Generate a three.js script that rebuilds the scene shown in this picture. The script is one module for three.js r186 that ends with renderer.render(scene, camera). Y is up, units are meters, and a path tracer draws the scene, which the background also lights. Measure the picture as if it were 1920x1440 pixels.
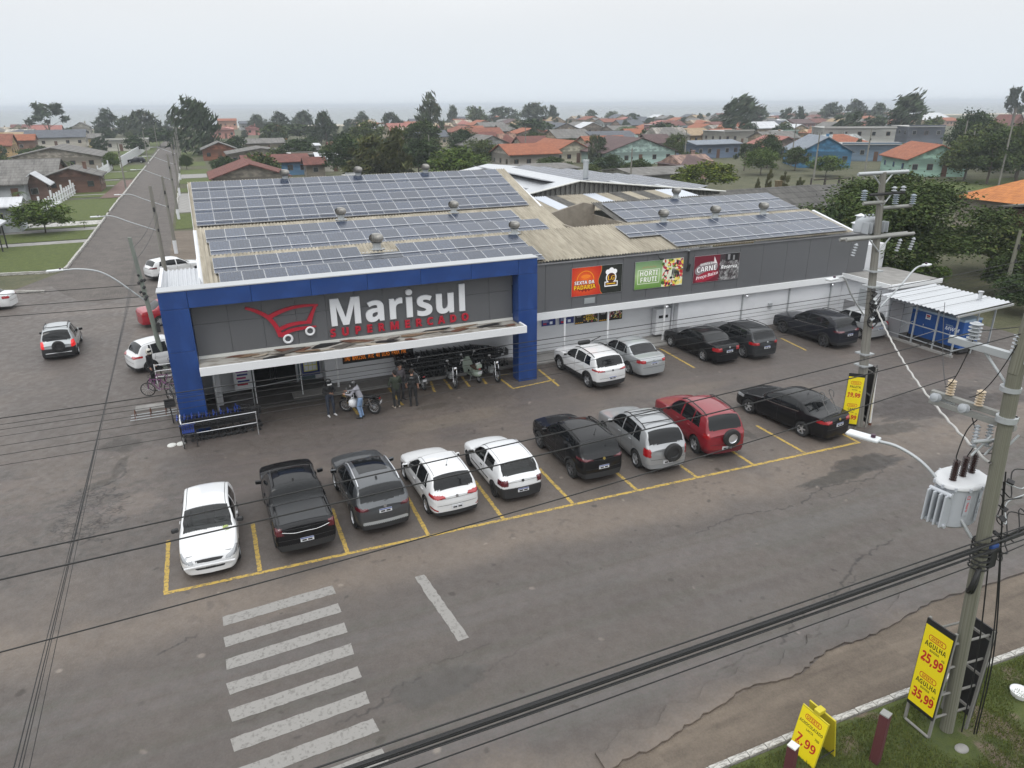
import * as THREE from 'three';
import { mergeGeometries, mergeVertices } from 'three/addons/utils/BufferGeometryUtils.js';
import { RoundedBoxGeometry } from 'three/addons/geometries/RoundedBoxGeometry.js';
import { TextGeometry } from 'three/addons/geometries/TextGeometry.js';
import { FontLoader } from 'three/addons/loaders/FontLoader.js';

// ---------------------------------------------------------------- camera
const scene = new THREE.Scene();
const camera = new THREE.PerspectiveCamera(56.54, 4 / 3, 0.2, 60000);
{
  const yaw = 23.0 * Math.PI / 180, pitch = 21.4 * Math.PI / 180, roll = 0.42 * Math.PI / 180;
  const f = new THREE.Vector3(Math.sin(yaw) * Math.cos(pitch), -Math.sin(pitch), -Math.cos(yaw) * Math.cos(pitch));
  const r = new THREE.Vector3(Math.cos(yaw), 0, Math.sin(yaw)), u = new THREE.Vector3().crossVectors(r, f);
  const r2 = r.clone().multiplyScalar(Math.cos(roll)).addScaledVector(u, -Math.sin(roll));
  const u2 = u.clone().multiplyScalar(Math.cos(roll)).addScaledVector(r, Math.sin(roll));
  camera.quaternion.setFromRotationMatrix(new THREE.Matrix4().makeBasis(r2, u2, f.clone().negate()));
  camera.position.set(0, 12.5, 0);
}
const renderer = new THREE.WebGLRenderer({ antialias: true });
renderer.setSize(1024, 768);
renderer.toneMapping = THREE.LinearToneMapping;
renderer.toneMappingExposure = 1.0;
renderer.shadowMap.enabled = true;

// ---------------------------------------------------------------- noise
const hash = (x, y, s = 0) => { let h = Math.imul(x | 0, 374761393) + Math.imul(y | 0, 668265263) + Math.imul(s | 0, 2246822519); h = Math.imul(h ^ (h >>> 13), 1274126177); return ((h ^ (h >>> 16)) >>> 0) / 4294967296; };
function vnoise(x, y, s = 0, wrap = 0) {
  const xi = Math.floor(x), yi = Math.floor(y), xf = x - xi, yf = y - yi, u = xf * xf * (3 - 2 * xf), v = yf * yf * (3 - 2 * yf);
  const W = (k) => wrap ? ((k % wrap) + wrap) % wrap : k;
  const a = hash(W(xi), W(yi), s), b = hash(W(xi + 1), W(yi), s), c = hash(W(xi), W(yi + 1), s), d = hash(W(xi + 1), W(yi + 1), s);
  return a + (b - a) * u + (c - a) * v + (a - b - c + d) * u * v;
}
function fbm(x, y, oct = 4, s = 0, wrap = 0) { let t = 0, a = 0.5, n = 0; for (let i = 0; i < oct; i++) { t += a * vnoise(x, y, s + i * 17, wrap); n += a; x *= 2; y *= 2; if (wrap) wrap *= 2; a *= 0.5; } return t / n; }
const clamp = (x, a = 0, b = 1) => Math.min(b, Math.max(a, x));
const lerp = (a, b, t) => a + (b - a) * t;
const sstep = (a, b, x) => { const t = clamp((x - a) / (b - a)); return t * t * (3 - 2 * t); };
function rng(seed) { let s = seed | 0; return () => { s = (s + 0x6d2b79f5) | 0; let t = Math.imul(s ^ (s >>> 15), 1 | s); t = (t + Math.imul(t ^ (t >>> 7), 61 | t)) ^ t; return ((t ^ (t >>> 14)) >>> 0) / 4294967296; }; }
const R = (d) => d * Math.PI / 180;

// ---------------------------------------------------------------- sky: even bright overcast, a little bluer towards the sea horizon
{
  const W = 512, H = 256, data = new Float32Array(W * H * 4);
  for (let j = 0; j < H; j++) {
    const el = Math.PI * ((j + 0.5) / H - 0.5), y = Math.sin(el);
    for (let i = 0; i < W; i++) {
      const az = 2 * Math.PI * i / W, k = (j * W + i) * 4;
      const up = clamp(y), t = sstep(0, 0.16, up);
      const cl = fbm(Math.cos(az) * 3 + 9, Math.sin(az) * 3 + up * 16 + 5, 4, 3) - 0.5;
      const band = 1 + cl * 0.10 * t;
      const lift = 1 + 1.35 * Math.max(0, up - 0.1) / 0.9;   // overcast: brighter overhead, as such skies are
      data[k] = lerp(0.775, 0.84, t) * lift * band;
      data[k + 1] = lerp(0.84, 0.86, t) * lift * band;
      data[k + 2] = lerp(0.905, 0.88, t) * lift * band;
      data[k + 3] = 1;
    }
  }
  const t = new THREE.DataTexture(data, W, H, THREE.RGBAFormat, THREE.FloatType);
  t.mapping = THREE.EquirectangularReflectionMapping; t.magFilter = THREE.LinearFilter; t.needsUpdate = true;
  scene.background = t; scene.environment = t;
}
// a weak, very soft sun behind the cloud, high and behind the camera's left shoulder
const sun = new THREE.DirectionalLight(new THREE.Color(1, 0.97, 0.92), 0.8);
sun.position.set(-45, 110, 35); sun.target.position.set(10, 0, -35); sun.castShadow = true; sun.shadow.radius = 45;
sun.shadow.mapSize.set(4096, 4096); Object.assign(sun.shadow.camera, { left: -140, right: 140, top: 140, bottom: -140, near: 1, far: 400 });
sun.name = 'sun'; sun.target.name = 'sun_target';
scene.add(sun, sun.target);
scene.fog = new THREE.FogExp2(new THREE.Color(0.80, 0.86, 0.93), 0.0004);

// ---------------------------------------------------------------- naming and adding
const ORD = 'first second third fourth fifth sixth seventh eighth ninth tenth eleventh twelfth thirteenth fourteenth fifteenth sixteenth seventeenth eighteenth nineteenth twentieth twenty-first twenty-second twenty-third twenty-fourth twenty-fifth last'.split(' ');
const used = {};
function numbered(n) { used[n] = (used[n] ?? -1) + 1; return used[n] ? n + '_' + String(used[n]).padStart(3, '0') : n; }
function tag(o, label, category, group, kind) { if (label) o.userData.label = label; if (category) o.userData.category = category; if (group) o.userData.group = group; if (kind) o.userData.kind = kind; return o; }
function thing(name, label, category, pos = [0, 0, 0], turn = 0, group) {
  const o = new THREE.Group(); o.name = numbered(name); o.position.set(...pos); o.rotation.y = turn; scene.add(o);
  return tag(o, label, category, group);
}
function obj(name, geo, mat, parent = scene) {
  const g = Array.isArray(geo) ? (geo.length > 1 ? merge(geo) : geo[0]) : geo;
  const m = new THREE.Mesh(g, mat); m.name = parent === scene ? numbered(name) : name; m.castShadow = m.receiveShadow = true; parent.add(m); return m;
}
const struct = (name, geo, mat, label) => tag(obj(name, geo, mat), label, null, null, 'structure');
function dup(root, pos, turn, label, extra = {}) {
  const r = root.clone(); r.name = numbered(root.name.replace(/_\d{3}$/, '')); scene.add(r); r.position.set(...pos); r.rotation.set(0, turn, 0);
  r.userData = { ...root.userData, ...extra }; if (label) r.userData.label = label; return r;
}

// ---------------------------------------------------------------- geometry helpers
function merge(list) {
  const ix = list.map((g) => (g.index ? g.toNonIndexed() : g)).map((g) => { for (const k of Object.keys(g.attributes)) if (!['position', 'normal', 'uv'].includes(k)) g.deleteAttribute(k); if (!g.attributes.uv) g.setAttribute('uv', new THREE.BufferAttribute(new Float32Array(g.attributes.position.count * 2), 2)); return g; });
  return mergeGeometries(ix);
}
const TM = new THREE.Matrix4(), TE = new THREE.Euler();
function place(g, x = 0, y = 0, z = 0, rx = 0, ry = 0, rz = 0) { TM.makeRotationFromEuler(TE.set(rx, ry, rz)).setPosition(x, y, z); return g.applyMatrix4(TM); }
// box centred at x,y,z, uv in metres
function box(w, h, d, x = 0, y = 0, z = 0, rx = 0, ry = 0, rz = 0) {
  const g = new THREE.BoxGeometry(w, h, d), uv = g.attributes.uv, S = [[d, h], [d, h], [w, d], [w, d], [w, h], [w, h]];
  for (let i = 0; i < 24; i++) { const s = S[i >> 2]; uv.setXY(i, uv.getX(i) * s[0] + x, uv.getY(i) * s[1] + y); }
  return place(g, x, y, z, rx, ry, rz);
}
const boxb = (x0, x1, y0, y1, z0, z1) => box(x1 - x0, y1 - y0, z1 - z0, (x0 + x1) / 2, (y0 + y1) / 2, (z0 + z1) / 2);
function rbox(w, h, d, r, x = 0, y = 0, z = 0, rx = 0, ry = 0, rz = 0, seg = 2) { return place(new RoundedBoxGeometry(w, h, d, seg, r), x, y, z, rx, ry, rz); }
const V = (x, y, z) => new THREE.Vector3(x, y, z);
function rod(a, b, r, r2 = r, seg = 8) {
  const A = V(...a), B = V(...b), L = A.distanceTo(B), g = new THREE.CylinderGeometry(r2, r, L, seg, 1);
  const q = new THREE.Quaternion().setFromUnitVectors(V(0, 1, 0), B.clone().sub(A).normalize());
  g.applyMatrix4(new THREE.Matrix4().makeRotationFromQuaternion(q)); g.translate((A.x + B.x) / 2, (A.y + B.y) / 2, (A.z + B.z) / 2); return g;
}
const cyl = (r, h, x, y, z, seg = 12, r2 = r, rx = 0, rz = 0) => place(new THREE.CylinderGeometry(r2, r, h, seg, 1), x, y, z, rx, 0, rz);
function tube(pts, r, seg = 24, rs = 6, closed = false) { return new THREE.TubeGeometry(new THREE.CatmullRomCurve3(pts.map((p) => V(...p)), closed, 'centripetal'), seg, r, rs, closed); }
function lathe(pts, seg = 16) { return new THREE.LatheGeometry(pts.map((p) => new THREE.Vector2(...p)), seg); }
function extr(shape, depth, bevel = 0, curve = 8) { return new THREE.ExtrudeGeometry(shape, { depth, bevelEnabled: bevel > 0, bevelSize: bevel, bevelThickness: bevel, bevelSegments: 2, curveSegments: curve }); }
function poly(pts) { const s = new THREE.Shape(); pts.forEach((p, i) => i ? s.lineTo(...p) : s.moveTo(...p)); s.closePath(); return s; }
// flat sheet on the ground from an outline of x,z points, uv in metres
function sheet(pts, y) {
  const g = new THREE.ShapeGeometry(poly(pts.map(([x, z]) => [x, -z]))); g.rotateX(-Math.PI / 2);
  const p = g.attributes.position, uv = g.attributes.uv; for (let i = 0; i < p.count; i++) { uv.setXY(i, p.getX(i), -p.getZ(i)); p.setY(i, y); } return g;
}
const rect = (x0, x1, z0, z1) => [[x0, z0], [x1, z0], [x1, z1], [x0, z1]];
// triangles from quads/polys with uv in metres (u along first edge)
function face(list) {
  const P = [], U = [], I = [];
  for (const q of list) {
    const b = P.length / 3, o = V(...q[0]), e = V(...q[1]).sub(o).normalize(), n = V(...q[1]).sub(o).cross(V(...q[2]).sub(o)).normalize(), w = n.clone().cross(e);
    q.forEach((p) => { const d = V(...p).sub(o); P.push(...p); U.push(d.dot(e), d.dot(w)); });
    for (let k = 1; k < q.length - 1; k++) I.push(b, b + k, b + k + 1);
  }
  const g = new THREE.BufferGeometry(); g.setAttribute('position', new THREE.Float32BufferAttribute(P, 3)); g.setAttribute('uv', new THREE.Float32BufferAttribute(U, 2)); g.setIndex(I);
  const f = g.toNonIndexed(); f.computeVertexNormals(); return f;
}

// ---------------------------------------------------------------- textures and materials
const canvas = (w, h) => { const c = document.createElement('canvas'); c.width = w; c.height = h; return [c, c.getContext('2d')]; };
function ctex(c, rep) { const t = new THREE.CanvasTexture(c); t.colorSpace = THREE.SRGBColorSpace; t.anisotropy = 8; if (rep) { t.wrapS = t.wrapT = THREE.RepeatWrapping; t.repeat.set(...rep); } return t; }
function dtex(w, h, fn, { srgb = false, rep } = {}) {   // fn(x, y) -> grey 0..1 or [r,g,b] 0..1
  const d = new Uint8Array(w * h * 4);
  for (let j = 0; j < h; j++) for (let i = 0; i < w; i++) { const v = fn(i, j), k = (j * w + i) * 4; if (typeof v === 'number') d[k] = d[k + 1] = d[k + 2] = clamp(v) * 255; else { d[k] = clamp(v[0]) * 255; d[k + 1] = clamp(v[1]) * 255; d[k + 2] = clamp(v[2]) * 255; } d[k + 3] = 255; }
  const t = new THREE.DataTexture(d, w, h, THREE.RGBAFormat); t.magFilter = THREE.LinearFilter; t.minFilter = THREE.LinearMipmapLinearFilter; t.generateMipmaps = true; t.needsUpdate = true;
  if (srgb) t.colorSpace = THREE.SRGBColorSpace; t.wrapS = t.wrapT = THREE.RepeatWrapping; if (rep) t.repeat.set(...rep); return t;
}
const lin = (r, g, b) => new THREE.Color().setRGB(r, g, b);
const hex = (h) => new THREE.Color(h);
const mat = (color, roughness = 0.8, o = {}) => new THREE.MeshStandardMaterial({ color: color.isColor ? color : hex(color), roughness, ...o });
const phys = (color, roughness, o = {}) => new THREE.MeshPhysicalMaterial({ color: color.isColor ? color : hex(color), roughness, ...o });
// mottling: multiplies a colour, mean about 1 (0.86..1.0 in the map), size in metres
const N_fine = dtex(256, 256, (x, y) => 0.72 + 0.5 * (fbm(x / 8, y / 8, 4, 11, 32) - 0.5) + 0.16 * (hash(x, y, 5) - 0.5));
const N_blot = dtex(256, 256, (x, y) => 0.8 + 0.6 * (fbm(x / 32, y / 32, 5, 21, 8) - 0.5));
const N_bump = dtex(256, 256, (x, y) => 0.5 + 0.6 * (fbm(x / 4, y / 4, 3, 31, 64) - 0.5) + 0.3 * (hash(x, y, 8) - 0.5));
const rep = (t, a, b = a, srgb = false) => { const c = t.clone(); c.repeat.set(1 / a, 1 / b); c.needsUpdate = true; if (srgb) c.colorSpace = THREE.SRGBColorSpace; return c; };
function tint(rgb, rgb2, f, size = 256, o = {}) { return dtex(size, size, (x, y) => { const t = f(x, y); return [lerp(rgb[0], rgb2[0], t), lerp(rgb[1], rgb2[1], t), lerp(rgb[2], rgb2[2], t)].map((v) => Math.pow(clamp(v), 1 / 2.2)); }, { srgb: true, ...o }); }

const M = {
  whitewall: mat(lin(0.62, 0.63, 0.65), 0.8, { bumpMap: rep(N_bump, 1.2), bumpScale: 0.003, roughnessMap: rep(N_fine, 2) }),
  white: mat(lin(0.72, 0.73, 0.74), 0.6), offwhite: mat(lin(0.6, 0.6, 0.57), 0.7), black: mat(lin(0.012, 0.012, 0.013), 0.5), rubber: mat(lin(0.018, 0.018, 0.018), 0.85),
  darkplastic: mat(lin(0.02, 0.02, 0.021), 0.65), steel: mat(lin(0.5, 0.5, 0.5), 0.38, { metalness: 0.85 }), galv: mat(lin(0.42, 0.44, 0.45), 0.5, { metalness: 0.4 }),
  alu: mat(lin(0.66, 0.67, 0.69), 0.35, { metalness: 0.8 }), chrome: mat(lin(0.75, 0.75, 0.76), 0.14, { metalness: 1 }), rust: mat(lin(0.12, 0.05, 0.03), 0.9),
  cable: mat(lin(0.012, 0.012, 0.012), 0.6), porcelain: mat(lin(0.34, 0.36, 0.38), 0.25), brownpor: mat(lin(0.03, 0.012, 0.01), 0.25),
};

// ================================================================ GROUND
// one painted sheet for the car park and main road: asphalt, dust, patches, cracks and stains (2048 x 1024 over 72 x 36 m)
const LOT = { x0: -30, x1: 42, z0: -62, z1: -4 };
const asphaltMap = (() => {
  const W = 2048, H = 1650, [c, g] = canvas(W, H), im = g.createImageData(W, H), d = im.data, sx = (LOT.x1 - LOT.x0) / W, sz = (LOT.z1 - LOT.z0) / H;
  for (let j = 0; j < H; j++) for (let i = 0; i < W; i++) {
    const x = LOT.x0 + (i + 0.5) * sx, z = LOT.z0 + (j + 0.5) * sz, k = (j * W + i) * 4;
    const big = fbm(x * 0.11 + 40, z * 0.11 + 40, 4, 2), mid = fbm(x * 0.6, z * 0.6, 4, 7), str = fbm(x * 0.16, z * 1.3, 4, 12), fine = hash(i, j, 3), sp = fbm(x * 5, z * 5, 2, 31);
    // asphalt (grey), dust (warm)
    let r = 0.087, gg = 0.072, b = 0.062;
    const zl = z - 0.025 * x;                               // the road runs a little askew
    const road = sstep(-17.0, -16.0, zl + (mid - 0.5) * 1.6) * (1 - sstep(-10.4, -9.4, zl + (mid - 0.5) * 1.4));
    let dust = sstep(0.46, 0.66, big * 0.6 + mid * 0.4) * 0.35;
    const strip = Math.exp(-Math.pow((zl + 17.6 + (mid - 0.5) * 1.8) / 0.95, 2)) * 0.95, strip2 = sstep(-10.8, -9.3, zl + (mid - 0.5) * 1.6);
    dust = clamp(dust * (1 - 0.7 * road) + strip * (0.6 + 0.6 * mid) + strip2 * 0.75);
    const tr = sstep(0.45, 0.75, str) * 0.07 * road;         // worn lanes
    r = lerp(r, 0.136, dust) * (1 - tr); gg = lerp(gg, 0.108, dust) * (1 - tr); b = lerp(b, 0.085, dust) * (1 - tr * 0.8);
    const rg = lerp(1, 0.88, road); r *= rg; gg *= rg * 1.01; b *= rg * 1.03;
    // coarse broken gravel on the shoulder
    const peb = strip * sstep(0.55, 0.8, sp) * sstep(0.45, 0.6, mid); r *= 1 - 0.35 * peb; gg *= 1 - 0.35 * peb; b *= 1 - 0.33 * peb;
    // the rough worn area west of the stalls
    const rough = sstep(5.5, 3.5, Math.hypot((x + 7.2) * 0.75, (z + 24.4) * 1.05) + (mid - 0.5) * 3); const peb2 = rough * sstep(0.5, 0.7, sp); r *= 1 - 0.22 * peb2; gg *= 1 - 0.2 * peb2; b *= 1 - 0.2 * peb2;
    const v = (0.94 + 0.12 * mid + 0.2 * (fine - 0.5) + 0.16 * (sp - 0.5));
    d[k] = 255 * Math.pow(r * v, 1 / 2.2); d[k + 1] = 255 * Math.pow(gg * v, 1 / 2.2); d[k + 2] = 255 * Math.pow(b * v, 1 / 2.2); d[k + 3] = 255;
  }
  g.putImageData(im, 0, 0);
  const PX = (x) => (x - LOT.x0) / sx, PZ = (z) => (z - LOT.z0) / sz, rr = rng(77);
  const blob = (x, z, w, h, col, a, rot = 0, n0 = 26, seed = 1) => { const n = n0 * 3; g.save(); g.translate(PX(x), PZ(z)); g.rotate(rot); g.fillStyle = col; for (const [s, al] of [[1, a * 0.55], [0.86, a * 0.6]]) { g.globalAlpha = al; g.beginPath(); for (let i = 0; i <= n; i++) { const t = i / n * 6.2832, q = s * (0.62 + 0.75 * fbm(Math.cos(t) * (w > 1 ? 5 : 2.5) + seed * 9, Math.sin(t) * (w > 1 ? 5 : 2.5) + seed, 4, seed)); g.lineTo(Math.cos(t) * w / sx * q, Math.sin(t) * h / sz * q); } g.fill(); } g.restore(); };
  // wet stains and tar
  blob(28.6, -19.6, 3.6, 1.3, '#2e2926', 0.75, 0.05, 40, 3); blob(24.6, -18.4, 1.6, 0.5, '#2f2a27', 0.5, 0.1, 30, 6); blob(31.5, -18.6, 2.0, 0.7, '#332e2a', 0.6, 0, 30, 5);
  blob(19.6, -16.2, 1.9, 0.35, '#2d2a27', 0.7, -0.05, 40, 8); blob(21.3, -16.6, 1.5, 0.55, '#2b2826', 0.75, 0.05, 40, 4); blob(26.9, -22.3, 0.55, 0.16, '#37312d', 0.6, 0, 20, 9);
  blob(-4.3, -29.6, 0.75, 0.75, '#37332f', 0.75, 0.2, 36, 11); blob(-4.2, -27.6, 0.22, 1.0, '#3a3631', 0.65, 0.15, 30, 12); blob(-4.7, -26.4, 0.5, 0.3, '#3a3631', 0.6, -0.4, 30, 13);
  blob(3.4, -12.5, 1.1, 0.55, '#3d3a38', 0.55, -0.1, 30, 14); blob(1.2, -13.4, 0.9, 0.35, '#4a4643', 0.4, -0.1, 30, 15); blob(0.5, -16.3, 0.6, 0.2, '#453f3a', 0.4, 0, 26, 16);
  blob(11.5, -11.9, 1.5, 0.6, '#575350', 0.4, -0.05, 30, 17); blob(-7.6, -20.6, 0.7, 0.5, '#4a4641', 0.35, 0.2, 30, 18); blob(-9, -27.4, 2.4, 0.5, '#6d625a', 0.3, -0.15, 34, 19); blob(-3.6, -24.3, 1.0, 0.8, '#7b6f65', 0.3, 0, 30, 20);
  blob(8.6, -26.6, 2.4, 0.7, '#776a60', 0.25, -0.06, 30, 21); blob(20, -25.3, 2.6, 0.5, '#76695f', 0.22, -0.05, 30, 22); blob(16, -14.2, 3.0, 0.7, '#4f4c4a', 0.28, -0.04, 40, 23); blob(25, -13.0, 3, 0.8, '#514e4b', 0.26, -0.04, 40, 24);
  for (let i = 0; i < 10; i++) { const x = -1.2 + 2.5 * i; blob(x + (rr() - 0.5), -19.6 - rr() * 1.4, 0.35 + rr() * 0.3, 0.2 + rr() * 0.2, '#35302c', 0.4 + 0.2 * rr(), rr() * 3, 20, 30 + i); blob(x + (rr() - 0.5), -21 - rr() * 1.4, 0.55 + rr() * 0.4, 0.4 + rr() * 0.3, '#4a443f', 0.3, rr() * 3, 20, 50 + i); }
  for (let i = 0; i < 8; i++) blob(15.5 + 2.3 * i + rr(), -29 + rr() * 1.6, 0.5 + rr() * 0.5, 0.3 + rr() * 0.3, '#413b36', 0.4, rr() * 3, 20, 70 + i);
  blob(5.2, -28.6, 1.0, 0.35, '#453e39', 0.4, 0, 24, 90); blob(8.2, -28.3, 0.8, 0.3, '#3f3934', 0.5, 0, 24, 91);
  for (let i = 0; i < 700; i++) blob(-24 + rr() * 62, -36 + rr() * 29, 0.03 + rr() * rr() * 0.16, 0.03 + rr() * 0.07, rr() < 0.75 ? '#332e2a' : '#8b8177', 0.35 + 0.4 * rr(), rr() * 3, 10, 100 + i);
  blob(-9.6, -59, 1.2, 3.2, '#4a433e', 0.4, 0.5, 34, 201); blob(-11.5, -55.5, 0.6, 3.6, '#4e463f', 0.45, 0.35, 34, 202); blob(-7.5, -53, 4, 1.4, '#6f655c', 0.35, 0.1, 34, 203); blob(-3.6, -52, 0.8, 3, '#7a6e63', 0.4, 0, 30, 204); blob(-6.5, -49, 3.5, 2.0, '#5a524c', 0.2, 0.1, 30, 205); blob(-13.5, -51.5, 1.0, 2.6, '#4a433e', 0.35, 0.35, 30, 206); blob(-16, -46, 2.4, 1.6, '#544b45', 0.35, 0.2, 30, 207); blob(-4.4, -44, 0.5, 4, '#6f645a', 0.35, 0, 30, 208);
  // cracks
  const crack = (pts, w, a = 0.8, col = '#262220') => { g.strokeStyle = col; g.lineCap = 'round'; for (let i = 0; i < pts.length - 1; i++) { const [x0, z0] = pts[i], [x1, z1] = pts[i + 1], n = Math.max(3, Math.ceil(Math.hypot(x1 - x0, z1 - z0) / 0.12)); let px = x0, pz = z0; for (let k = 1; k <= n; k++) { const t = k / n, nx = lerp(x0, x1, t) + (k < n ? (rr() - 0.5) * 0.14 : 0), nz = lerp(z0, z1, t) + (k < n ? (rr() - 0.5) * 0.14 : 0); g.globalAlpha = a * (0.55 + 0.45 * rr()); g.lineWidth = w / sx * (0.5 + rr()); g.beginPath(); g.moveTo(PX(px), PZ(pz)); g.lineTo(PX(nx), PZ(nz)); g.stroke(); px = nx; pz = nz; } } g.globalAlpha = 1; };
  crack([[12.6, -15.2], [14.5, -15.6], [16.6, -15.3]], 0.03); crack([[17, -15.3], [18.4, -15.9], [20.6, -15.6], [22.5, -16.4]], 0.04); crack([[18.4, -15.9], [18.2, -15.2], [19.6, -15.3]], 0.03);
  crack([[11.6, -10.4], [12.6, -11.0], [14.3, -11.3], [16.1, -12.2], [18, -12.6]], 0.05); crack([[12.5, -10.2], [13.2, -10.6], [15.5, -11.7]], 0.03); crack([[9.4, -10.2], [11.4, -10.6]], 0.03, 0.6);
  crack([[1.0, -12.3], [2.1, -12.5], [2.4, -12.8], [3.1, -12.9]], 0.04); crack([[-1, -13.5], [1.7, -13.7]], 0.025, 0.6); crack([[-1, -13.2], [0.4, -13.4], [1.6, -13.1]], 0.02, 0.6); crack([[3.4, -13.2], [5.0, -13.3]], 0.03, 0.6);
  crack([[4.4, -12.4], [6.6, -13.1]], 0.02, 0.5); crack([[-16, -11.6], [-9, -12.9], [-5.4, -13.3]], 0.02, 0.4); crack([[-2.6, -16.2], [-1.7, -16.6]], 0.06, 0.5); crack([[-4.2, -27.9], [-4.0, -26.8], [-4.6, -26.2], [-5.6, -25.7]], 0.06, 0.6);
  crack([[-8, -34.5], [-6.4, -33.6], [-5.4, -33.5]], 0.03, 0.5); crack([[14, -24.8], [16.5, -25.6], [17.2, -24.7], [15, -24.2]], 0.02, 0.5); crack([[19, -25.2], [21, -24.3], [22.2, -24.9]], 0.02, 0.4); crack([[9, -24.3], [6.5, -23.9]], 0.02, 0.4);
  for (let i = 0; i < 150; i++) { const a = rr() * 6.28, q = Math.sqrt(rr()); const x = -4.9 + Math.cos(a) * q * 0.95, z = -24.2 + Math.sin(a) * q * 1.9; let th = rr() * 6.28; const pts = [[x, z]]; for (let k = 0; k < 2; k++) { th += (rr() - 0.5) * 2; pts.push([pts[k][0] + Math.cos(th) * 0.24, pts[k][1] + Math.sin(th) * 0.2]); } crack(pts, 0.028, 0.75); }
  // faint tyre tracks in the dust
  g.globalAlpha = 0.05; for (let i = 0; i < 26; i++) { const z0 = -15.6 + rr() * 5.4; g.strokeStyle = rr() < 0.5 ? '#3a3735' : '#8a7f76'; g.lineWidth = 4 + rr() * 10; g.beginPath(); g.moveTo(0, PZ(z0 - 0.7)); g.bezierCurveTo(W * 0.3, PZ(z0 - 0.3), W * 0.6, PZ(z0 + 0.1 + rr()), W, PZ(z0 + 0.8)); g.stroke(); }
  for (let i = 0; i < 14; i++) { g.strokeStyle = rr() < 0.6 ? '#423d39' : '#8c8076'; g.lineWidth = 3 + rr() * 7; const z0 = -23 - rr() * 5; g.beginPath(); g.moveTo(PX(-14), PZ(z0 - 3)); g.bezierCurveTo(PX(0), PZ(z0), PX(12), PZ(z0 + rr()), PX(34), PZ(z0 + 2)); g.stroke(); }
  g.globalAlpha = 1;
  const t = ctex(c); t.wrapS = t.wrapT = THREE.ClampToEdgeWrapping; t.repeat.set(1 / (LOT.x1 - LOT.x0), 1 / (LOT.z1 - LOT.z0)); t.offset.set(-LOT.x0 / (LOT.x1 - LOT.x0), LOT.z1 / (LOT.z1 - LOT.z0)); return t;
})();
M.lot = mat(lin(1, 1, 1), 0.86, { map: asphaltMap, bumpMap: rep(N_bump, 2.1), bumpScale: 0.008, roughnessMap: rep(N_fine, 7) });
M.asphalt = mat(lin(1, 1, 1), 0.9, { map: tint([0.082, 0.073, 0.066], [0.125, 0.105, 0.09], (x, y) => fbm(x / 32, y / 32, 5, 4, 8) + 0.14 * (hash(x, y) - 0.5), 256, { rep: [1 / 14, 1 / 14] }), bumpMap: rep(N_bump, 0.9), bumpScale: 0.006 });
// irregular stone setts of the side street: each stone small and far, so a relief map
const settH = dtex(512, 512, (x, y) => { const row = Math.floor(y / 16), off = (row % 2) * 9 + hash(row, 1) * 6, u = ((x + off) % 20 + 20) % 20, v = y % 16; const e = Math.min(u, 20 - u, v, 16 - v); return sstep(0.5, 3.2, e) * (0.7 + 0.3 * hash(Math.floor((x + off) / 20), row)); }, { rep: [1 / 6.4, 1 / 6.4] });
M.setts = mat(lin(1, 1, 1), 0.9, { map: tint([0.055, 0.048, 0.043], [0.135, 0.116, 0.103], (x, y) => { const row = Math.floor(y / 16), off = (row % 2) * 9 + hash(row, 1) * 6, u = ((x + off) % 20 + 20) % 20, v = y % 16, e = Math.min(u, 20 - u, v, 16 - v); return sstep(0.3, 2.2, e) * (0.55 + 0.4 * hash(Math.floor((x + off) / 20), row)) + 0.7 * (fbm(x / 64, y / 64, 4, 2, 8) - 0.5); }, 512, { rep: [1 / 6.4, 1 / 6.4] }), bumpMap: settH, bumpScale: 0.02 });
const grassTex = (a, b, s, sd) => tint(a, b, (x, y) => fbm(x / 16, y / 16, 5, sd, 16) * 0.7 + 0.45 * hash(x, y, sd) - 0.1, 256, { rep: [1 / s, 1 / s] });
M.lawn = mat(lin(1, 1, 1), 1, { map: grassTex([0.032, 0.052, 0.008], [0.115, 0.14, 0.024], 4, 9), bumpMap: rep(N_bump, 0.7), bumpScale: 0.03 });
M.verge = mat(lin(1, 1, 1), 1, { map: dtex(256, 256, (x, y) => { const n = fbm(x / 16, y / 16, 5, 9, 16), q = sstep(0.56, 0.68, fbm(x / 40, y / 40, 5, 77, 6.4 | 0)), h = hash(x, y, 9); const g = [lerp(0.034, 0.10, n * 0.8 + 0.3 * h), lerp(0.05, 0.125, n * 0.8 + 0.3 * h), 0.018], d = [0.13 + 0.05 * h, 0.10 + 0.04 * h, 0.07 + 0.03 * h]; return g.map((v, i) => Math.pow(lerp(v, d[i], q), 1 / 2.2)); }, { srgb: true, rep: [1 / 5, 1 / 5] }), bumpMap: rep(N_bump, 0.7), bumpScale: 0.03 });
M.field = mat(lin(1, 1, 1), 1, { map: grassTex([0.035, 0.045, 0.016], [0.125, 0.115, 0.062], 30, 19), bumpMap: rep(N_bump, 6), bumpScale: 0.1 });
M.dirt = mat(lin(1, 1, 1), 1, { map: tint([0.07, 0.055, 0.043], [0.20, 0.162, 0.125], (x, y) => fbm(x / 64, y / 8, 5, 14, 32) * 0.75 + 0.25 * fbm(x / 8, y / 8, 3, 15, 32) + 0.25 * (hash(x, y) - 0.5), 256, { rep: [1 / 7, 1 / 7] }), bumpMap: rep(N_bump, 1.3), bumpScale: 0.02 });
M.concrete = mat(lin(1, 1, 1), 0.9, { map: tint([0.19, 0.183, 0.172], [0.31, 0.30, 0.285], (x, y) => fbm(x / 32, y / 32, 5, 24, 8) + 0.1 * (hash(x, y) - 0.5), 256, { rep: [1 / 3, 1 / 3] }), bumpMap: rep(N_bump, 0.8), bumpScale: 0.004 });
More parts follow.
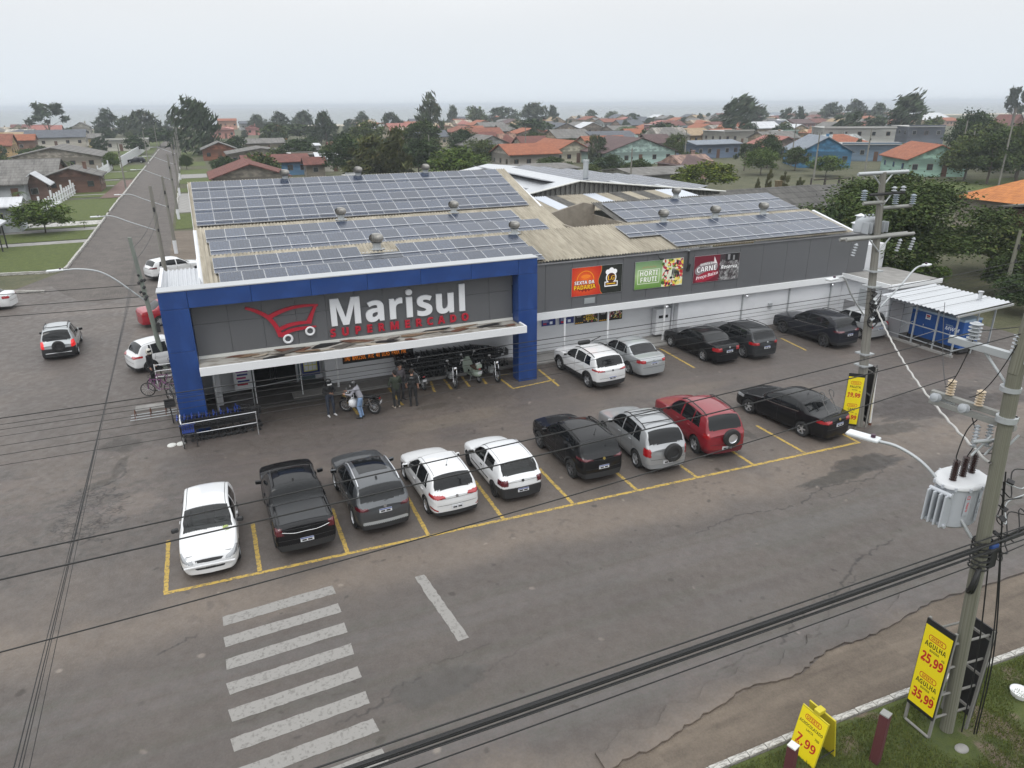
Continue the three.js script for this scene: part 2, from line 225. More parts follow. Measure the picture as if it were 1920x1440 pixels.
M.kerbwhite = mat(lin(1, 1, 1), 0.85, { map: tint([0.22, 0.21, 0.19], [0.46, 0.45, 0.42], (x, y) => sstep(0.3, 0.6, fbm(x / 16, y / 16, 4, 41, 16)), 256, { rep: [1 / 2, 1 / 2] }) });
const seaMat = phys(lin(0.22, 0.24, 0.245), 0.6, { ior: 1.33 });
const sandMat = mat(lin(0.42, 0.37, 0.29), 1);

struct('terrain', sheet(rect(-1500, 2200, -520, 60), -0.012), M.field);
struct('beach', sheet(rect(-3000, 4000, -560, -500), 0.02), sandMat);
struct('sea', sheet([[-30000, -540], [30000, -540], [30000, -38000], [-30000, -38000]], 0.06), seaMat);
struct('car_park', sheet([[LOT.x0, LOT.z1], [LOT.x1, LOT.z1], [LOT.x1, -33], [0, -33], [0, LOT.z0], [LOT.x0, LOT.z0]], 0), M.lot);
struct('main_road', sheet([[-200, -4], [-200, -21], [LOT.x0, -18.6], [LOT.x0, -4]], -0.004), M.asphalt);
struct('main_road', sheet([[LOT.x1, -4], [LOT.x1, -16], [200, -13], [200, -4]], -0.004), M.asphalt);
struct('street', sheet([[-13.5, -62], [-3.2, -62], [-3.2, -180], [-4.2, -470], [-8.4, -470], [-10.6, -200], [-11.0, -68]], -0.004), M.setts);
struct('street', sheet([[-60, -40], [-30, -40], [-30, -62], [-60, -63]], -0.007), M.asphalt);
struct('street', sheet([[-11.2, -62], [-3.2, -62], [-3.3, -58], [-4.2, -55.2], [-6, -55.8], [-7.2, -54.6], [-8.8, -56.4], [-10, -58.8]], 0.003), M.setts);
struct('dirt_verge', sheet([[-3.2, -62], [-0.4, -62], [-0.4, -46], [-2.2, -48]], 0.0045), M.dirt);
struct('dirt_verge', sheet([[-3.2, -62], [6, -62], [6, -84], [-3.2, -86]], -0.003), M.dirt);
struct('dirt_shoulder', sheet([[-2, -8.15], [1, -8.2], [3.5, -8.55], [5.8, -8.95], [7.2, -9.05], [8.6, -9.35], [9.9, -9.55], [11.3, -9.4], [12.4, -9.75], [14, -9.7], [16.4, -10.0], [19.9, -9.85], [26, -10.2], [42, -10.2], [90, -10], [90, -6.9], [42, -7.3], [26, -7.5], [16.8, -7.86], [13, -8.05], [10, -8.16], [7.8, -8.2]], 0.004), M.dirt);
// lawns and drives along the street
const lawnZ = [[-68.5, -82, 'a'], [-84.2, -90.5, 'b'], [-93, -94.6, 'b2'], [-98.6, -122, 'c'], [-124.5, -128, 'd'], [-129, -141, 'e'], [-143, -151, 'f'], [-156, -172, 'g'], [-174, -192, 'h'], [-204, -230, 'i'], [-236, -270, 'j'], [-280, -340, 'k']];
for (const [a, b] of lawnZ) { const xr = (z) => -11.1 + 0.9 * sstep(-68, -220, z) + 1.2 * sstep(-220, -400, z); struct('lawn', sheet([[-23.5, a], [xr(a) - 0.05, a], [xr(b) - 0.05, b], [-21.5, b]], 0.06), M.lawn); }
struct('footpath', sheet(rect(-23, -11, -123.9, -98.2 - 26), 0.03), M.concrete);
struct('driveway', sheet([[-23, -94.9], [-10.9, -94.9], [-10.8, -98.4], [-23, -98.4]], 0.035), M.kerbwhite);
struct('driveway', sheet([[-23, -82.2], [-11, -82.2], [-11, -84.0], [-23, -84.0]], 0.034), M.concrete);
struct('driveway', sheet([[-23, -90.7], [-11, -90.7], [-11, -92.8], [-23, -92.8]], 0.034), M.concrete);
M.redpave = mat(lin(0.26, 0.16, 0.13), 0.9, { map: rep(N_fine, 2, 2, true) });
struct('footpath', sheet([[-13.4, -122.5], [-10.5, -122.5], [-10.3, -152], [-12.6, -152]], 0.075), M.redpave);
for (const z of [-128.4, -142, -153.5, -173]) struct('driveway', sheet([[-22, z - 0.8], [-13, z - 0.8], [-13, z + 0.6], [-22, z + 0.6]], 0.05), M.concrete);
struct('lawn', sheet(rect(-2.9, 1.5, -100, -87), 0.02), M.lawn);
for (const [a, b] of [[-132, -126], [-150, -140], [-172, -160], [-196, -182], [-240, -215]]) struct('lawn', sheet([[-2.9, a], [2.5, a], [2.5, b], [-2.9, b]], 0.03), M.lawn);
struct('footpath', sheet(rect(-2.8, 1.5, -124, -101), 0.02), M.concrete);
struct('footpath', sheet(rect(-2.8, 2, -160, -151), 0.02), M.concrete);
// grass verge by the near pole
struct('verge', sheet([[7.2, -8.0], [10, -7.98], [13.05, -7.88], [16.8, -7.7], [42, -7.1], [90, -6.7], [90, 6], [3, 6], [3, -8.1]], 0.10), M.verge);
{ // blades on the near verge so that it does not read as a flat sheet
  const r = rng(5), n = 60000, g = new THREE.BufferGeometry(); g.setAttribute('position', new THREE.Float32BufferAttribute([-0.008, 0, 0, 0.008, 0, 0, 0.012, 0.06, 0.01], 3)); g.computeVertexNormals();
  const im = new THREE.InstancedMesh(g, mat(lin(0.085, 0.115, 0.022), 0.9, { side: THREE.DoubleSide }), n), m = new THREE.Matrix4(), q = new THREE.Quaternion(), c = new THREE.Color(); let k = 0;
  while (k < n) { const x = 6.6 + r() * 11, z = -8.0 + r() * 3.8; if (z < -8.0 + 0.03 * (x - 7) + 0.03 || Math.hypot(x - 12.8, z + 6.7) < 0.45 + 0.3 * r() || fbm(x * 0.8, z * 0.8, 3, 66) > 0.6 + 0.15 * r()) continue; q.setFromEuler(new THREE.Euler((r() - 0.5) * 1.2, r() * 6.28, (r() - 0.5) * 1.2)); const s = 0.4 + r() * (0.6 + 1.2 * fbm(x * 1.5, z * 1.5, 3, 8)); m.compose(V(x, 0.1, z), q, V(1.1, s, 1.1)); im.setMatrixAt(k, m); const t = 0.6 + 0.7 * r() * (0.6 + 0.8 * fbm(x, z, 3, 4)); im.setColorAt(k, c.setRGB(t * (0.9 + 0.4 * r()), t, t * 0.9)); k++; }
  im.name = numbered('grass'); tag(im, 'short green grass growing on the roadside verge', 'grass', null, 'stuff'); im.castShadow = im.receiveShadow = true; scene.add(im);
}
// kerb stones
function kerb(pts, w, h, step, gap, m, jitter, seed) {
  const r = rng(seed), grp = new THREE.Group(); grp.name = numbered('kerb'); grp.userData.kind = 'structure'; scene.add(grp);
  for (let i = 0; i < pts.length - 1; i++) { const a = pts[i], b = pts[i + 1], L = Math.hypot(b[0] - a[0], b[1] - a[1]), n = Math.max(1, Math.round(L / step)), an = -Math.atan2(b[1] - a[1], b[0] - a[0]);
    for (let k = 0; k < n; k++) { if (r() < gap) continue; const t = (k + 0.5) / n; obj('kerb_stone', rbox(L / n - 0.012, h, w, 0.012, a[0] + (b[0] - a[0]) * t, h / 2 - 0.02 + (r() - 0.5) * jitter, a[1] + (b[1] - a[1]) * t, (r() - 0.5) * jitter, an + (r() - 0.5) * jitter, 0, 1), m, grp); } }
}
kerb([[7.2, -8.1], [10, -8.08], [13.05, -7.98], [16.8, -7.8], [24, -7.5], [32, -7.3]], 0.13, 0.16, 0.5, 0, M.kerbwhite, 0.03, 3);
kerb([[-11.05, -68.2], [-10.9, -80], [-10.75, -122]], 0.2, 0.2, 2.0, 0.12, M.kerbwhite, 0.05, 4);
kerb([[-10.6, -122], [-10.35, -155], [-9.9, -195], [-9.3, -260]], 0.25, 0.2, 4, 0.08, M.kerbwhite, 0.05, 5);
kerb([[-24, -67.9], [-15.6, -67.9], [-12.1, -67.4], [-11.2, -68]], 0.2, 0.22, 1.4, 0, M.kerbwhite, 0.04, 6);
kerb([[-20, -61.4], [-13.8, -60.9], [-11.3, -59.9]], 0.16, 0.18, 1.4, 0, M.kerbwhite, 0.04, 7);
kerb([[-2.9, -100], [-2.9, -124], [-2.95, -180]], 0.2, 0.16, 4, 0.1, M.kerbwhite, 0.05, 8);

// ---------------------------------------------------------------- painted markings, worn by chips in the outline
M.yellow = mat(lin(1, 1, 1), 0.8, { map: tint([0.22, 0.165, 0.07], [0.44, 0.30, 0.065], (x, y) => sstep(0.30, 0.52, fbm(x / 10, y / 10, 4, 51, 25)), 256, { rep: [1 / 1.5, 1 / 1.5] }) });
M.roadwhite = mat(lin(1, 1, 1), 0.8, { map: tint([0.16, 0.152, 0.14], [0.26, 0.25, 0.235], (x, y) => sstep(0.18, 0.5, fbm(x / 6, y / 6, 5, 61, 42)) * (0.75 + 0.25 * hash(x, y)), 256, { rep: [1 / 2.2, 1 / 2.2] }) });
function painted(name, a, b, w, m, seed, rough = 0.03, y = 0.004) {
  const r = rng(seed), dx = b[0] - a[0], dz = b[1] - a[1], L = Math.hypot(dx, dz), ux = dx / L, uz = dz / L, n = Math.max(3, Math.round(L / 0.14)), A = [], B = [];
  for (let i = 0; i <= n; i++) { const t = i / n * L, o1 = w / 2 + (r() - 0.6) * rough, o2 = w / 2 + (r() - 0.6) * rough, e = i === 0 || i === n ? (r() - 0.5) * rough * 2 : 0; A.push([a[0] + ux * (t + e) - uz * o1, a[1] + uz * (t + e) + ux * o1]); B.unshift([a[0] + ux * (t - e) + uz * o2, a[1] + uz * (t - e) - ux * o2]); }
  return struct(name, sheet([...A, ...B], y), m);
}
const lineZ = (x) => -18.72 + 0.030 * (x + 2.5);
painted('parking_line', [-2.53, lineZ(-2.5)], [22.5, lineZ(22.5)], 0.13, M.yellow, 1, 0.02);
[-2.48, 0, 2.5, 5.0, 7.5, 10, 12.45, 14.9, 17.4, 19.85, 22.45].forEach((x, i) => painted('parking_line', [x, lineZ(x) - 0.07], [x + 0.02, lineZ(x) - (i === 10 ? 0.9 : 2.8)], 0.13, M.yellow, 10 + i, 0.02));
[[[4.77, -31.3], [4.95, -28.71]], [[6.91, -31.3], [6.98, -28.96]], [[9.0, -31.3], [8.76, -29.9]], [[9.67, -31.3], [9.6, -29.89]], [[10.6, -31.3], [10.48, -29.87]], [[11.43, -30.6], [11.34, -29.86]], [[12.22, -28.79], [14.58, -29.03]], [[12.27, -28.86], [12.19, -30.68]], [[12.19, -30.68], [12.85, -30.68]], [[14.48, -30.64], [14.39, -28.19]], [[21.94, -30.98], [21.78, -27.61]], [[29.24, -29.67], [28.93, -27.43]]].forEach(([a, b], i) => painted('parking_line', a, b, 0.12, M.yellow, 40 + i, 0.02));
// zebra crossing and centre dashes
for (let i = 0; i < 9; i++) { const z = -16.85 + i * 0.843; painted('crossing_stripe', [-1.08, z], [1.82, z - 0.17], 0.4, M.roadwhite, 70 + i, 0.022); }
painted('centre_dash', [4.16, -16.66], [4.45, -13.7], 0.3, M.roadwhite, 90, 0.03); painted('centre_dash', [-3.9, -12.4], [-3.55, -9.4], 0.3, M.roadwhite, 91, 0.03);
painted('parking_line', [-15.5, -57.2], [-12.4, -57.6], 0.1, M.roadwhite, 92, 0.03); painted('parking_line', [-15.5, -53.4], [-13, -53.8], 0.1, M.roadwhite, 93, 0.03);
// broken edge of the asphalt: a low ragged lip above the dirt
{
  const pts = [[5.8, -8.98], [7.2, -9.08], [8.6, -9.38], [9.9, -9.58], [11.3, -9.43], [12.4, -9.78], [14, -9.73], [16.4, -10.03], [19.9, -9.88], [26, -10.2]], r = rng(31), out = [];
  for (let i = 0; i < pts.length - 1; i++) for (let k = 0; k < 10; k++) { const t = k / 10; out.push([lerp(pts[i][0], pts[i + 1][0], t), lerp(pts[i][1], pts[i + 1][1], t) + (r() - 0.5) * 0.1]); }
  const g = extr(poly([...out.map(([x, z]) => [x, -z]), ...out.slice().reverse().map(([x, z], i) => [x, -z + 0.5 + 0.12 * Math.sin(i * 0.7)])]), 0.045, 0.01); g.rotateX(-Math.PI / 2); g.translate(0, 0.002, 0);
  const uv = g.attributes.uv, p = g.attributes.position; for (let i = 0; i < p.count; i++) uv.setXY(i, p.getX(i), -p.getZ(i)); struct('asphalt_edge', g, M.lot);
}

// ================================================================ SUPERMARKET
const store = thing('supermarket', 'long white and grey supermarket with a blue portal and shed roofs', 'supermarket');
M.blue = mat(lin(1, 1, 1), 0.45, { map: tint([0.008, 0.042, 0.185], [0.014, 0.06, 0.235], (x, y) => sstep(0.3, 0.75, fbm(x / 20, y / 50, 5, 131, 12)) + 0.25 * sstep(0.66, 0.72, fbm(x / 50, y / 6, 4, 132, 5)), 256, { rep: [1 / 4, 1 / 4] }), roughnessMap: rep(N_blot, 3), bumpMap: rep(N_bump, 3), bumpScale: 0.002 });
M.greypanel = mat(lin(0.108, 0.110, 0.116), 0.5, { roughnessMap: rep(N_blot, 4) });
M.wallw = mat(lin(1, 1, 1), 0.75, { map: tint([0.60, 0.61, 0.63], [0.72, 0.73, 0.755], (x, y) => fbm(x / 40, y / 20, 5, 71, 8), 256, { rep: [1 / 6, 1 / 4] }), bumpMap: rep(N_bump, 2), bumpScale: 0.002 });
M.fibre = [0, 1, 2].map((k) => mat(lin(1, 1, 1), 0.95, { map: tint([0.22, 0.195, 0.15], [0.42, 0.38, 0.305], (x, y) => fbm(x / 12, y / 40, 5, 80 + k, 20) + 0.15 * (k - 1) + 0.1 * (hash(x, y) - 0.5), 256, { rep: [1 / 3, 1 / 5] }) }));
M.fibredark = mat(lin(1, 1, 1), 0.95, { map: tint([0.045, 0.043, 0.04], [0.15, 0.145, 0.135], (x, y) => fbm(x / 12, y / 30, 5, 95, 20), 256, { rep: [1 / 3, 1 / 4] }) });
M.clearsheet = mat(lin(0.5, 0.53, 0.58), 0.35); M.metalroof = mat(lin(0.45, 0.465, 0.485), 0.45, { roughnessMap: rep(N_blot, 2) });

// corrugated sheet: u across (wave), v down the slope, from (x0,z0,y0 low edge) to (z1,y1 high edge)
function corrugated(x0, x1, z0, y0, z1, y1, pitch = 0.177, amp = 0.034, th = 0.012) {
  const n = Math.max(4, Math.round((x1 - x0) / pitch * 6)), P = [], U = [], I = [], L = Math.hypot(z1 - z0, y1 - y0);
  for (const o of [0, -th]) for (let i = 0; i <= n; i++) { const x = lerp(x0, x1, i / n), h = amp * Math.cos((x / pitch) * 6.2832) + o; P.push(x, y0 + h, z0, x, y1 + h, z1); U.push(x, 0, x, L); }
  const q = (a, b, c, d) => I.push(a, b, c, b, d, c), off = 2 * (n + 1);
  for (let i = 0; i < n; i++) { const a = 2 * i; q(a, a + 2, a + 1, a + 3); q(off + a + 1, off + a + 3, off + a, off + a + 2); q(off + a, off + a + 2, a, a + 2); q(a + 1, a + 3, off + a + 1, off + a + 3); }
  const g = new THREE.BufferGeometry(); g.setAttribute('position', new THREE.Float32BufferAttribute(P, 3)); g.setAttribute('uv', new THREE.Float32BufferAttribute(U, 2)); g.setIndex(I); g.computeVertexNormals(); return g;
}
function shed(name, x0, x1, z0, y0, z1, y1, mats, w = 1.06, seed = 1, parent = store) {
  const roof = new THREE.Group(); roof.name = name; parent.add(roof); const r = rng(seed), n = Math.round((x1 - x0) / w);
  for (let i = 0; i < n; i++) { const a = lerp(x0, x1, i / n), b = lerp(x0, x1, (i + 1) / n), d = (i % 2) * 0.012; obj('roof_sheet', corrugated(a - 0.03, b + 0.03, z0, y0 + d, z1, y1 + d), typeof mats === 'function' ? mats(i, r) : mats[Math.floor(r() * mats.length)], roof); }
  return roof;
}
const S1 = { z0: -32.1, y0: 5.14, z1: -36.0, y1: 6.03 }, S2 = { z0: -36.1, y0: 5.5, z1: -41.0, y1: 6.6 }, S3 = { z0: -41.9, y0: 5.885, z1: -49.2, y1: 8.19 };
const slopeY = (s, z) => s.y0 + (s.y1 - s.y0) * (z - s.z0) / (s.z1 - s.z0);
shed('roof', -0.35, 36.2, S1.z0, S1.y0, S1.z1, S1.y1, M.fibre, 1.06, 1);
shed('roof', -0.35, 19.5, S2.z0, S2.y0, S2.z1, S2.y1, M.fibre, 1.06, 2);
shed('roof', 23.0, 36.8, S2.z0, S2.y0, S2.z1, S2.y1, [M.fibredark], 1.06, 3);
shed('roof', -0.5, 20.4, S3.z0, S3.y0, S3.z1, S3.y1, M.fibre, 1.06, 4);
// patched low roof between the sheds and the rear hall
shed('roof', 20.6, 34, -42.2, 5.9, -47.2, 6.35, (i, r) => r() < 0.3 ? M.clearsheet : r() < 0.3 ? M.fibredark : M.fibre[i % 3], 1.06, 5);
const wallPoly = (pts, t, axis, at, m, name = 'wall', parent = store) => { const g = extr(poly(pts), t); if (axis === 'x') { g.rotateY(-Math.PI / 2); g.translate(at, 0, 0); } else g.translate(0, 0, at); const uv = g.attributes.uv, p = g.attributes.position; for (let i = 0; i < p.count; i++) uv.setXY(i, axis === 'x' ? p.getZ(i) : p.getX(i), p.getY(i)); return obj(name, g, m, parent); };
// west side wall (steps with the roofs), east end, rear
wallPoly([[-32.0, 0], [-32.0, 5.0], [-36.0, 5.94], [-36.1, 5.42], [-41.0, 6.5], [-41.9, 5.8], [-49.2, 8.08], [-49.2, 0]], 0.2, 'x', -0.36, M.wallw);
wallPoly([[-32.0, 0], [-32.0, 5.0], [-36.0, 5.94], [-36.1, 5.42], [-41.0, 6.5], [-41.0, 0]], 0.2, 'x', 36.8, M.wallw);
obj('wall', boxb(-0.3, 20.4, 0, 7.9, -49.3, -49.15), M.wallw, store); obj('wall', boxb(20.4, 36.6, 0, 5.7, -47.4, -47.25), M.wallw, store);
wallPoly([[-41.9, 0], [-41.9, 5.95], [-49.2, 8.02], [-49.2, 0]], 0.15, 'x', 20.55, M.wallw);
for (const s of [[-0.3, 36.5, -36.04, 5.3, 5.94], [-0.3, 19.4, -41.08, 5.4, 6.5]]) obj('wall', boxb(s[0], s[1], s[3], s[4], s[2] - 0.06, s[2]), M.wallw, store);
// narrow light well with its bare rendered wall
M.render = mat(lin(1, 1, 1), 0.95, { map: tint([0.17, 0.145, 0.115], [0.29, 0.26, 0.215], (x, y) => fbm(x / 24, y / 24, 5, 101, 10), 256, { rep: [1 / 3, 1 / 3] }) });
wallPoly([[19.5, 4.6], [19.5, 5.95], [20.2, 6.2], [22.3, 6.68], [23.1, 6.5], [23.1, 4.6]], 0.2, 'z', -40.9, M.render);
obj('ledge', boxb(19.6, 23.0, 5.1, 5.55, -36.8, -36.45), M.concrete, store); obj('wall', boxb(19.4, 19.55, 4.6, 5.9, -41.2, -36.4), M.render, store); obj('wall', boxb(22.95, 23.1, 4.6, 5.9, -41.2, -36.4), M.render, store); obj('floor', boxb(19.5, 23.05, 4.4, 4.6, -41.2, -36.4), M.concrete, store);

// ---- blue portal
const portal = new THREE.Group(); portal.name = 'portal'; store.add(portal);
const pb = (x0, x1, y0, y1) => rbox(x1 - x0, y1 - y0, 0.72, 0.012, (x0 + x1) / 2, (y0 + y1) / 2, -29.86, 0, 0, 0, 1);
for (const [x0, x1] of [[-2.02, -1.0], [12.88, 13.84]]) for (const [y0, y1] of [[0, 1.755], [1.765, 3.52], [3.53, 5.24]]) obj('portal_panel', pb(x0, x1, y0, y1), M.blue, portal);
{ const xs = [-2.02, -1.0, 1.32, 3.64, 5.96, 8.28, 10.6, 12.88, 13.84]; for (let i = 0; i < xs.length - 1; i++) obj('portal_panel', pb(xs[i] + (i ? 0.005 : 0), xs[i + 1] - 0.005, 5.25, 5.94), M.blue, portal); }
obj('coping', boxb(-2.05, 13.87, 5.945, 5.985, -30.24, -29.47), mat(lin(0.4, 0.41, 0.42), 0.7), portal);
obj('roof_deck', boxb(-2.0, 13.82, 5.55, 5.62, -31.6, -30.23), M.concrete, store);
obj('wall', boxb(-2.0, -1.85, 0, 5.5, -31.45, -30.24), M.wallw, store); obj('wall', boxb(13.68, 13.82, 0, 5.5, -31.9, -30.24), M.wallw, store);
// sign wall of grey cladding panels between the columns
const seams = [-0.98, 0.35, 1.68, 3.0, 4.25, 5.48, 6.7, 7.95, 9.2, 10.45, 11.7, 12.86];
for (let i = 0; i < seams.length - 1; i++) for (const [y0, y1] of [[2.98, 4.36], [4.372, 5.56]]) obj('cladding_panel', boxb(seams[i] + 0.006, seams[i + 1] - 0.006, y0, y1, -30.35, -30.22 - (i % 3) * 0.002), M.greypanel, store);
obj('backing', boxb(-0.99, 12.87, 2.97, 5.56, -30.45, -30.36), M.black, store);
// canopy slab with a white fascia, and litter of torn sheeting on it
const canopy = new THREE.Group(); canopy.name = 'canopy'; store.add(canopy);
M.stained = mat(lin(1, 1, 1), 0.9, { map: tint([0.2, 0.175, 0.145], [0.36, 0.345, 0.315], (x, y) => sstep(0.25, 0.6, fbm(x / 20, y / 12, 5, 111, 12)), 256, { rep: [1 / 4, 1 / 2] }) });
obj('canopy_slab', boxb(-0.99, 12.85, 2.73, 2.94, -30.36, -28.82), M.stained, canopy);
obj('canopy_fascia', boxb(-0.99, 12.95, 2.7, 3.02, -28.8, -28.7), M.white, canopy); obj('canopy_fascia', boxb(12.87, 12.96, 2.7, 3.02, -29.45, -28.81), M.white, canopy);
obj('canopy_lip', boxb(-0.98, 12.85, 2.945, 3.06, -30.2, -30.1), M.offwhite, canopy);
obj('canopy_soffit', boxb(-0.98, 12.85, 2.67, 2.72, -30.3, -28.83), M.offwhite, canopy); obj('porch_ceiling', boxb(-1.84, 13.66, 2.62, 2.66, -33.7, -30.31), M.offwhite, canopy);
{ const r = rng(9); const cols = [M.rust, mat(lin(0.2, 0.13, 0.08), 1), mat(lin(0.35, 0.3, 0.24), 1), M.black, mat(lin(0.09, 0.08, 0.07), 1)];
  for (let i = 0; i < 26; i++) { const x = 0.3 + i * 0.47 + r() * 0.3, z = -29.0 - r() * 1.0, s = 0.18 + r() * 0.45, pts = []; for (let k = 0; k < 7; k++) { const a = k / 7 * 6.28, q = s * (0.35 + 0.65 * r()); pts.push([Math.cos(a) * q * 1.8, Math.sin(a) * q * 0.5]); } const g = extr(poly(pts), 0.015); g.rotateX(-Math.PI / 2); place(g, x, 2.955 + r() * 0.03, z, (r() - 0.5) * 0.25, r() * 0.6 - 0.3, (r() - 0.5) * 0.15); tag(obj('loose_sheet', g, cols[i % 5]), ['rusty', 'brown', 'pale', 'black', 'dark grey'][i % 5] + ' torn scrap on the canopy, ' + ORD[i] + ' from its left end', 'scrap', 'torn scraps on the canopy'); } }

// ---- lettering: each letter an extruded solid
const font = await new FontLoader().loadAsync('fonts/droid/droid_sans_bold.typeface.json');
const letterWhite = mat(lin(0.74, 0.75, 0.77), 0.4), letterRed = mat(lin(0.42, 0.012, 0.03), 0.4);
function letters(parent, text, x0, x1, y0, capH, z, depth, m, track = 0) {
  const bb = new TextGeometry('M', { font, size: 1, depth: 0.1 }); bb.computeBoundingBox(); const size = capH / bb.boundingBox.max.y, k = size / font.data.resolution, adv = [...text].map((c) => font.data.glyphs[c].ha * k + track), W = adv.reduce((a, b) => a + b) - track, sx = (x1 - x0) / W; let x = 0;
  [...text].forEach((c, i) => { const g = new TextGeometry(c, { font, size, depth, curveSegments: 6, bevelEnabled: true, bevelSize: 0.012, bevelThickness: 0.012, bevelSegments: 1 }); g.scale(sx, 1, 1); g.translate(x0 + x * sx, y0, z); obj('letter', g, m, parent); x += adv[i]; });
}
const storeSign = thing('store_sign', 'large white and red supermarket lettering on grey cladding', 'sign');
letters(storeSign, 'Marisul', 4.27, 10.6, 3.68, 1.17, -30.21, 0.10, letterWhite, 0.02);
letters(storeSign, 'SUPERMERCADO', 4.31, 10.66, 3.19, 0.34, -30.21, 0.06, letterRed, 0.22);
const logo = thing('cart_logo', 'red shopping cart emblem with white ring wheels on grey cladding', 'logo');
function ribbon(pts, w, d = 0.08) { const c = new THREE.CatmullRomCurve3(pts.map((p) => V(p[0], p[1], 0)), false, 'centripetal'), n = 26, A = [], B = []; for (let i = 0; i <= n; i++) { const t = i / n, p = c.getPoint(t), tg = c.getTangent(t), ww = lerp(w[Math.floor(t * (w.length - 1))], w[Math.min(w.length - 1, Math.floor(t * (w.length - 1)) + 1)], t * (w.length - 1) % 1) / 2; A.push([p.x - tg.y * ww, p.y + tg.x * ww]); B.unshift([p.x + tg.y * ww, p.y - tg.x * ww]); } const g = extr(poly([...A, ...B]), d, 0.006); g.translate(0, 0, -30.21); return g; }
obj('handle', ribbon([[1.05, 4.86], [1.45, 4.68], [1.86, 4.38], [2.14, 3.95], [2.28, 3.5]], [0.09, 0.13, 0.15, 0.17, 0.18]), letterRed, logo);
obj('basket_rim', ribbon([[1.88, 4.36], [2.3, 4.53], [2.75, 4.65], [3.3, 4.7], [3.92, 4.67]], [0.17, 0.15, 0.12, 0.10, 0.06], 0.085), letterRed, logo);
obj('basket_side', ribbon([[3.84, 4.68], [3.66, 4.35], [3.46, 3.93]], [0.10, 0.13, 0.22], 0.078), letterRed, logo);
obj('basket_base', ribbon([[2.2, 3.78], [2.65, 3.93], [3.1, 3.98], [3.5, 3.97]], [0.13, 0.13, 0.11, 0.10], 0.09), letterRed, logo);
obj('undercarriage', ribbon([[2.27, 3.52], [2.7, 3.69], [3.2, 3.74], [3.76, 3.75]], [0.17, 0.14, 0.11, 0.04], 0.075), letterRed, logo);
for (const [x, y] of [[2.56, 3.35], [3.49, 3.58]]) obj('wheel', place(new THREE.TorusGeometry(0.165, 0.05, 8, 28), x, y, -30.15), letterWhite, logo);

// ---- side wing: fascia, ledge, wall
const fx = [13.86, 15.39, 16.9, 18.4, 19.9, 21.4, 22.92, 24.41, 25.95, 27.53, 29.2, 30.95, 32.67, 34.3, 35.94, 37.4];
for (let i = 0; i < fx.length - 1; i++) obj('cladding_panel', boxb(fx[i] + 0.008, fx[i + 1] - 0.008, 2.58, 5.02 - (i % 2) * 0.006, -31.98, -31.86 - (i % 3) * 0.002), M.greypanel, store);
obj('backing', boxb(13.85, 37.4, 2.57, 4.95, -32.06, -31.99), M.black, store);
obj('flashing', boxb(13.85, 37.42, 5.022, 5.06, -32.06, -31.8), M.greypanel, store);
obj('ledge', boxb(13.86, 37.5, 2.22, 2.575, -32.1, -31.72), M.white, store);
obj('wall', boxb(23.75, 37.4, 0, 2.215, -32.4, -32.02), M.wallw, store); obj('wall', boxb(-2.0, 1.05, 0.0, 2.6, -33.95, -33.72), M.wallw, store); obj('wall', boxb(3.1, 4.25, 0.0, 2.6, -33.95, -33.72), M.wallw, store); obj('wall', boxb(4.26, 13.8, 0.0, 2.6, -32.85, -32.6), M.wallw, store); obj('wall', boxb(4.26, 4.4, 0.0, 2.6, -33.95, -32.86), M.wallw, store); obj('wall', boxb(13.85, 23.6, 0.0, 2.21, -33.2, -32.9), M.wallw, store); obj('wall', boxb(1.05, 3.1, 2.4, 2.6, -33.95, -33.72), M.wallw, store);
obj('wall', boxb(23.62, 23.74, 0, 2.2, -33.2, -32.41), M.wallw, store); obj('soffit', boxb(13.86, 23.6, 2.13, 2.2, -32.89, -32.12), M.white, store);
for (const x of [16.55, 19.15, 22.75]) obj('canopy_post', rbox(0.09, 2.2, 0.09, 0.01, x, 1.1, -31.9), M.white, store);
for (const [x, z] of [[4.72, -32.0], [-0.6, -31.4]]) obj('canopy_post', cyl(0.05, 2.55, x, 1.28, z), M.white, store);
for (const x of [28.2, 31.7, 35.0]) obj('downpipe', cyl(0.045, 2.2, x, 1.1, -31.97, 8), M.galv, store);
for (const x of [25.0, 28.35, 34.9]) { const o = thing('wall_lamp', { 25: 'small round white lamp under the ledge above the recessed corner', 28.35: 'small round lamp under the ledge beside the meat banner downpipe', 34.9: 'small round lamp under the ledge near the white annex' }[x], 'lamp', [x - (x === 25 ? 2.2 : 0), 2.02, -31.9]); obj('lamp_body', place(lathe([[0, 0], [0.05, 0.01], [0.09, 0.06], [0.1, 0.12], [0, 0.14]], 12), 0, 0, 0.05, Math.PI / 2 - 0.5), M.alu, o); obj('bracket', box(0.03, 0.16, 0.03, 0, 0.1, 0), M.alu, o); }
obj('vent_grille', [box(0.62, 0.3, 0.02, 17.95, 2.92, -31.84), ...[0, 1, 2, 3].map((i) => box(0.56, 0.02, 0.02, 17.95, 2.83 + i * 0.06, -31.82))], M.galv, store);
obj('meter_box', rbox(0.26, 0.28, 0.12, 0.02, 30.3, 1.25, -31.96), M.galv, store);
{ const o = thing('wall_lamp', 'grey cabinet with a dark slot standing in the recessed corner', 'cabinet', [23.05, 0.1, -32.6]); o.name = 'meter_cabinet'; obj('cabinet_body', rbox(0.95, 1.5, 0.4, 0.02, 0, 0.9, 0), M.whitewall, o); obj('display_slot', box(0.6, 0.16, 0.02, 0, 1.2, 0.21), M.black, o); obj('door', box(0.8, 0.7, 0.015, 0, 0.55, 0.205), M.white, o); }
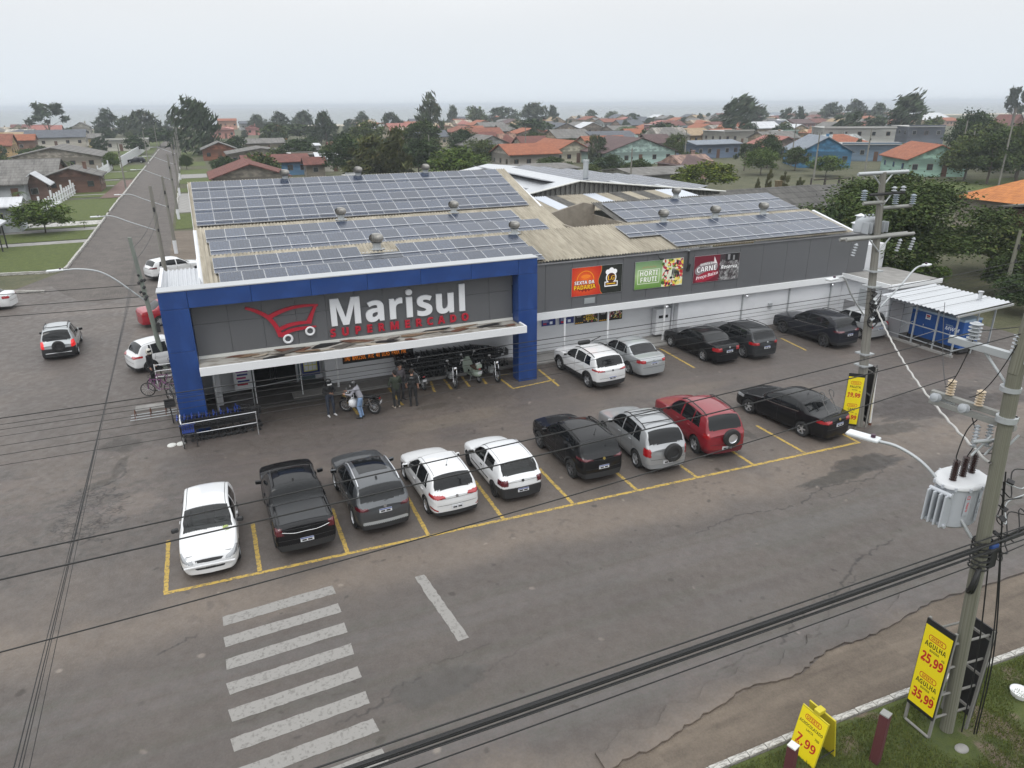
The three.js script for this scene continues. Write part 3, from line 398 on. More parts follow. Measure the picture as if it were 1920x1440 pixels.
// cctv and bracket on the fascia
{ const o = thing('flood_light', 'black flood lamp hanging on a bracket at the fascia top beside the meat banner', 'lamp', [23.95, 4.2, -31.75]); obj('arm', box(0.07, 0.75, 0.06, 0, 0.45, 0), M.darkplastic, o); obj('head', rbox(0.16, 0.45, 0.14, 0.03, 0, -0.05, 0.06, 0.2), M.darkplastic, o); obj('bracket', box(0.05, 0.05, 0.3, 0, 0.85, -0.1), M.galv, o); }
{ const o = thing('flood_light', 'small lamp arm hooked over the fascia edge between the bakery and produce banners', 'lamp', [21.9, 4.85, -31.7]); obj('arm', tube([[0, 0.15, -0.15], [0, 0.2, 0.0], [0, 0.05, 0.1], [0.12, -0.05, 0.12]], 0.02, 12), M.darkplastic, o); obj('head', rbox(0.2, 0.1, 0.12, 0.02, 0.2, -0.06, 0.12), M.darkplastic, o); }

// entrance recess: floor, doors, dark hall behind
M.darktile = mat(lin(0.075, 0.07, 0.065), 0.6, { roughnessMap: rep(N_blot, 2) }); M.porch = mat(lin(1, 1, 1), 0.85, { map: tint([0.17, 0.164, 0.155], [0.26, 0.25, 0.24], (x, y) => fbm(x / 30, y / 30, 5, 121, 8), 256, { rep: [1 / 3, 1 / 3] }) });
struct('porch_floor', boxb(-2, 4.3, 0.01, 0.1, -33.7, -31.05), M.darktile); struct('walkway', boxb(4.32, 13.84, 0.01, 0.16, -32.59, -31.35), M.porch); struct('walkway', boxb(14.2, 23.6, 0.01, 0.10, -32.88, -31.2), M.concrete); struct('step', boxb(2.6, 4.3, 0.01, 0.13, -32.3, -31.5), M.concrete);
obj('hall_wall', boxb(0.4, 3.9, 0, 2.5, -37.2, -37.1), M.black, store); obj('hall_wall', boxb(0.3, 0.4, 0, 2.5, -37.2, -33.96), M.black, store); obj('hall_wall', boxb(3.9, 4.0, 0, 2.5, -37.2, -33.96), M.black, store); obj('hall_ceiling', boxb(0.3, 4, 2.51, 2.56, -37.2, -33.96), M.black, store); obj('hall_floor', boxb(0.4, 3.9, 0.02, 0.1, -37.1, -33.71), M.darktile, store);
for (const x of [1.1, 3.05]) obj('door_frame', boxb(x - 0.03, x + 0.03, 0.1, 2.39, -33.72, -33.64), M.alu, store);
obj('door_frame', boxb(1.13, 3.02, 2.33, 2.39, -33.72, -33.64), M.alu, store);
{ const glass = phys(lin(0.6, 0.66, 0.68), 0.04, { transmission: 1, thickness: 0 }); obj('sliding_door', boxb(0.2, 1.05, 0.12, 2.3, -33.69, -33.68), glass, store); obj('sliding_door', boxb(3.12, 3.9, 0.12, 2.3, -33.69, -33.68), glass, store); }

// ---- printed banners
function print(w, h, draw) { const [c, g] = canvas(w, h); draw(g, w, h); return new THREE.MeshStandardMaterial({ map: ctex(c), roughness: 0.55 }); }
function panel(name, label, cat, x0, x1, y0, y1, z, m, group, turn = 0, frameM = M.alu) {
  const o = thing(name, label, cat, [(x0 + x1) / 2, y0, z], turn, group), w = x1 - x0, h = y1 - y0;
  obj('backing', box(w, h, 0.035, 0, h / 2, 0), frameM, o); const g = new THREE.PlaneGeometry(w - 0.02, h - 0.02); g.translate(0, h / 2, 0.0215); obj('print', g, m, o); return o;
}
const T = (g, s, x, y, size, col, o = {}) => { g.save(); g.translate(x, y); if (o.rot) g.rotate(o.rot); if (o.skew) g.transform(1, 0, o.skew, 1, 0, 0); g.scale(o.sx ?? 1, o.sy ?? 1); g.font = (o.style ?? 'bold ') + size + 'px ' + (o.font ?? 'sans-serif'); g.textAlign = o.align ?? 'center'; g.textBaseline = 'middle'; if (o.stroke) { g.lineJoin = 'round'; g.lineWidth = o.lw ?? 8; g.strokeStyle = o.stroke; g.strokeText(s, 0, 0); } g.fillStyle = col; g.fillText(s, 0, 0); g.restore(); };
const bakery = print(768, 384, (g, w, h) => {
  const gr = g.createRadialGradient(200, 190, 20, 200, 190, 300); gr.addColorStop(0, '#f2701c'); gr.addColorStop(1, '#b91c10'); g.fillStyle = gr; g.fillRect(0, 0, 470, h);
  g.fillStyle = '#1d201a'; g.beginPath(); g.moveTo(445, 0); g.bezierCurveTo(470, 110, 360, 180, 420, 260); g.bezierCurveTo(440, 310, 420, 350, 470, h); g.lineTo(w, h); g.lineTo(w, 0); g.fill(); g.strokeStyle = '#e8a33a'; g.lineWidth = 5; g.beginPath(); g.moveTo(445, 0); g.bezierCurveTo(470, 110, 360, 180, 420, 260); g.bezierCurveTo(440, 310, 420, 350, 470, h); g.stroke();
  g.fillStyle = '#2c3326'; for (let i = 0; i < 30; i++) { g.globalAlpha = 0.5; g.fillRect(480 + hash(i, 1) * 270, hash(i, 2) * h, 60, 16); } g.globalAlpha = 1;
  g.strokeStyle = '#f6a21c'; g.lineWidth = 9; g.beginPath(); g.arc(205, 180, 128, 0, 7); g.stroke(); g.fillStyle = '#8e150c'; g.beginPath(); for (let i = 0; i <= 40; i++) { const a = Math.PI * i / 40; g.lineTo(205 - Math.cos(a) * 165, 250 + Math.sin(a) * (75 + 14 * Math.sin(i * 1.6))); } g.fill(); g.fillStyle = '#f5851d'; g.beginPath(); g.ellipse(210, 125, 72, 26, 0, 0, 7); g.fill();
  T(g, 'SEXTA DA', 190, 205, 64, '#fff', { stroke: '#7a1108', lw: 12, sx: 1.05 }); T(g, 'PADARIA', 195, 270, 78, '#ffd21f', { stroke: '#8b1a06', lw: 14, sx: 1.0 });
  g.fillStyle = '#fff'; g.beginPath(); g.arc(600, 175, 82, 0, 7); g.fill(); g.fillRect(500, 225, 205, 72); for (const [x, y, r] of [[545, 95, 34], [600, 80, 42], [655, 95, 34]]) { g.beginPath(); g.arc(x, y, r, 0, 7); g.fill(); } g.fillStyle = '#4a1c0e'; g.beginPath(); g.arc(600, 178, 66, 0, 7); g.fill(); T(g, 'LG', 600, 178, 84, '#f0c22c', { font: 'serif' }); g.fillStyle = '#4a1c0e'; g.fillRect(512, 238, 180, 44); g.fillStyle = '#f0c22c'; g.fillRect(530, 252, 140, 14);
});
const produce = print(768, 384, (g, w, h) => {
  const gr = g.createLinearGradient(0, 0, 0, h); gr.addColorStop(0, '#6e8f66'); gr.addColorStop(0.5, '#a9c58a'); gr.addColorStop(1, '#5f8a3a'); g.fillStyle = gr; g.fillRect(0, 0, w, h);
  g.fillStyle = '#dfe3cf'; g.fillRect(430, 0, 338, h); const cols = ['#c3232e', '#d83a4a', '#e9d04a', '#f2e27a', '#3c5a20', '#7f9e35', '#1c1420', '#b41f48', '#e7e3d6', '#a33b58'], r = rng(8);
  for (let i = 0; i < 190; i++) { const a = r() * 6.28, q = 30 + 190 * Math.sqrt(r()), x = 610 + Math.cos(a) * q, y = 195 + Math.sin(a) * q; if (x < 440) continue; g.fillStyle = cols[Math.floor(r() * 10)]; g.beginPath(); g.ellipse(x, y, 12 + r() * 24, 10 + r() * 16, r() * 3, 0, 7); g.fill(); }
  g.fillStyle = '#17121c'; for (let i = 0; i < 5; i++) { g.beginPath(); g.ellipse(600 + i * 26, 190 + i * 8, 11, 62, 0.1 - i * 0.1, 0, 7); g.fill(); }
  g.strokeStyle = '#e7efd8'; g.lineWidth = 8; g.strokeRect(46, 120, 340, 190); T(g, 'HORTI', 216, 168, 96, '#fdfff5', { stroke: '#5c7a3a', lw: 8 }); T(g, 'FRUTI', 216, 258, 96, '#fdfff5', { stroke: '#5c7a3a', lw: 8 }); g.fillStyle = '#c46a4a'; for (let i = 0; i < 14; i++) g.fillRect(110 + i * 16, 86 - (i % 3) * 8, 11, 8);
});
const meat = print(768, 384, (g, w, h) => {
  g.fillStyle = '#6d1228'; g.fillRect(0, 0, w, h); g.fillStyle = '#3c2f33'; g.fillRect(430, 0, 338, h); const r = rng(18); for (let i = 0; i < 240; i++) { const v = Math.floor(40 + r() * 170); g.fillStyle = `rgb(${v},${v},${v})`; g.globalAlpha = 0.55; g.beginPath(); g.ellipse(440 + r() * 328, 90 + r() * 290, 8 + r() * 34, 5 + r() * 14, r() * 3, 0, 7); g.fill(); } g.globalAlpha = 1; g.fillStyle = '#1a181a'; g.fillRect(520, 0, 230, 110); g.fillStyle = '#8a8a8c'; g.fillRect(560, 10, 40, 80); g.fillRect(650, 30, 30, 70);
  g.fillStyle = '#8d8587'; g.beginPath(); g.ellipse(210, 190, 195, 96, -0.15, 0, 7); g.fill(); g.fillStyle = '#a11a35'; g.beginPath(); g.ellipse(215, 300, 185, 66, -0.25, 0, 7); g.fill(); g.fillStyle = '#e8e4e4'; g.beginPath(); g.moveTo(330, 20); g.lineTo(390, 130); g.lineTo(330, 120); g.fill();
  T(g, 'QUINTA DA', 215, 118, 42, '#f6f2f2', { rot: -0.08 }); T(g, 'CARNE', 215, 190, 104, '#ffffff', { stroke: '#3a0d18', lw: 10, rot: -0.06 }); T(g, 'Preço Baixo', 225, 290, 62, '#ffffff', { font: 'serif', style: 'italic bold ', rot: -0.16 }); T(g, 'Reserva', 590, 190, 74, '#fff', { stroke: '#222', lw: 8, style: 'italic bold ' });
});
panel('bakery_banner', 'orange and black bakery banner reading SEXTA DA PADARIA on grey fascia', 'banner', 16.85, 19.83, 3.22, 4.72, -31.82, bakery);
panel('produce_banner', 'green fruit and vegetable banner reading HORTI FRUTI on grey fascia', 'banner', 20.62, 23.68, 3.2, 4.7, -31.82, produce);
panel('meat_banner', 'dark red meat banner reading CARNE on grey fascia', 'banner', 24.4, 27.5, 3.18, 4.68, -31.82, meat);
const blueNotice = (red) => print(256, 192, (g, w, h) => { g.fillStyle = '#1d2f78'; g.fillRect(0, 0, w, h); g.fillStyle = red; g.fillRect(20, 26, 130, 14); g.fillRect(150, 0, 106, 10); g.fillStyle = '#c9cfe6'; for (let i = 0; i < 4; i++) g.fillRect(24, 60 + i * 20, 90 + 20 * (i % 2), 7); g.fillStyle = red; g.fillRect(30, 140, 60, 30); g.fillStyle = '#e8ebf5'; g.fillRect(150, 120, 50, 50); });
panel('notice_board', 'blue notice with red lines on the white wall nearest the portal', 'notice', 15.65, 16.5, 1.5, 2.1, -32.86, blueNotice('#b02a4a')); panel('notice_board', 'blue notice right of the first slim white post', 'notice', 16.7, 17.6, 1.48, 2.1, -32.86, blueNotice('#d02a3a'));
const foodDark = (seed, txt) => print(384, 192, (g, w, h) => { g.fillStyle = '#141311'; g.fillRect(0, 0, w, h); const r = rng(seed), cs = ['#c9a437', '#7d2c22', '#e0c870', '#4c6a2c', '#a84a5a', '#d9d3c0']; for (let i = 0; i < 70; i++) { g.fillStyle = cs[Math.floor(r() * 6)]; g.beginPath(); g.ellipse(150 + r() * 220, 30 + r() * 140, 4 + r() * 14, 4 + r() * 9, r() * 3, 0, 7); g.fill(); } g.fillStyle = '#d8d8d8'; g.fillRect(20, 60, 90, 10); g.fillRect(30, 80, 70, 7); g.fillStyle = '#e8b02c'; for (let i = 0; i < 4; i++) { g.beginPath(); g.ellipse(20 + i * 34, 176, 15, 7, -0.4, 0, 7); g.fill(); } if (txt) { T(g, txt[0], 250, 66, 62, '#f2cf2a', { stroke: '#3a1a08', lw: 10 }); T(g, txt[1], 250, 128, 62, '#f2cf2a', { stroke: '#3a1a08', lw: 10 }); } });
panel('food_banner', 'black banner with yellow letters beside the blue notices', 'banner', 17.65, 19.07, 1.36, 2.1, -32.86, foodDark(3, ['NO', 'KILO'])); panel('food_banner', 'dark banner showing a heap of groceries beside the second slim post', 'banner', 19.13, 20.62, 1.34, 2.1, -32.86, foodDark(4, null));
// LED ticker over the entrance wall
{ const ledText = 'CARTAO MARISUL ATE 40 DIAS PARA PAGAR'; const draw = (bg) => (g, w, h) => { g.fillStyle = bg; g.fillRect(0, 0, w, h); g.save(); g.beginPath(); g.rect(14, 12, w - 120, h - 24); g.clip(); T(g, ledText, (w - 100) / 2, h / 2 + 2, 66, '#e8801a', { sx: 0.72, font: 'monospace' }); g.restore(); };
  const [c, g] = canvas(1024, 96); draw('#0a0806')(g, 1024, 96); const m = new THREE.MeshStandardMaterial({ map: ctex(c), roughness: 0.5, emissive: hex('#ffffff'), emissiveMap: ctex(c), emissiveIntensity: 0.35 });
  panel('ticker_display', 'dark blue electronic ticker with orange letters on the entrance wall', 'display', 5.1, 8.55, 1.05, 1.62, -32.56, m, null, 0, mat(lin(0.01, 0.025, 0.09), 0.5)); }
panel('promo_poster', 'blue framed leaflet board with rows of white cards right of the door', 'poster', 3.28, 4.15, 0.35, 2.3, -33.62, print(192, 384, (g, w, h) => { g.fillStyle = '#1a2a6c'; g.fillRect(0, 0, w, h); g.fillStyle = '#2f58b8'; g.fillRect(20, 10, 150, 40); g.fillStyle = '#d9d77a'; g.fillRect(24, 60, w - 48, h - 100); g.fillStyle = '#e9ecef'; for (let j = 0; j < 4; j++) for (let i = 0; i < 3; i++) g.fillRect(32 + i * 44, 120 + j * 56, 38, 46); T(g, 'OFERTAS', 96, 92, 30, '#1a2a6c'); }));
panel('roller_banner', 'white standing banner with coloured lines left of the door', 'banner', 0.2, 1.0, 0.2, 2.0, -33.3, print(192, 384, (g, w, h) => { g.fillStyle = '#e6e7ea'; g.fillRect(0, 0, w, h); g.fillStyle = '#22307e'; g.fillRect(0, 0, w, 60); T(g, 'R$', 96, 130, 54, '#c8a21c'); ['#7a2a8a', '#22307e', '#b02a6a', '#22307e', '#b3243c'].forEach((c, i) => { g.fillStyle = c; g.fillRect(30 + (i % 2) * 8, 180 + i * 34, 128 - (i % 3) * 14, 18); }); }));

// ---- solar arrays
const cellTex = (() => { const [c, g] = canvas(192, 320); g.fillStyle = '#2f3440'; g.fillRect(0, 0, 192, 320); for (let j = 0; j < 10; j++) for (let i = 0; i < 6; i++) { const v = 0.9 + 0.2 * hash(i, j, 9); g.fillStyle = `rgb(${Math.round(40 * v)},${Math.round(47 * v)},${Math.round(66 * v)})`; g.fillRect(i * 32 + 1, j * 32 + 1, 30, 30); g.fillStyle = '#5a6272'; g.fillRect(i * 32 + 10, j * 32, 1, 32); g.fillRect(i * 32 + 21, j * 32, 1, 32); } return ctex(c); })();
M.pv = [0.85, 1, 1.15].map((k) => phys(lin(k * 1.35, k * 1.35, k * 1.2), 0.2, { map: cellTex, specularIntensity: 1 })); M.pvframe = mat(lin(0.45, 0.46, 0.48), 0.5, { metalness: 0.3 });
const PW = 0.94, PL = 1.64, pvFrame = (() => { const t = 0.014; return merge([box(PW, 0.04, t, 0, 0, PL / 2 - t / 2), box(PW, 0.04, t, 0, 0, -PL / 2 + t / 2), box(t, 0.04, PL - 2 * t, PW / 2 - t / 2, 0, 0), box(t, 0.04, PL - 2 * t, -PW / 2 + t / 2, 0, 0)]); })();
const pvGlass = (() => { const g = new THREE.BoxGeometry(PW - 0.026, 0.03, PL - 0.026); return g; })();
// s = slope; rows = [[x0, count, distance up the slope of its lower edge]]
function solar(label, s, rows, seed, sc = 1, pitch = 0.95) {
  const an = Math.atan2(s.y1 - s.y0, s.z0 - s.z1), o = thing('solar_array', label, 'solar array', [0, 0, 0], 0), r = rng(seed);
  for (const [x0, n, d, skip] of rows) {
    const zc = s.z0 - Math.cos(an) * (d + sc * PL / 2), yc = s.y0 + Math.sin(an) * (d + sc * PL / 2) + 0.13;
    obj('mounting_rail', box(n * pitch, 0.04, 0.04, x0 + n * pitch / 2, yc - 0.05, zc + 0.4, an), M.alu, o); obj('mounting_rail', box(n * pitch, 0.04, 0.04, x0 + n * pitch / 2, yc - 0.05, zc - 0.4, an), M.alu, o);
    for (let i = 0; i < n; i++) { if (skip?.includes(i)) continue; const p = obj('solar_panel', pvGlass, M.pv[Math.floor(r() * 3)], o); p.position.set(x0 + (i + 0.5) * pitch, yc, zc); p.rotation.x = an; p.scale.z = sc; obj('frame', pvFrame, M.pvframe, p); }
  }
  return o;
}
solar('two rows of solar panels on the roof directly behind the blue portal', S1, [[0.28, 16, 0.0], [0.12, 16, 1.68, [7, 8]]], 1);
solar('two rows of solar panels on the middle shed roof of the store', S2, [[0.1, 19, 1.0], [0.0, 18, 2.63]], 2);
solar('four rows of solar panels on the high rear shed roof of the store', S3, [[-0.35, 21, 1.32], [-0.35, 21, 2.82], [-0.35, 21, 4.32], [-0.35, 21, 5.82]], 3, 0.9);
solar('solar panels on the front shed of the east wing above the grey fascia', S1, [[23.4, 13, 0.02], [21.4, 15, 1.7]], 4);
solar('two rows of solar panels on the east wing behind the ventilators', S2, [[23.4, 14, 1.1], [23.4, 14, 2.74]], 5);
obj('filler_panel', box(1.9, 0.04, 0.7, 7.72, slopeY(S1, -34.1) + 0.13, -34.1, 0.224), M.pv[0], store);

// ---- turbine ventilators
const ventProto = (() => { const o = new THREE.Group(); o.name = 'roof_ventilator'; obj('base', [lathe([[0.2, -0.25], [0.19, 0.12], [0.26, 0.16]], 14), cyl(0.36, 0.03, 0, -0.12, 0, 14)], M.galv, o); const tur = []; for (let i = 0; i < 22; i++) { const pts = []; for (let k = 0; k <= 6; k++) { const a = -1.15 + 2.3 * k / 6; pts.push([0.33 * Math.cos(a) ** 0.6, 0.36 + 0.2 * Math.sin(a)]); } const an = i / 22 * 6.2832; const P = []; for (let k = 0; k < 6; k++) for (const [rr, yy, da] of [[...pts[k], 0], [...pts[k + 1], 0], [pts[k + 1][0] * 0.9, pts[k + 1][1], 0.22], [...pts[k], 0], [pts[k + 1][0] * 0.9, pts[k + 1][1], 0.22], [pts[k][0] * 0.9, pts[k][1], 0.22]]) P.push(rr * Math.cos(an + da), yy, rr * Math.sin(an + da)); const g = new THREE.BufferGeometry(); g.setAttribute('position', new THREE.Float32BufferAttribute(P, 3)); g.computeVertexNormals(); tur.push(g); } tur.push(lathe([[0, 0.57], [0.14, 0.565], [0.2, 0.545]], 14), lathe([[0.0, 0.2], [0.24, 0.36], [0.0, 0.5]], 10)); obj('turbine', tur, mat(lin(0.3, 0.29, 0.27), 0.45, { metalness: 0.55, side: THREE.DoubleSide }), o); return o; })();
const vents = [[7.75, -35.3, S1, 1.15, 'on the front shed amid the solar panels'], [7.1, -40.9, S2, 1, 'left one at the top of the middle shed'], [13.7, -40.9, S2, 1, 'right one at the top of the middle shed'], [15.4, -35.8, S1, 1, 'beside the plain tan roof sheets'], [5.2, -48.9, S3, 1, 'leftmost one along the high rear ridge'], [9.85, -48.9, S3, 1, 'middle one along the high rear ridge'], [14.45, -48.9, S3, 1, 'rightmost one along the high rear ridge'], [25.0, -35.85, S1, 1.05, 'leftmost one between the east wing solar rows'], [28.75, -35.85, S1, 1.05, 'middle one between the east wing solar rows'], [32.45, -35.85, S1, 1.05, 'rightmost one between the east wing solar rows'], [29.4, -40.9, S2, 1, 'behind the east wing array with weeds beside it']];
vents.forEach(([x, z, s, k, where], i) => { const v = dup(ventProto, [x, slopeY(s, z) + 0.12, z], i * 0.7, 'spherical turbine roof ventilator ' + where, { category: 'ventilator', group: 'turbine ventilators on the store roof' }); v.scale.setScalar(k * 0.95); });
// ---- rear hall behind the store: gabled, metal roof with panels
{
  const h = thing('rear_hall', 'corrugated gabled hall with solar panels behind the store', 'hall'); const zf = -47.6, zb = -66, xr = 25.7, yr = 7.25, xl = 20.6, yl = 6.35, xe = 39, ye = 5.85;
  const slab = (x0, y0, x1, y1, m, nm) => obj(nm, face([[[x0, y0, zf], [x1, y1, zf], [x1, y1, zb], [x0, y0, zb]], [[x0, y0 - 0.06, zf], [x0, y0 - 0.06, zb], [x1, y1 - 0.06, zb], [x1, y1 - 0.06, zf]], [[x0, y0 - 0.06, zf], [x1, y1 - 0.06, zf], [x1, y1, zf], [x0, y0, zf]]]), m, h);
  slab(xl, yl, xr, yr, M.metalroof, 'roof'); slab(xr, yr, xe, ye, M.metalroof, 'roof');
  const fold = []; for (let x = 20.9; x < 38.8; x += 0.2) { const top = (x < xr ? lerp(yl, yr, (x - xl) / (xr - xl)) : lerp(yr, ye, (x - xr) / (xe - xr))) - 0.07; if (top > 5.65) fold.push(box(0.2, top - 5.4, 0.03, x, (top + 5.4) / 2, zf - 0.5 + 0.05 * Math.sin(x * 15.7), 0, 0.5 * Math.cos(x * 15.7), 0)); } obj('gable_wall', fold, mat(lin(0.22, 0.215, 0.2), 0.6), h); h.children[h.children.length - 1].userData.kind = 'stuff';
  obj('wall', boxb(21, 38.6, 0, 5.8, -65.8, -65.6), M.wallw, h); obj('wall', boxb(20.7, 20.9, 0, 6.2, -65.6, -48.2), M.wallw, h); obj('wall', boxb(38.5, 38.7, 0, 5.75, -65.6, -48.2), M.wallw, h);
  obj('barge_board', rod([xl, yl, zf], [xr, yr, zf], 0.06), M.offwhite, h); obj('barge_board', rod([xr, yr, zf], [xe, ye, zf], 0.06), M.offwhite, h);
  const band = (xa, xb, za, zbb, n, m) => { const left = xb <= xr, an = left ? Math.atan2(yr - yl, xr - xl) : -Math.atan2(yr - ye, xe - xr); for (let i = 0; i < n; i++) for (let k = 0; k < m; k++) { const x = lerp(xa, xb, (k + 0.5) / m), z = lerp(za, zbb, (i + 0.5) / n), y = left ? lerp(yl, yr, (x - xl) / (xr - xl)) : lerp(yr, ye, (x - xr) / (xe - xr)); const p = obj('solar_panel', pvGlass, M.pv[(i + k) % 3], h); p.position.set(x, y + 0.12, z); p.rotation.set(0, Math.PI / 2, 0); p.rotateX(left ? an : an); p.rotation.order = 'XYZ'; obj('frame', pvFrame, M.pvframe, p); } };
  band(21.0, 25.4, -64, -49.5, 15, 2); band(26.2, 29.6, -62, -48.6, 14, 2); band(30.4, 33.8, -62, -48.6, 14, 2); band(34.6, 38, -60, -48.6, 12, 2);
  obj('flue', [cyl(0.2, 1.5, 27.2, 7.7, -49.5, 12), cyl(0.25, 0.12, 27.2, 8.5, -49.5, 12)], M.galv, h);
}
for (const [x, z, hgt, lab] of [[38.0, -33.5, 1.2, 'short grey flue pipe at the end of the east wing roof'], [39.0, -34.2, 1.5, 'tall grey flue pipe with a cap at the end of the east wing roof']]) { const o = thing('flue_pipe', lab, 'flue', [x, 4.1, z]); obj('pipe', cyl(0.26, hgt, 0, hgt / 2, 0, 14), M.galv, o); obj('cap', place(lathe([[0.36, 0], [0, 0.16]], 14), 0, hgt + 0.06, 0), M.alu, o); }
obj('wall', boxb(36.9, 39.8, 0, 4.1, -35.2, -32.6), M.wallw, store);
// lean-to beside the portal, white annex at the east end
{ const o = thing('lean_to', 'small white corrugated lean-to against the west side of the store', 'lean-to'); shed('roof', -2.0, -0.45, -31.5, 5.15, -35.5, 5.6, [M.metalroof], 0.8, 7, o); obj('wall', boxb(-2.0, -1.88, 0, 5.1, -35.4, -31.6), M.wallw, o); obj('parapet', boxb(-2.08, -1.96, 5.1, 5.75, -35.5, -31.5), M.wallw, o); obj('wall', boxb(-1.95, -0.5, 0, 5.4, -35.55, -35.42), M.wallw, o); }
{ const o = thing('annex', 'white flat roofed annex at the east end of the store', 'annex'); obj('wall', boxb(35.9, 39.6, 0, 2.55, -32.0, -28.6), M.wallw, o); obj('roof_slab', boxb(35.7, 39.8, 2.56, 2.66, -32.2, -28.4), M.concrete, o); obj('parapet', boxb(35.68, 39.82, 2.45, 2.72, -28.39, -28.3), M.white, o); obj('parapet', boxb(35.6, 35.69, 2.45, 2.72, -32.2, -28.4), M.white, o); obj('door', boxb(35.84, 35.9, 0, 2.0, -30.6, -29.8), M.galv, o); obj('barrier_panel', boxb(35.84, 35.89, 0.3, 1.1, -31.6, -30.8), mat(lin(0.25, 0.25, 0.26), 0.6), o); }

// ================================================================ VEHICLES
// A car is a lofted shell: stations along the length (s = 0 front .. L rear), each a half section from the sill up the side to the roof centre.
function curve(keys) {   // monotone cubic through [s, v]
  const n = keys.length, xs = keys.map((k) => k[0]), ys = keys.map((k) => k[1]), d = [], m = [];
  for (let i = 0; i < n - 1; i++) d.push((ys[i + 1] - ys[i]) / (xs[i + 1] - xs[i]));
  m.push(d[0]); for (let i = 1; i < n - 1; i++) m.push(d[i - 1] * d[i] <= 0 ? 0 : (3 * (xs[i + 1] - xs[i - 1])) / ((2 * (xs[i + 1] - xs[i]) + xs[i] - xs[i - 1]) / d[i - 1] + (xs[i + 1] - xs[i] + 2 * (xs[i] - xs[i - 1])) / d[i])); m.push(d[n - 2] ?? 0);
  return (x) => { if (x <= xs[0]) return ys[0]; if (x >= xs[n - 1]) return ys[n - 1]; let i = 0; while (x > xs[i + 1]) i++; const h = xs[i + 1] - xs[i], t = (x - xs[i]) / h, t2 = t * t, t3 = t2 * t; return (2 * t3 - 3 * t2 + 1) * ys[i] + (t3 - 2 * t2 + t) * h * m[i] + (-2 * t3 + 3 * t2) * ys[i + 1] + (t3 - t2) * h * m[i + 1]; };
}
const carGlass = phys(lin(0.008, 0.009, 0.01), 0.05, { specularIntensity: 0.8 });
const carGlassClear = phys(lin(0.42, 0.47, 0.46), 0.03, { transmission: 1, thickness: 0 });
const lampRed = phys(lin(0.32, 0.008, 0.012), 0.15, { clearcoat: 1 }), lampDark = phys(lin(0.09, 0.006, 0.012), 0.15, { clearcoat: 1 }), lampClear = phys(lin(0.35, 0.36, 0.37), 0.12, { clearcoat: 1, metalness: 0.3 }), plateM = mat(lin(0.6, 0.61, 0.63), 0.5), plateBlue = mat(lin(0.02, 0.06, 0.28), 0.5);
const paint = (c, metal = 0) => phys(c, metal ? 0.42 : 0.5, { metalness: metal, clearcoat: c.r < 0.05 ? 0.65 : 1, clearcoatRoughness: 0.04, specularIntensity: c.r < 0.05 ? 0.1 : 0.5 });
const tyreGeo = {}, TYRE = rng(1);
function wheelParts(parent, x, y, z, r, side, style, rimM) {
  const key = r.toFixed(2); if (!tyreGeo[key]) tyreGeo[key] = { tyre: (() => { const w = 0.1, g = lathe([[r * 0.62, -w], [r * 0.86, -w * 1.04], [r * 0.97, -w * 0.86], [r, -w * 0.5], [r, w * 0.5], [r * 0.97, w * 0.86], [r * 0.86, w * 1.04], [r * 0.62, w]], 28); g.rotateZ(Math.PI / 2); return g; })() };
  const k2 = key + style; if (!tyreGeo[k2]) { const R0 = r * 0.66, parts = [], n = style === 'cover' ? 9 : style === 'multi' ? 7 : 5; const bar = lathe([[R0, -0.085], [R0 * 0.93, -0.06], [R0 * 0.93, 0.05], [R0, 0.09], [R0 * 0.95, 0.095]], 24); parts.push(bar, place(lathe([[0.001, 0.075], [R0 * 0.22, 0.072], [R0 * 0.26, 0.05], [R0 * 0.2, 0.03]], 12))); for (let i = 0; i < n; i++) { const a = i / n * 6.2832; for (const o of style === 'twin' ? [-0.16, 0.16] : [0]) { const g = box(R0 * 0.82, 0.035, style === 'cover' ? 0.055 : style === 'multi' ? 0.04 : 0.05, R0 * 0.55, 0.06, 0); g.rotateY(a + o); parts.push(g); } } const g = merge(parts); g.rotateZ(-Math.PI / 2); tyreGeo[k2] = g; }
  const w = obj('wheel', tyreGeo[key].tyre, M.rubber, parent); w.position.set(x, y, z); w.rotation.x = TYRE() * 6; const rim = obj('rim', tyreGeo[k2], rimM, w); if (side < 0) rim.rotation.y = Math.PI; const disc = obj('brake_disc', wheelDisc(r), M.darkplastic, w); if (side < 0) disc.rotation.y = Math.PI; return w;
}
const discs = {}; function wheelDisc(r) { const k = r.toFixed(2); if (!discs[k]) { discs[k] = new THREE.CylinderGeometry(r * 0.62, r * 0.62, 0.02, 20); discs[k].rotateZ(Math.PI / 2); } return discs[k]; }

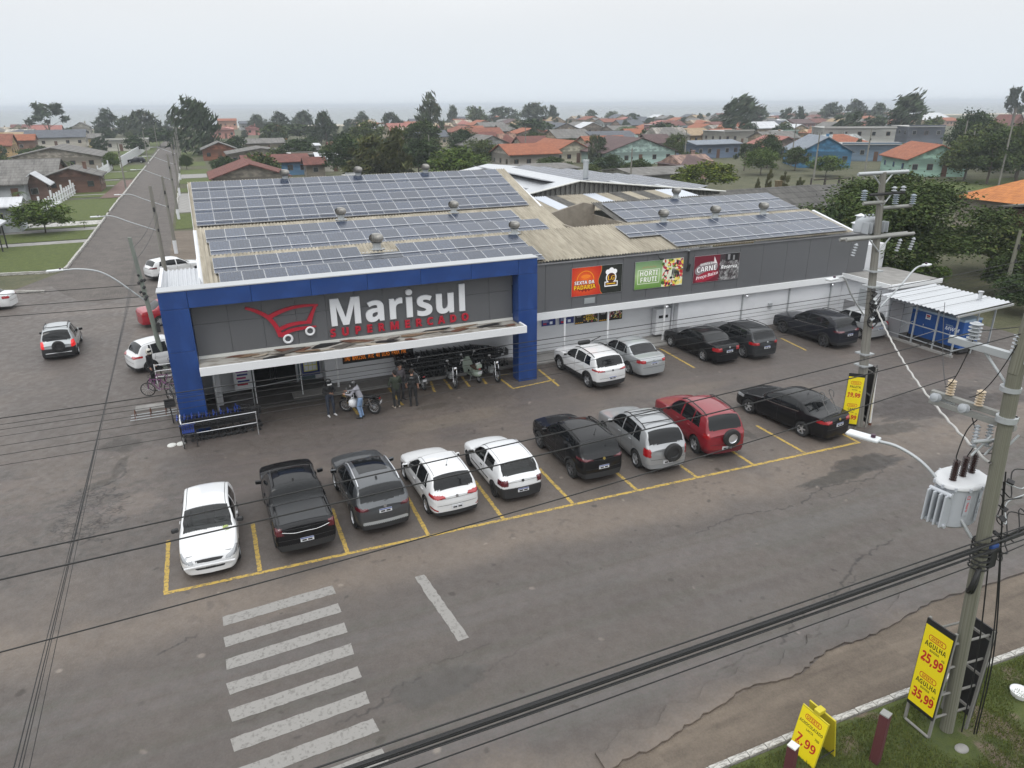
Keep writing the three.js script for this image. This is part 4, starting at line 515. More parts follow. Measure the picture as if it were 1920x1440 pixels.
// spec: L, W, top [[s,y]], belt [[s,y]], wid [[s,half]], sill, wheels [s1,s2,r], tumble, regions(list of {name, mat, test(P)})
function makeCar(name, label, category, sp, body, opt = {}) {
  const o = thing(name, label, category), L = sp.L, top = curve(sp.top), belt = curve(sp.belt), wid = curve(sp.wid), tumble = sp.tumble ?? 0.34, cut = sp.cut ?? 0.035;
  const st = []; { const step = 0.034; const n = Math.round(L / step); for (let i = 0; i <= n; i++) st.push(i / n * L); }
  const nl = 22, ng = 14, nr = 16, NR = nl + ng + nr + 1;
  const rowsAt = (s) => {
    const yB0 = belt(s), yt = top(s), yB = Math.min(yB0, yt - 0.012), h = yt - yB, w = wid(s); let yb = sp.sill + (s < 0.5 ? 0.0 : 0);
    for (const sw of [sp.wheels[0], sp.wheels[1]]) { const R0 = sp.wheels[2] + 0.055, dx = s - sw; if (Math.abs(dx) < R0) yb = Math.max(yb, sp.wheels[2] + Math.sqrt(R0 * R0 - dx * dx)); }
    yb = Math.min(yb, yB - 0.06); const out = [];
    for (let i = 0; i <= nl; i++) { const v = i / nl, y = lerp(yb, yB, v), hh = clamp((y - sp.sill) / (yB - sp.sill)); const bul = 1 - 0.075 * Math.pow(Math.max(0, 0.42 - hh) / 0.42, 2) - 0.04 * Math.pow(Math.max(0, hh - 0.55) / 0.45, 2.2) - (sp.waist ?? 0.012) * Math.exp(-Math.pow((hh - 0.62) / 0.08, 2)); out.push([w * bul, y]); }
    const xB = w * 0.96, r = Math.min(0.075, h * 0.55), hp = h - r, tb = tumble * sstep(0.05, 0.3, h) + 1.2 * (1 - sstep(0.05, 0.3, h)), xe = Math.max(0.05, xB - tb * hp * (1 + 0.0 * hp));
    for (let i = 1; i <= ng; i++) { const v = i / ng; out.push([lerp(xB, xe, v) + 0.022 * Math.sin(Math.PI * v) * sstep(0.1, 0.4, h), yB + hp * v]); }
    for (let i = 1; i <= nr; i++) { const v = i / nr, x = xe * (1 - v); out.push([x, yB + hp + r * (1 - Math.pow(1 - v, 2.6))]); }
    return out;
  };
  const grid = st.map((s) => rowsAt(s)), P = [], nS = st.length;
  // full ring: left rows (x negative) then right
  const cols = 2 * NR - 1;
  for (let i = 0; i < nS; i++) for (let k = 0; k < cols; k++) { const side = k < NR ? -1 : 1, row = k < NR ? k : cols - 1 - k, [x, y] = grid[i][row]; P.push(side * x, y, st[i] - L / 2); }
  const I = []; for (let i = 0; i < nS - 1; i++) for (let k = 0; k < cols - 1; k++) { const a = i * cols + k, b = a + 1, c = a + cols, d = c + 1; I.push(a, c, b, b, c, d); }
  // end caps: strips between left and right, bulging a little
  const nc = 26; for (const end of [0, nS - 1]) {
    const base = P.length / 3, sg = end ? 1 : -1, rows = grid[end]; const use = NR;
    for (let r0 = 0; r0 < use; r0++) for (let j = 0; j <= nc; j++) { const u = j / nc * 2 - 1, [x, y] = rows[r0]; P.push(u * x, y, st[end] - L / 2 + sg * 0.05 * (1 - u * u) * sstep(0, 0.25, (rows[NR - 1][1] - y) + 0.02) * 1); }
    for (let r0 = 0; r0 < use - 1; r0++) for (let j = 0; j < nc; j++) { const a = base + r0 * (nc + 1) + j, b = a + 1, c = a + nc + 1, d = c + 1; if (end) I.push(a, b, c, b, d, c); else I.push(a, c, b, b, c, d); }
  }
  let g = new THREE.BufferGeometry(); g.setAttribute('position', new THREE.Float32BufferAttribute(P, 3)); g.setIndex(I); g = mergeVertices(g, 1e-4); g.computeVertexNormals();
  // split the faces into regions
  const pos = g.attributes.position, nor = g.attributes.normal, ix = g.index.array, bins = new Map();
  for (let f = 0; f < ix.length; f += 3) {
    let x = 0, y = 0, z = 0, nx = 0, ny = 0, nz = 0; for (let k = 0; k < 3; k++) { const v = ix[f + k]; x += pos.getX(v) / 3; y += pos.getY(v) / 3; z += pos.getZ(v) / 3; nx += nor.getX(v) / 3; ny += nor.getY(v) / 3; nz += nor.getZ(v) / 3; }
    const q = { x, y, s: z + L / 2, ax: Math.abs(x), nx, ny, nz, side: x < 0 ? 'l' : 'r' }; let key = null;
    for (const rg of sp.regions) if (rg.test(q)) { key = rg.name + '|' + (rg.split === false ? '' : q.side) + '|' + sp.regions.indexOf(rg); break; }
    key ??= 'body||-1'; if (!bins.has(key)) bins.set(key, []); bins.get(key).push(ix[f], ix[f + 1], ix[f + 2]);
  }
  for (const [key, list] of bins) {
    const rg = sp.regions[+key.split('|')[2]], push = rg?.push ?? 0, p = new Float32Array(list.length * 3), n = new Float32Array(list.length * 3);
    list.forEach((v, i) => { n[i * 3] = nor.getX(v); n[i * 3 + 1] = nor.getY(v); n[i * 3 + 2] = nor.getZ(v); p[i * 3] = pos.getX(v) + n[i * 3] * push; p[i * 3 + 1] = pos.getY(v) + n[i * 3 + 1] * push; p[i * 3 + 2] = pos.getZ(v) + n[i * 3 + 2] * push; });
    const q = new THREE.BufferGeometry(); q.setAttribute('position', new THREE.BufferAttribute(p, 3)); q.setAttribute('normal', new THREE.BufferAttribute(n, 3)); obj(key.split('|')[0], mergeVertices(q, 1e-5), rg ? rg.mat : body, o);
  }
  if (opt.cabin) {
    const list = bins.get('body||-1'), p = new Float32Array(list.length * 3); list.forEach((v, i) => { p[i * 3] = pos.getX(v) - nor.getX(v) * 0.035; p[i * 3 + 1] = pos.getY(v) - nor.getY(v) * 0.035; p[i * 3 + 2] = pos.getZ(v) - nor.getZ(v) * 0.035; }); const q = new THREE.BufferGeometry(); q.setAttribute('position', new THREE.BufferAttribute(p, 3)); q.computeVertexNormals(); const dk = mat(lin(0.03, 0.03, 0.031), 0.9), st = mat(lin(0.05, 0.05, 0.052), 0.95); obj('cabin_lining', q, dk, o); const c0 = sp.glass.ws[0] - L / 2, W = sp.W / 2 - 0.16;
    obj('dashboard', rbox(2 * W, 0.2, 0.42, 0.05, 0, belt(sp.glass.ws[0]) - 0.14, c0 + 0.3), dk, o); const w = new THREE.TorusGeometry(0.18, 0.014, 6, 20); obj('steering_wheel', place(w, -0.34, belt(1.6) - 0.02, c0 + 0.62, -0.45), M.black, o); for (const x of [-0.34, 0.34]) { const s = obj('seat', rbox(0.46, 0.16, 0.5, 0.06, x, 0.5, c0 + 1.15), st, o); obj('seat_back', rbox(0.44, 0.58, 0.14, 0.06, x, 0.82, c0 + 1.42, 0.2), st, s); obj('headrest', rbox(0.24, 0.16, 0.09, 0.04, x, 1.18, c0 + 1.5, 0.2), st, s); } obj('rear_bench', rbox(1.1, 0.5, 0.16, 0.06, 0, 0.78, L / 2 - 0.75, 0.25), st, o); obj('parcel_shelf', box(1.1, 0.03, 0.42, 0, 0.9, L / 2 - 0.45), dk, o); obj('cabin_floor', box(2 * W, 0.03, L - 1.6, 0, 0.42, 0.25), dk, o);
  }
  // underside and wheels
  obj('underbody', boxb(-sp.W / 2 + 0.2, sp.W / 2 - 0.2, sp.sill - 0.02, sp.sill + 0.32, -L / 2 + 0.12, L / 2 - 0.12), M.black, o);
  for (const sw of [sp.wheels[0], sp.wheels[1]]) { obj('wheel_arch', boxb(-sp.W / 2 + 0.1, sp.W / 2 - 0.1, sp.sill + 0.2, sp.wheels[2] * 2 + 0.03, sw - L / 2 - sp.wheels[2] - 0.04, sw - L / 2 + sp.wheels[2] + 0.04), M.black, o); for (const side of [-1, 1]) wheelParts(o, side * (sp.W / 2 - 0.115), sp.wheels[2], sw - L / 2, sp.wheels[2], side, opt.rim ?? 'five', opt.rimM ?? M.alu); }
  // door mirrors
  const ms = sp.mirror, my = belt(ms) + 0.07; for (const side of [-1, 1]) { const m = obj('mirror', rbox(0.2, 0.13, 0.1, 0.035, side * (wid(ms) + 0.09), my, ms - L / 2, 0, side * 0.2), opt.mirrorM ?? body, o); obj('mirror_glass', box(0.15, 0.09, 0.004, side * (wid(ms) + 0.09), my, ms - L / 2 + 0.052, 0, side * 0.2), carGlass, m); }
  // seams and handles that follow the side
  const sideAt = (s, y, off) => { const rows = rowsAt(s); for (let i = 0; i < nl + ng; i++) if (rows[i][1] <= y && rows[i + 1][1] >= y) return lerp(rows[i][0], rows[i + 1][0], (y - rows[i][1]) / (rows[i + 1][1] - rows[i][1])) + off; return rows[nl][0] + off; };
  const stripe = (pts, w, off, m, nm, side) => { const A = []; pts.forEach(([s, y]) => A.push([side * sideAt(s, y, off), y, s - L / 2])); const P2 = [], I2 = []; A.forEach((p, i) => { const q = A[Math.min(i + 1, A.length - 1)], q0 = A[Math.max(0, i - 1)], dy = q[1] - q0[1], dz = q[2] - q0[2], l = Math.hypot(dy, dz) || 1; P2.push(p[0], p[1] - dz / l * w / 2, p[2] + dy / l * w / 2, p[0], p[1] + dz / l * w / 2, p[2] - dy / l * w / 2); if (i) I2.push(2 * i - 2, 2 * i - 1, 2 * i, 2 * i - 1, 2 * i + 1, 2 * i); }); const q = new THREE.BufferGeometry(); q.setAttribute('position', new THREE.Float32BufferAttribute(P2, 3)); q.setIndex(I2); q.computeVertexNormals(); obj(nm, q, m, o); };
  for (const side of [-1, 1]) {
    for (const ds of sp.doors ?? []) { const pts = []; for (let i = 0; i <= 12; i++) pts.push([ds[0] + (ds[1] ?? 0) * (1 - i / 12), lerp(sp.sill + 0.08, belt(ds[0]) - 0.02, i / 12)]); stripe(pts, 0.012, 0.002, M.black, 'door_seam', side); }
    { const a = sp.doors[0][0], b = sp.doors[sp.doors.length - 1][0], pts = []; for (let i = 0; i <= 20; i++) pts.push([lerp(a, b, i / 20), sp.sill + 0.09]); stripe(pts, 0.014, 0.002, M.black, 'sill_seam', side); }
    for (const hs of sp.handles ?? []) { const y = belt(hs) - 0.1; obj('door_handle', rbox(0.03, 0.03, 0.17, 0.012, side * sideAt(hs, y, 0.015), y, hs - L / 2), opt.handleM ?? body, o); }
    if (opt.mould) { const pts = []; for (let i = 0; i <= 30; i++) pts.push([lerp(sp.wheels[0] + 0.42, sp.wheels[1] - 0.4, i / 30), opt.mould]); stripe(pts, 0.05, 0.012, M.darkplastic, 'side_moulding', side); }
    if (opt.chrome) { const pts = []; for (let i = 0; i <= 30; i++) { const s = lerp(opt.chrome[0], opt.chrome[1], i / 30); pts.push([s, belt(s) + 0.012]); } stripe(pts, 0.03, 0.008, M.chrome, 'chrome_trim', side); }
    if (opt.rails) { const [a, b, m] = opt.rails; const pts = []; for (let i = 0; i <= 8; i++) { const s = lerp(a, b, i / 8), rw = rowsAt(s); const e = rw[nl + ng]; pts.push([side * (e[0] - 0.05), e[1] + 0.03 + 0.055 * Math.min(1, Math.min(i, 8 - i) * 0.8), s - L / 2]); } obj('roof_rail', tube(pts, 0.02, 20, 6), m, o); }
    if (opt.gutter) { const pts = []; for (let i = 0; i <= 10; i++) { const s = lerp(opt.gutter[0], opt.gutter[1], i / 10), e = rowsAt(s)[nl + ng + 2]; pts.push([side * e[0], e[1] + 0.003, s - L / 2]); } obj('roof_strip', tube(pts, 0.008, 16, 4), M.black, o); }
  }
  if (opt.bars) for (const s of opt.bars) { const e = rowsAt(s)[nl + ng]; obj('roof_bar', rod([-e[0] + 0.04, e[1] + 0.1, s - L / 2], [e[0] - 0.04, e[1] + 0.1, s - L / 2], 0.018), M.darkplastic, o); }
  { const ys = sp.sill + (opt.seam ?? 0.36), e = rowsAt(L), w2 = wid(L) * 0.97, pts = []; for (let i = 0; i <= 12; i++) { const u = i / 6 - 1; pts.push([u * w2, ys, L / 2 + 0.05 * (1 - u * u) + 0.001]); } obj('bumper_seam', tube(pts, 0.007, 24, 4), M.black, o); const tg = []; for (let i = 0; i <= 8; i++) { const u = (i / 4 - 1) * 0.82; tg.push([u * w2, e[NR - 1][1] - 0.05, L / 2 + 0.05 * (1 - u * u) + 0.001]); } obj('tailgate_seam', tube(tg, 0.006, 16, 4), M.black, o); }
  const roofY = (s) => top(s);
  if (opt.fin) obj('antenna', place(extr(poly([[0, 0], [0.16, 0], [0.13, 0.06], [0.09, 0.07]]), 0.03, 0.008), -0.015, roofY(opt.fin) - 0.006, opt.fin - L / 2, 0, -Math.PI / 2), opt.finM ?? M.black, o);
  if (opt.whip) obj('antenna', [rod([0, roofY(opt.whip), opt.whip - L / 2], [0, roofY(opt.whip) + 0.28, opt.whip + 0.12 - L / 2], 0.006), cyl(0.03, 0.03, 0, roofY(opt.whip), opt.whip - L / 2)], M.black, o);
  // number plate
  const plate = (s, y, rot, sg) => { const pl = obj('number_plate', rbox(0.4, 0.13, 0.015, 0.005, 0, y, s - L / 2 + sg * 0.0, rot), plateM, o); obj('plate_band', box(0.396, 0.028, 0.003, 0, y + 0.05, s - L / 2 + sg * 0.0095, rot), opt.oldPlate ? plateM : plateBlue, pl); for (const k of [-1, 1]) obj('plate_digits', box(0.13, 0.05, 0.003, k * 0.085, y - 0.015, s - L / 2 + sg * 0.0095, rot), M.black, pl); };
  if (opt.plate) plate(L + 0.06, opt.plate, opt.plateRot ?? -0.06, 1);
  if (opt.frontPlate) plate(-0.06, opt.frontPlate, 0, -1);
  if (opt.badge) obj('badge', place(new THREE.CylinderGeometry(0.05, 0.05, 0.014, 16), 0, opt.badge[0], L + opt.badge[1] - L / 2, Math.PI / 2 - 0.2), opt.badge[2] ?? M.chrome, o);
  if (opt.wiper) { const [s0, y0, s1, y1] = opt.wiper; obj('wiper', rod([0.02, y0, s0 - L / 2], [0.36, y1, s1 - L / 2], 0.008), M.black, o); }
  if (opt.exhaust) obj('exhaust', place(cyl(0.03, 0.12, opt.exhaust, sp.sill - 0.02, L / 2 + 0.0, 10, 0.03, Math.PI / 2)), M.chrome, o);
  opt.extra?.(o, { L, top, belt, wid, rowsAt, nl, ng, sideAt });
  return o;
}
// regions shared by most cars: windows by station ranges
function glassRegions(k) {   // k: ws [cowl, roofFront], rw [roofRear, bottom], side list [[s0,s1]], belt fn, top fn
  const list = [];
  const edge = k.edge ?? 0.045;
  list.push({ name: 'windscreen', split: false, mat: k.clear ?? carGlass, test: (q) => q.s > k.ws[0] && q.s < k.ws[1] && q.ny > 0.2 && q.ax < k.roofAt(q.s) - edge && q.y > k.beltAt(q.s) + 0.02 });
  if (k.rw) list.push({ name: 'rear_window', split: false, mat: k.rearClear ?? carGlass, test: (q) => q.s > k.rw[0] && q.s < k.rw[1] && (q.nz > 0.15) && q.ax < k.roofAt(q.s) - edge && q.y > (k.rwY ?? (k.beltAt(q.s) + 0.02)) });
  k.side.forEach(([a, b, sl = 0, sr = 0]) => list.push({ name: 'side_window', mat: k.sideClear ?? carGlass, test: (q) => { const hb = q.y - k.beltAt(q.s), hh = k.hpAt(q.s); return hb > 0.03 && hb < hh - 0.035 && q.s > a + sl * hb && q.s < b - sr * hb && q.ax > k.roofAt(q.s) - 0.02; } }));
  return list;
}
function carSpec(c) {   // fills in helper functions and regions
  const top = curve(c.top), belt = curve(c.belt), wid = curve(c.wid), tumble = c.tumble ?? 0.34;
  const hpAt = (s) => { const yB = Math.min(belt(s), top(s) - 0.012), h = top(s) - yB; return h - Math.min(0.075, h * 0.55); };
  const roofAt = (s) => { const h = top(s) - Math.min(belt(s), top(s) - 0.012), hp = hpAt(s), tb = tumble * sstep(0.05, 0.3, h) + 1.2 * (1 - sstep(0.05, 0.3, h)); return Math.max(0.05, wid(s) * 0.96 - tb * hp); };
  return { ...c, regions: [...(c.pre ?? []), ...glassRegions({ ...c.glass, beltAt: belt, hpAt, roofAt }), ...(c.post ?? [])] };
}
const inPoly = (pts) => (a, b) => { let r = false; for (let i = 0, j = pts.length - 1; i < pts.length; j = i++) { const [xi, yi] = pts[i], [xj, yj] = pts[j]; if ((yi > b) !== (yj > b) && a < (xj - xi) * (b - yi) / (yj - yi) + xi) r = !r; } return r; };
// lamps on an end: outline in (|x|, y), within d of the end
const lamp = (name, m, L, end, d, pts, split = true) => { const t = inPoly(pts); return { name, mat: m, split: split ? undefined : false, push: 0.004, test: (q) => (end > 0 ? q.s > L - d : q.s < d) && t(q.ax, q.y) }; };
const lower = (m, f, name = 'cladding') => ({ name, mat: m, split: false, test: f });
const archTrim = (sp, m, w = 0.075) => ({ name: 'arch_trim', mat: m, push: 0.012, test: (q) => q.ax > sp.W / 2 - 0.25 && [sp.wheels[0], sp.wheels[1]].some((sw) => Math.hypot(q.s - sw, q.y - sp.wheels[2]) < sp.wheels[2] + 0.055 + w) });

// ---------- body types (metres, s from the nose)
function hatch(o = {}) {   // small supermini: Corsa / Gol like
  const L = o.L ?? 3.85, W = o.W ?? 1.64, H = o.H ?? 1.42, w = W / 2, k = L / 3.85;
  const S = (a) => a.map(([s, v]) => [s * k, v]);
  return { L, W, sill: 0.2, wheels: [0.74 * k, 3.18 * k, 0.285], mirror: 1.42 * k, doors: [[1.18 * k, 0], [2.35 * k, 0]], handles: [2.15 * k],
    top: S([[0, 0.56], [0.06, 0.66], [0.2, 0.74], [0.6, 0.835], [1.08, 0.90], [1.16, 0.925], [1.5, 1.16], [1.78, 1.335], [2.05, H - 0.02], [2.6, H], [3.1, H - 0.03], [3.32, H - 0.075], [3.42, H - 0.13], [3.72, 0.93], [3.78, 0.89], [3.85, 0.84]]),
    belt: S([[0, 0.5], [0.1, 0.6], [0.5, 0.72], [1.1, 0.835], [2.2, 0.86], [3.4, 0.89], [3.72, 0.885], [3.85, 0.78]]),
    wid: S([[0, w * 0.70], [0.06, w * 0.80], [0.2, w * 0.9], [0.5, w * 0.975], [1.0, w], [2.6, w], [3.3, w * 0.98], [3.62, w * 0.94], [3.78, w * 0.88], [3.85, w * 0.8]]), tumble: o.tumble ?? 0.33,
    glass: { ws: [1.17 * k, 1.84 * k], rw: [3.36 * k, 3.76 * k], rwY: o.rwY ?? 0.955, side: o.side ?? [[1.42 * k, 2.3 * k], [2.4 * k, 3.1 * k, 0, 0.1]], clear: o.clear, rearClear: o.rearClear, sideClear: o.sideClear }, ...o.more };
}
function suv(o = {}) {
  const L = o.L ?? 4.3, W = o.W ?? 1.79, H = o.H ?? 1.63, w = W / 2, k = L / 4.3, dh = H - 1.63;
  const S = (a) => a.map(([s, v]) => [s * k, v]);
  return { L, W, sill: 0.26, wheels: [0.86 * k, 3.5 * k, 0.345], mirror: 1.56 * k, doors: [[1.3 * k, 0], [2.33 * k, 0], [3.1 * k, 0.12]], handles: [2.18 * k, 3.02 * k],
    top: S([[0, 0.70], [0.05, 0.84], [0.18, 0.94], [0.6, 1.02], [1.15, 1.08], [1.26, 1.11], [1.6, 1.33 + dh * 0.6], [1.92, 1.53 + dh], [2.15, 1.605 + dh], [2.7, 1.63 + dh], [3.4, 1.60 + dh], [3.78, 1.555 + dh], [3.9, 1.50 + dh], [4.16, 1.12 + dh * 0.4], [4.22, 1.07], [4.3, 1.0]]),
    belt: S([[0, 0.62], [0.1, 0.80], [0.5, 0.92], [1.2, 1.0], [2.4, 1.03], [3.4, 1.08], [4.05, 1.08], [4.3, 0.92]]),
    wid: S([[0, w * 0.72], [0.06, w * 0.82], [0.2, w * 0.92], [0.5, w * 0.985], [1.0, w], [3.0, w], [3.7, w * 0.985], [4.05, w * 0.95], [4.22, w * 0.89], [4.3, w * 0.8]]), tumble: o.tumble ?? 0.36,
    glass: { ws: [1.27 * k, 1.98 * k], rw: [3.84 * k, 4.2 * k], rwY: o.rwY ?? 1.12, side: o.side ?? [[1.56 * k, 2.3 * k], [2.38 * k, 3.12 * k], [3.18 * k, 3.68 * k, 0, 0.35]] }, ...o.more };
}
function sedan(o = {}) {
  const L = o.L ?? 4.55, W = o.W ?? 1.76, H = o.H ?? 1.47, w = W / 2, k = L / 4.55, dh = H - 1.47;
  const S = (a) => a.map(([s, v]) => [s * k, v]);
  return { L, W, sill: 0.21, wheels: [0.88 * k, 3.56 * k, 0.315], mirror: 1.62 * k, doors: [[1.32 * k, 0], [2.35 * k, 0], [3.2 * k, 0.15]], handles: [2.2 * k, 3.1 * k],
    top: S([[0, 0.58], [0.06, 0.70], [0.2, 0.78], [0.7, 0.88], [1.2, 0.945], [1.32, 0.975], [1.75, 1.25 + dh], [2.05, 1.40 + dh], [2.3, 1.455 + dh], [2.75, 1.47 + dh], [3.15, 1.43 + dh], [3.35, 1.365 + dh], [3.75, 1.12], [3.9, 1.055], [4.1, 1.04], [4.42, 1.02], [4.5, 0.96], [4.55, 0.88]]),
    belt: S([[0, 0.52], [0.1, 0.64], [0.5, 0.78], [1.3, 0.90], [2.4, 0.93], [3.5, 0.985], [4.1, 1.0], [4.4, 0.97], [4.55, 0.82]]),
    wid: S([[0, w * 0.7], [0.07, w * 0.8], [0.25, w * 0.91], [0.6, w * 0.98], [1.1, w], [3.0, w], [3.8, w * 0.98], [4.25, w * 0.93], [4.46, w * 0.86], [4.55, w * 0.76]]), tumble: o.tumble ?? 0.42,
    glass: { ws: [1.33 * k, 2.12 * k], rw: [3.3 * k, 3.88 * k], side: o.side ?? [[1.68 * k, 2.36 * k], [2.43 * k, 3.1 * k], [3.14 * k, 3.42 * k, 0, 0.7]] }, ...o.more };
}
function pickup() {
  const L = 4.92, W = 1.84, w = W / 2;
  return { L, W, sill: 0.32, wheels: [0.95, 3.95, 0.36], mirror: 1.68, doors: [[1.35, 0], [2.4, 0], [3.22, 0.1]], handles: [2.28, 3.1],
    top: [[0, 0.78], [0.05, 0.95], [0.2, 1.04], [0.7, 1.12], [1.25, 1.18], [1.36, 1.21], [1.72, 1.48], [2.02, 1.66], [2.25, 1.72], [2.7, 1.73], [3.15, 1.71], [3.28, 1.66], [3.52, 1.24], [3.58, 1.19], [4.6, 1.17], [4.82, 1.16], [4.88, 1.13], [4.92, 1.08]],
    belt: [[0, 0.66], [0.1, 0.9], [0.5, 1.02], [1.3, 1.09], [2.4, 1.1], [3.4, 1.13], [4.7, 1.12], [4.92, 1.0]],
    wid: [[0, w * 0.74], [0.06, w * 0.84], [0.2, w * 0.93], [0.5, w * 0.99], [1, w], [4.4, w * 0.995], [4.75, w * 0.98], [4.86, w * 0.96], [4.92, w * 0.92]], tumble: 0.33,
    glass: { ws: [1.37, 2.08], rw: [3.22, 3.56], side: [[1.66, 2.36], [2.44, 3.14]] } };
}
const C = { white: lin(0.64, 0.645, 0.65), black: lin(0.006, 0.006, 0.007), silver: lin(0.36, 0.37, 0.38), grey: lin(0.085, 0.09, 0.095), red: lin(0.20, 0.006, 0.014), graphite: lin(0.035, 0.037, 0.04), navy: lin(0.012, 0.013, 0.018) };
const put = (o, x, z, deg) => { o.position.set(x, 0.004, z); o.rotation.y = R(deg); return o; };
// nose points to local -z; deg 0 = nose away from the camera row. x,z = centre
// 1 white supermini, nose to the road
{ const sp = hatch({ L: 3.75, W: 1.62, clear: carGlassClear, sideClear: carGlassClear, rearClear: carGlassClear }); sp.pre = [lamp('headlight', lampClear, sp.L, -1, 0.5, [[0.42, 0.60], [0.44, 0.52], [0.74, 0.56], [0.8, 0.66], [0.72, 0.72]]), lamp('grille', M.black, sp.L, -1, 0.14, [[-0.1, 0.60], [-0.1, 0.53], [0.3, 0.545], [0.38, 0.60], [0.3, 0.62]], false), lamp('bumper_slot', M.darkplastic, sp.L, -1, 0.12, [[-0.1, 0.40], [-0.1, 0.33], [0.36, 0.34], [0.4, 0.39]], false)];
  const o = makeCar('parked_car', 'old white hatchback parked nose to the road, first in the front row', 'car', carSpec(sp), paint(C.white), { cabin: 1, rim: 'cover', mirrorM: M.darkplastic, gutter: [1.8, 3.3], wiper: [1.12, 0.93, 1.2, 1.0], extra: (o, c) => { obj('bumper', rbox(1.36, 0.06, 0.05, 0.02, 0, 0.46, -c.L / 2 - 0.055), paint(C.white), o); obj('hood_seam', rod([-0.6, 0.70, -c.L / 2 + 0.16], [0.6, 0.70, -c.L / 2 + 0.16], 0.007), M.black, o); } }); put(o, -1.2, -20.85, 178);
  const d = thing('dashboard_cap', 'pale green cap lying behind the windscreen of the old white hatchback', 'cap', [-0.75, 0.86, -20.1], 0.4); obj('cap_crown', place(lathe([[0.001, 0.075], [0.08, 0.055], [0.115, 0.0]], 14), 0, 0, 0, -0.55), mat(lin(0.3, 0.36, 0.12), 0.8), d); obj('cap_peak', place(rbox(0.18, 0.012, 0.12, 0.005), 0, 0, 0.14, -0.5), mat(lin(0.3, 0.36, 0.12), 0.8), d); }
// 2 black pickup
{ const sp = pickup(); sp.pre = [lamp('taillight', lampDark, sp.L, 1, 0.2, [[0.66, 0.86], [0.7, 1.08], [0.98, 1.1], [0.98, 0.86]])]; sp.post = [lower(M.darkplastic, (q) => q.y < 0.52 && (q.s > 4.75 || q.s < 0.2), 'bumper'), archTrim(sp, M.darkplastic, 0.06), { name: 'bed_cover', split: false, mat: mat(lin(0.03, 0.031, 0.033), 0.55), push: 0.01, test: (q) => q.s > 3.62 && q.s < 4.78 && q.ny > 0.8 && q.ax < 0.72 }, { name: 'sunroof', split: false, mat: carGlass, push: 0.002, test: (q) => q.s > 2.2 && q.s < 2.7 && q.ax < 0.42 && q.ny > 0.8 }];
  put(makeCar('parked_car', 'black double cab pickup with a covered bed in the front row', 'pickup', carSpec(sp), paint(C.black), { rim: 'five', rimM: M.darkplastic, mirrorM: M.black, fin: 3.0, plate: 0.62, rails: [2.1, 3.2, M.darkplastic], extra: (o, c) => { obj('tailgate_trim', tube([[-0.7, 0.98, c.L / 2 + 0.045], [-0.35, 0.9, c.L / 2 + 0.06], [0, 0.9, c.L / 2 + 0.062], [0.35, 0.9, c.L / 2 + 0.06], [0.7, 0.98, c.L / 2 + 0.045]], 0.012, 20), M.chrome, o); for (const sd of [-1, 1]) obj('bed_rail', rod([sd * 0.8, 1.2, 1.15], [sd * 0.84, 1.19, 2.3], 0.02), M.darkplastic, o); } }), 1.38, -21.25, 1.2).scale.set(0.97, 1, 0.94); }
// 3 grey SUV with silver rails and glass roof
{ const sp = suv({ L: 4.3, W: 1.8, H: 1.62 }); sp.pre = [lamp('taillight', lampDark, sp.L, 1, 0.35, [[0.5, 0.9], [0.52, 0.98], [0.9, 1.02], [0.92, 0.9]])]; sp.post = [lower(M.galv, (q) => q.s > sp.L - 0.2 && q.y > 0.42 && q.y < 0.52 && q.ax < 0.7, 'skid_plate'), lower(M.darkplastic, (q) => q.y < 0.42, 'cladding'), archTrim(sp, M.darkplastic, 0.05), { name: 'sunroof', split: false, mat: carGlass, push: 0.003, test: (q) => q.s > 1.95 && q.s < 3.1 && q.ax < 0.46 && q.ny > 0.8 }];
  put(makeCar('parked_car', 'dark grey crossover with silver roof rails and a glass roof in the front row', 'car', carSpec(sp), paint(lin(0.075, 0.08, 0.086), 0.5), { rim: 'twin', fin: 3.45, finM: M.black, rails: [2.0, 3.75, M.alu], plate: 0.86, wiper: [4.2, 1.1, 4.13, 1.16], badge: [0.98, 0.03] }), 3.78, -21.35, 2); }
// 4 white hatchback
{ const sp = hatch({ L: 4.0, W: 1.72, H: 1.5, tumble: 0.36, side: [[1.46, 2.3], [2.38, 3.1], [3.14, 3.35, 0, 0.3]], rwY: 1.0, more: { doors: [[1.2, 0], [2.34, 0], [3.0, 0.12]], handles: [2.2, 3.0] } }); sp.wheels = [0.78, 3.3, 0.305]; sp.pre = [lamp('taillight', lampRed, sp.L, 1, 0.4, [[0.36, 0.80], [0.4, 0.87], [0.88, 0.92], [0.9, 0.82], [0.6, 0.78]])]; sp.post = [lower(M.darkplastic, (q) => q.s > sp.L - 0.35 && q.y < 0.33, 'diffuser'), lamp('reflector', lampRed, sp.L, 1, 0.3, [[0.62, 0.36], [0.62, 0.4], [0.84, 0.5], [0.84, 0.44]])];
  put(makeCar('parked_car', 'white five door hatchback with slim red tail lamps in the front row', 'car', carSpec(sp), paint(C.white), { rim: 'twin', gutter: [1.9, 3.45], whip: 3.1, plate: 0.47, oldPlate: true, badge: [0.84, 0.04], mirrorM: paint(C.white) }), 6.12, -21.15, 1.5); }
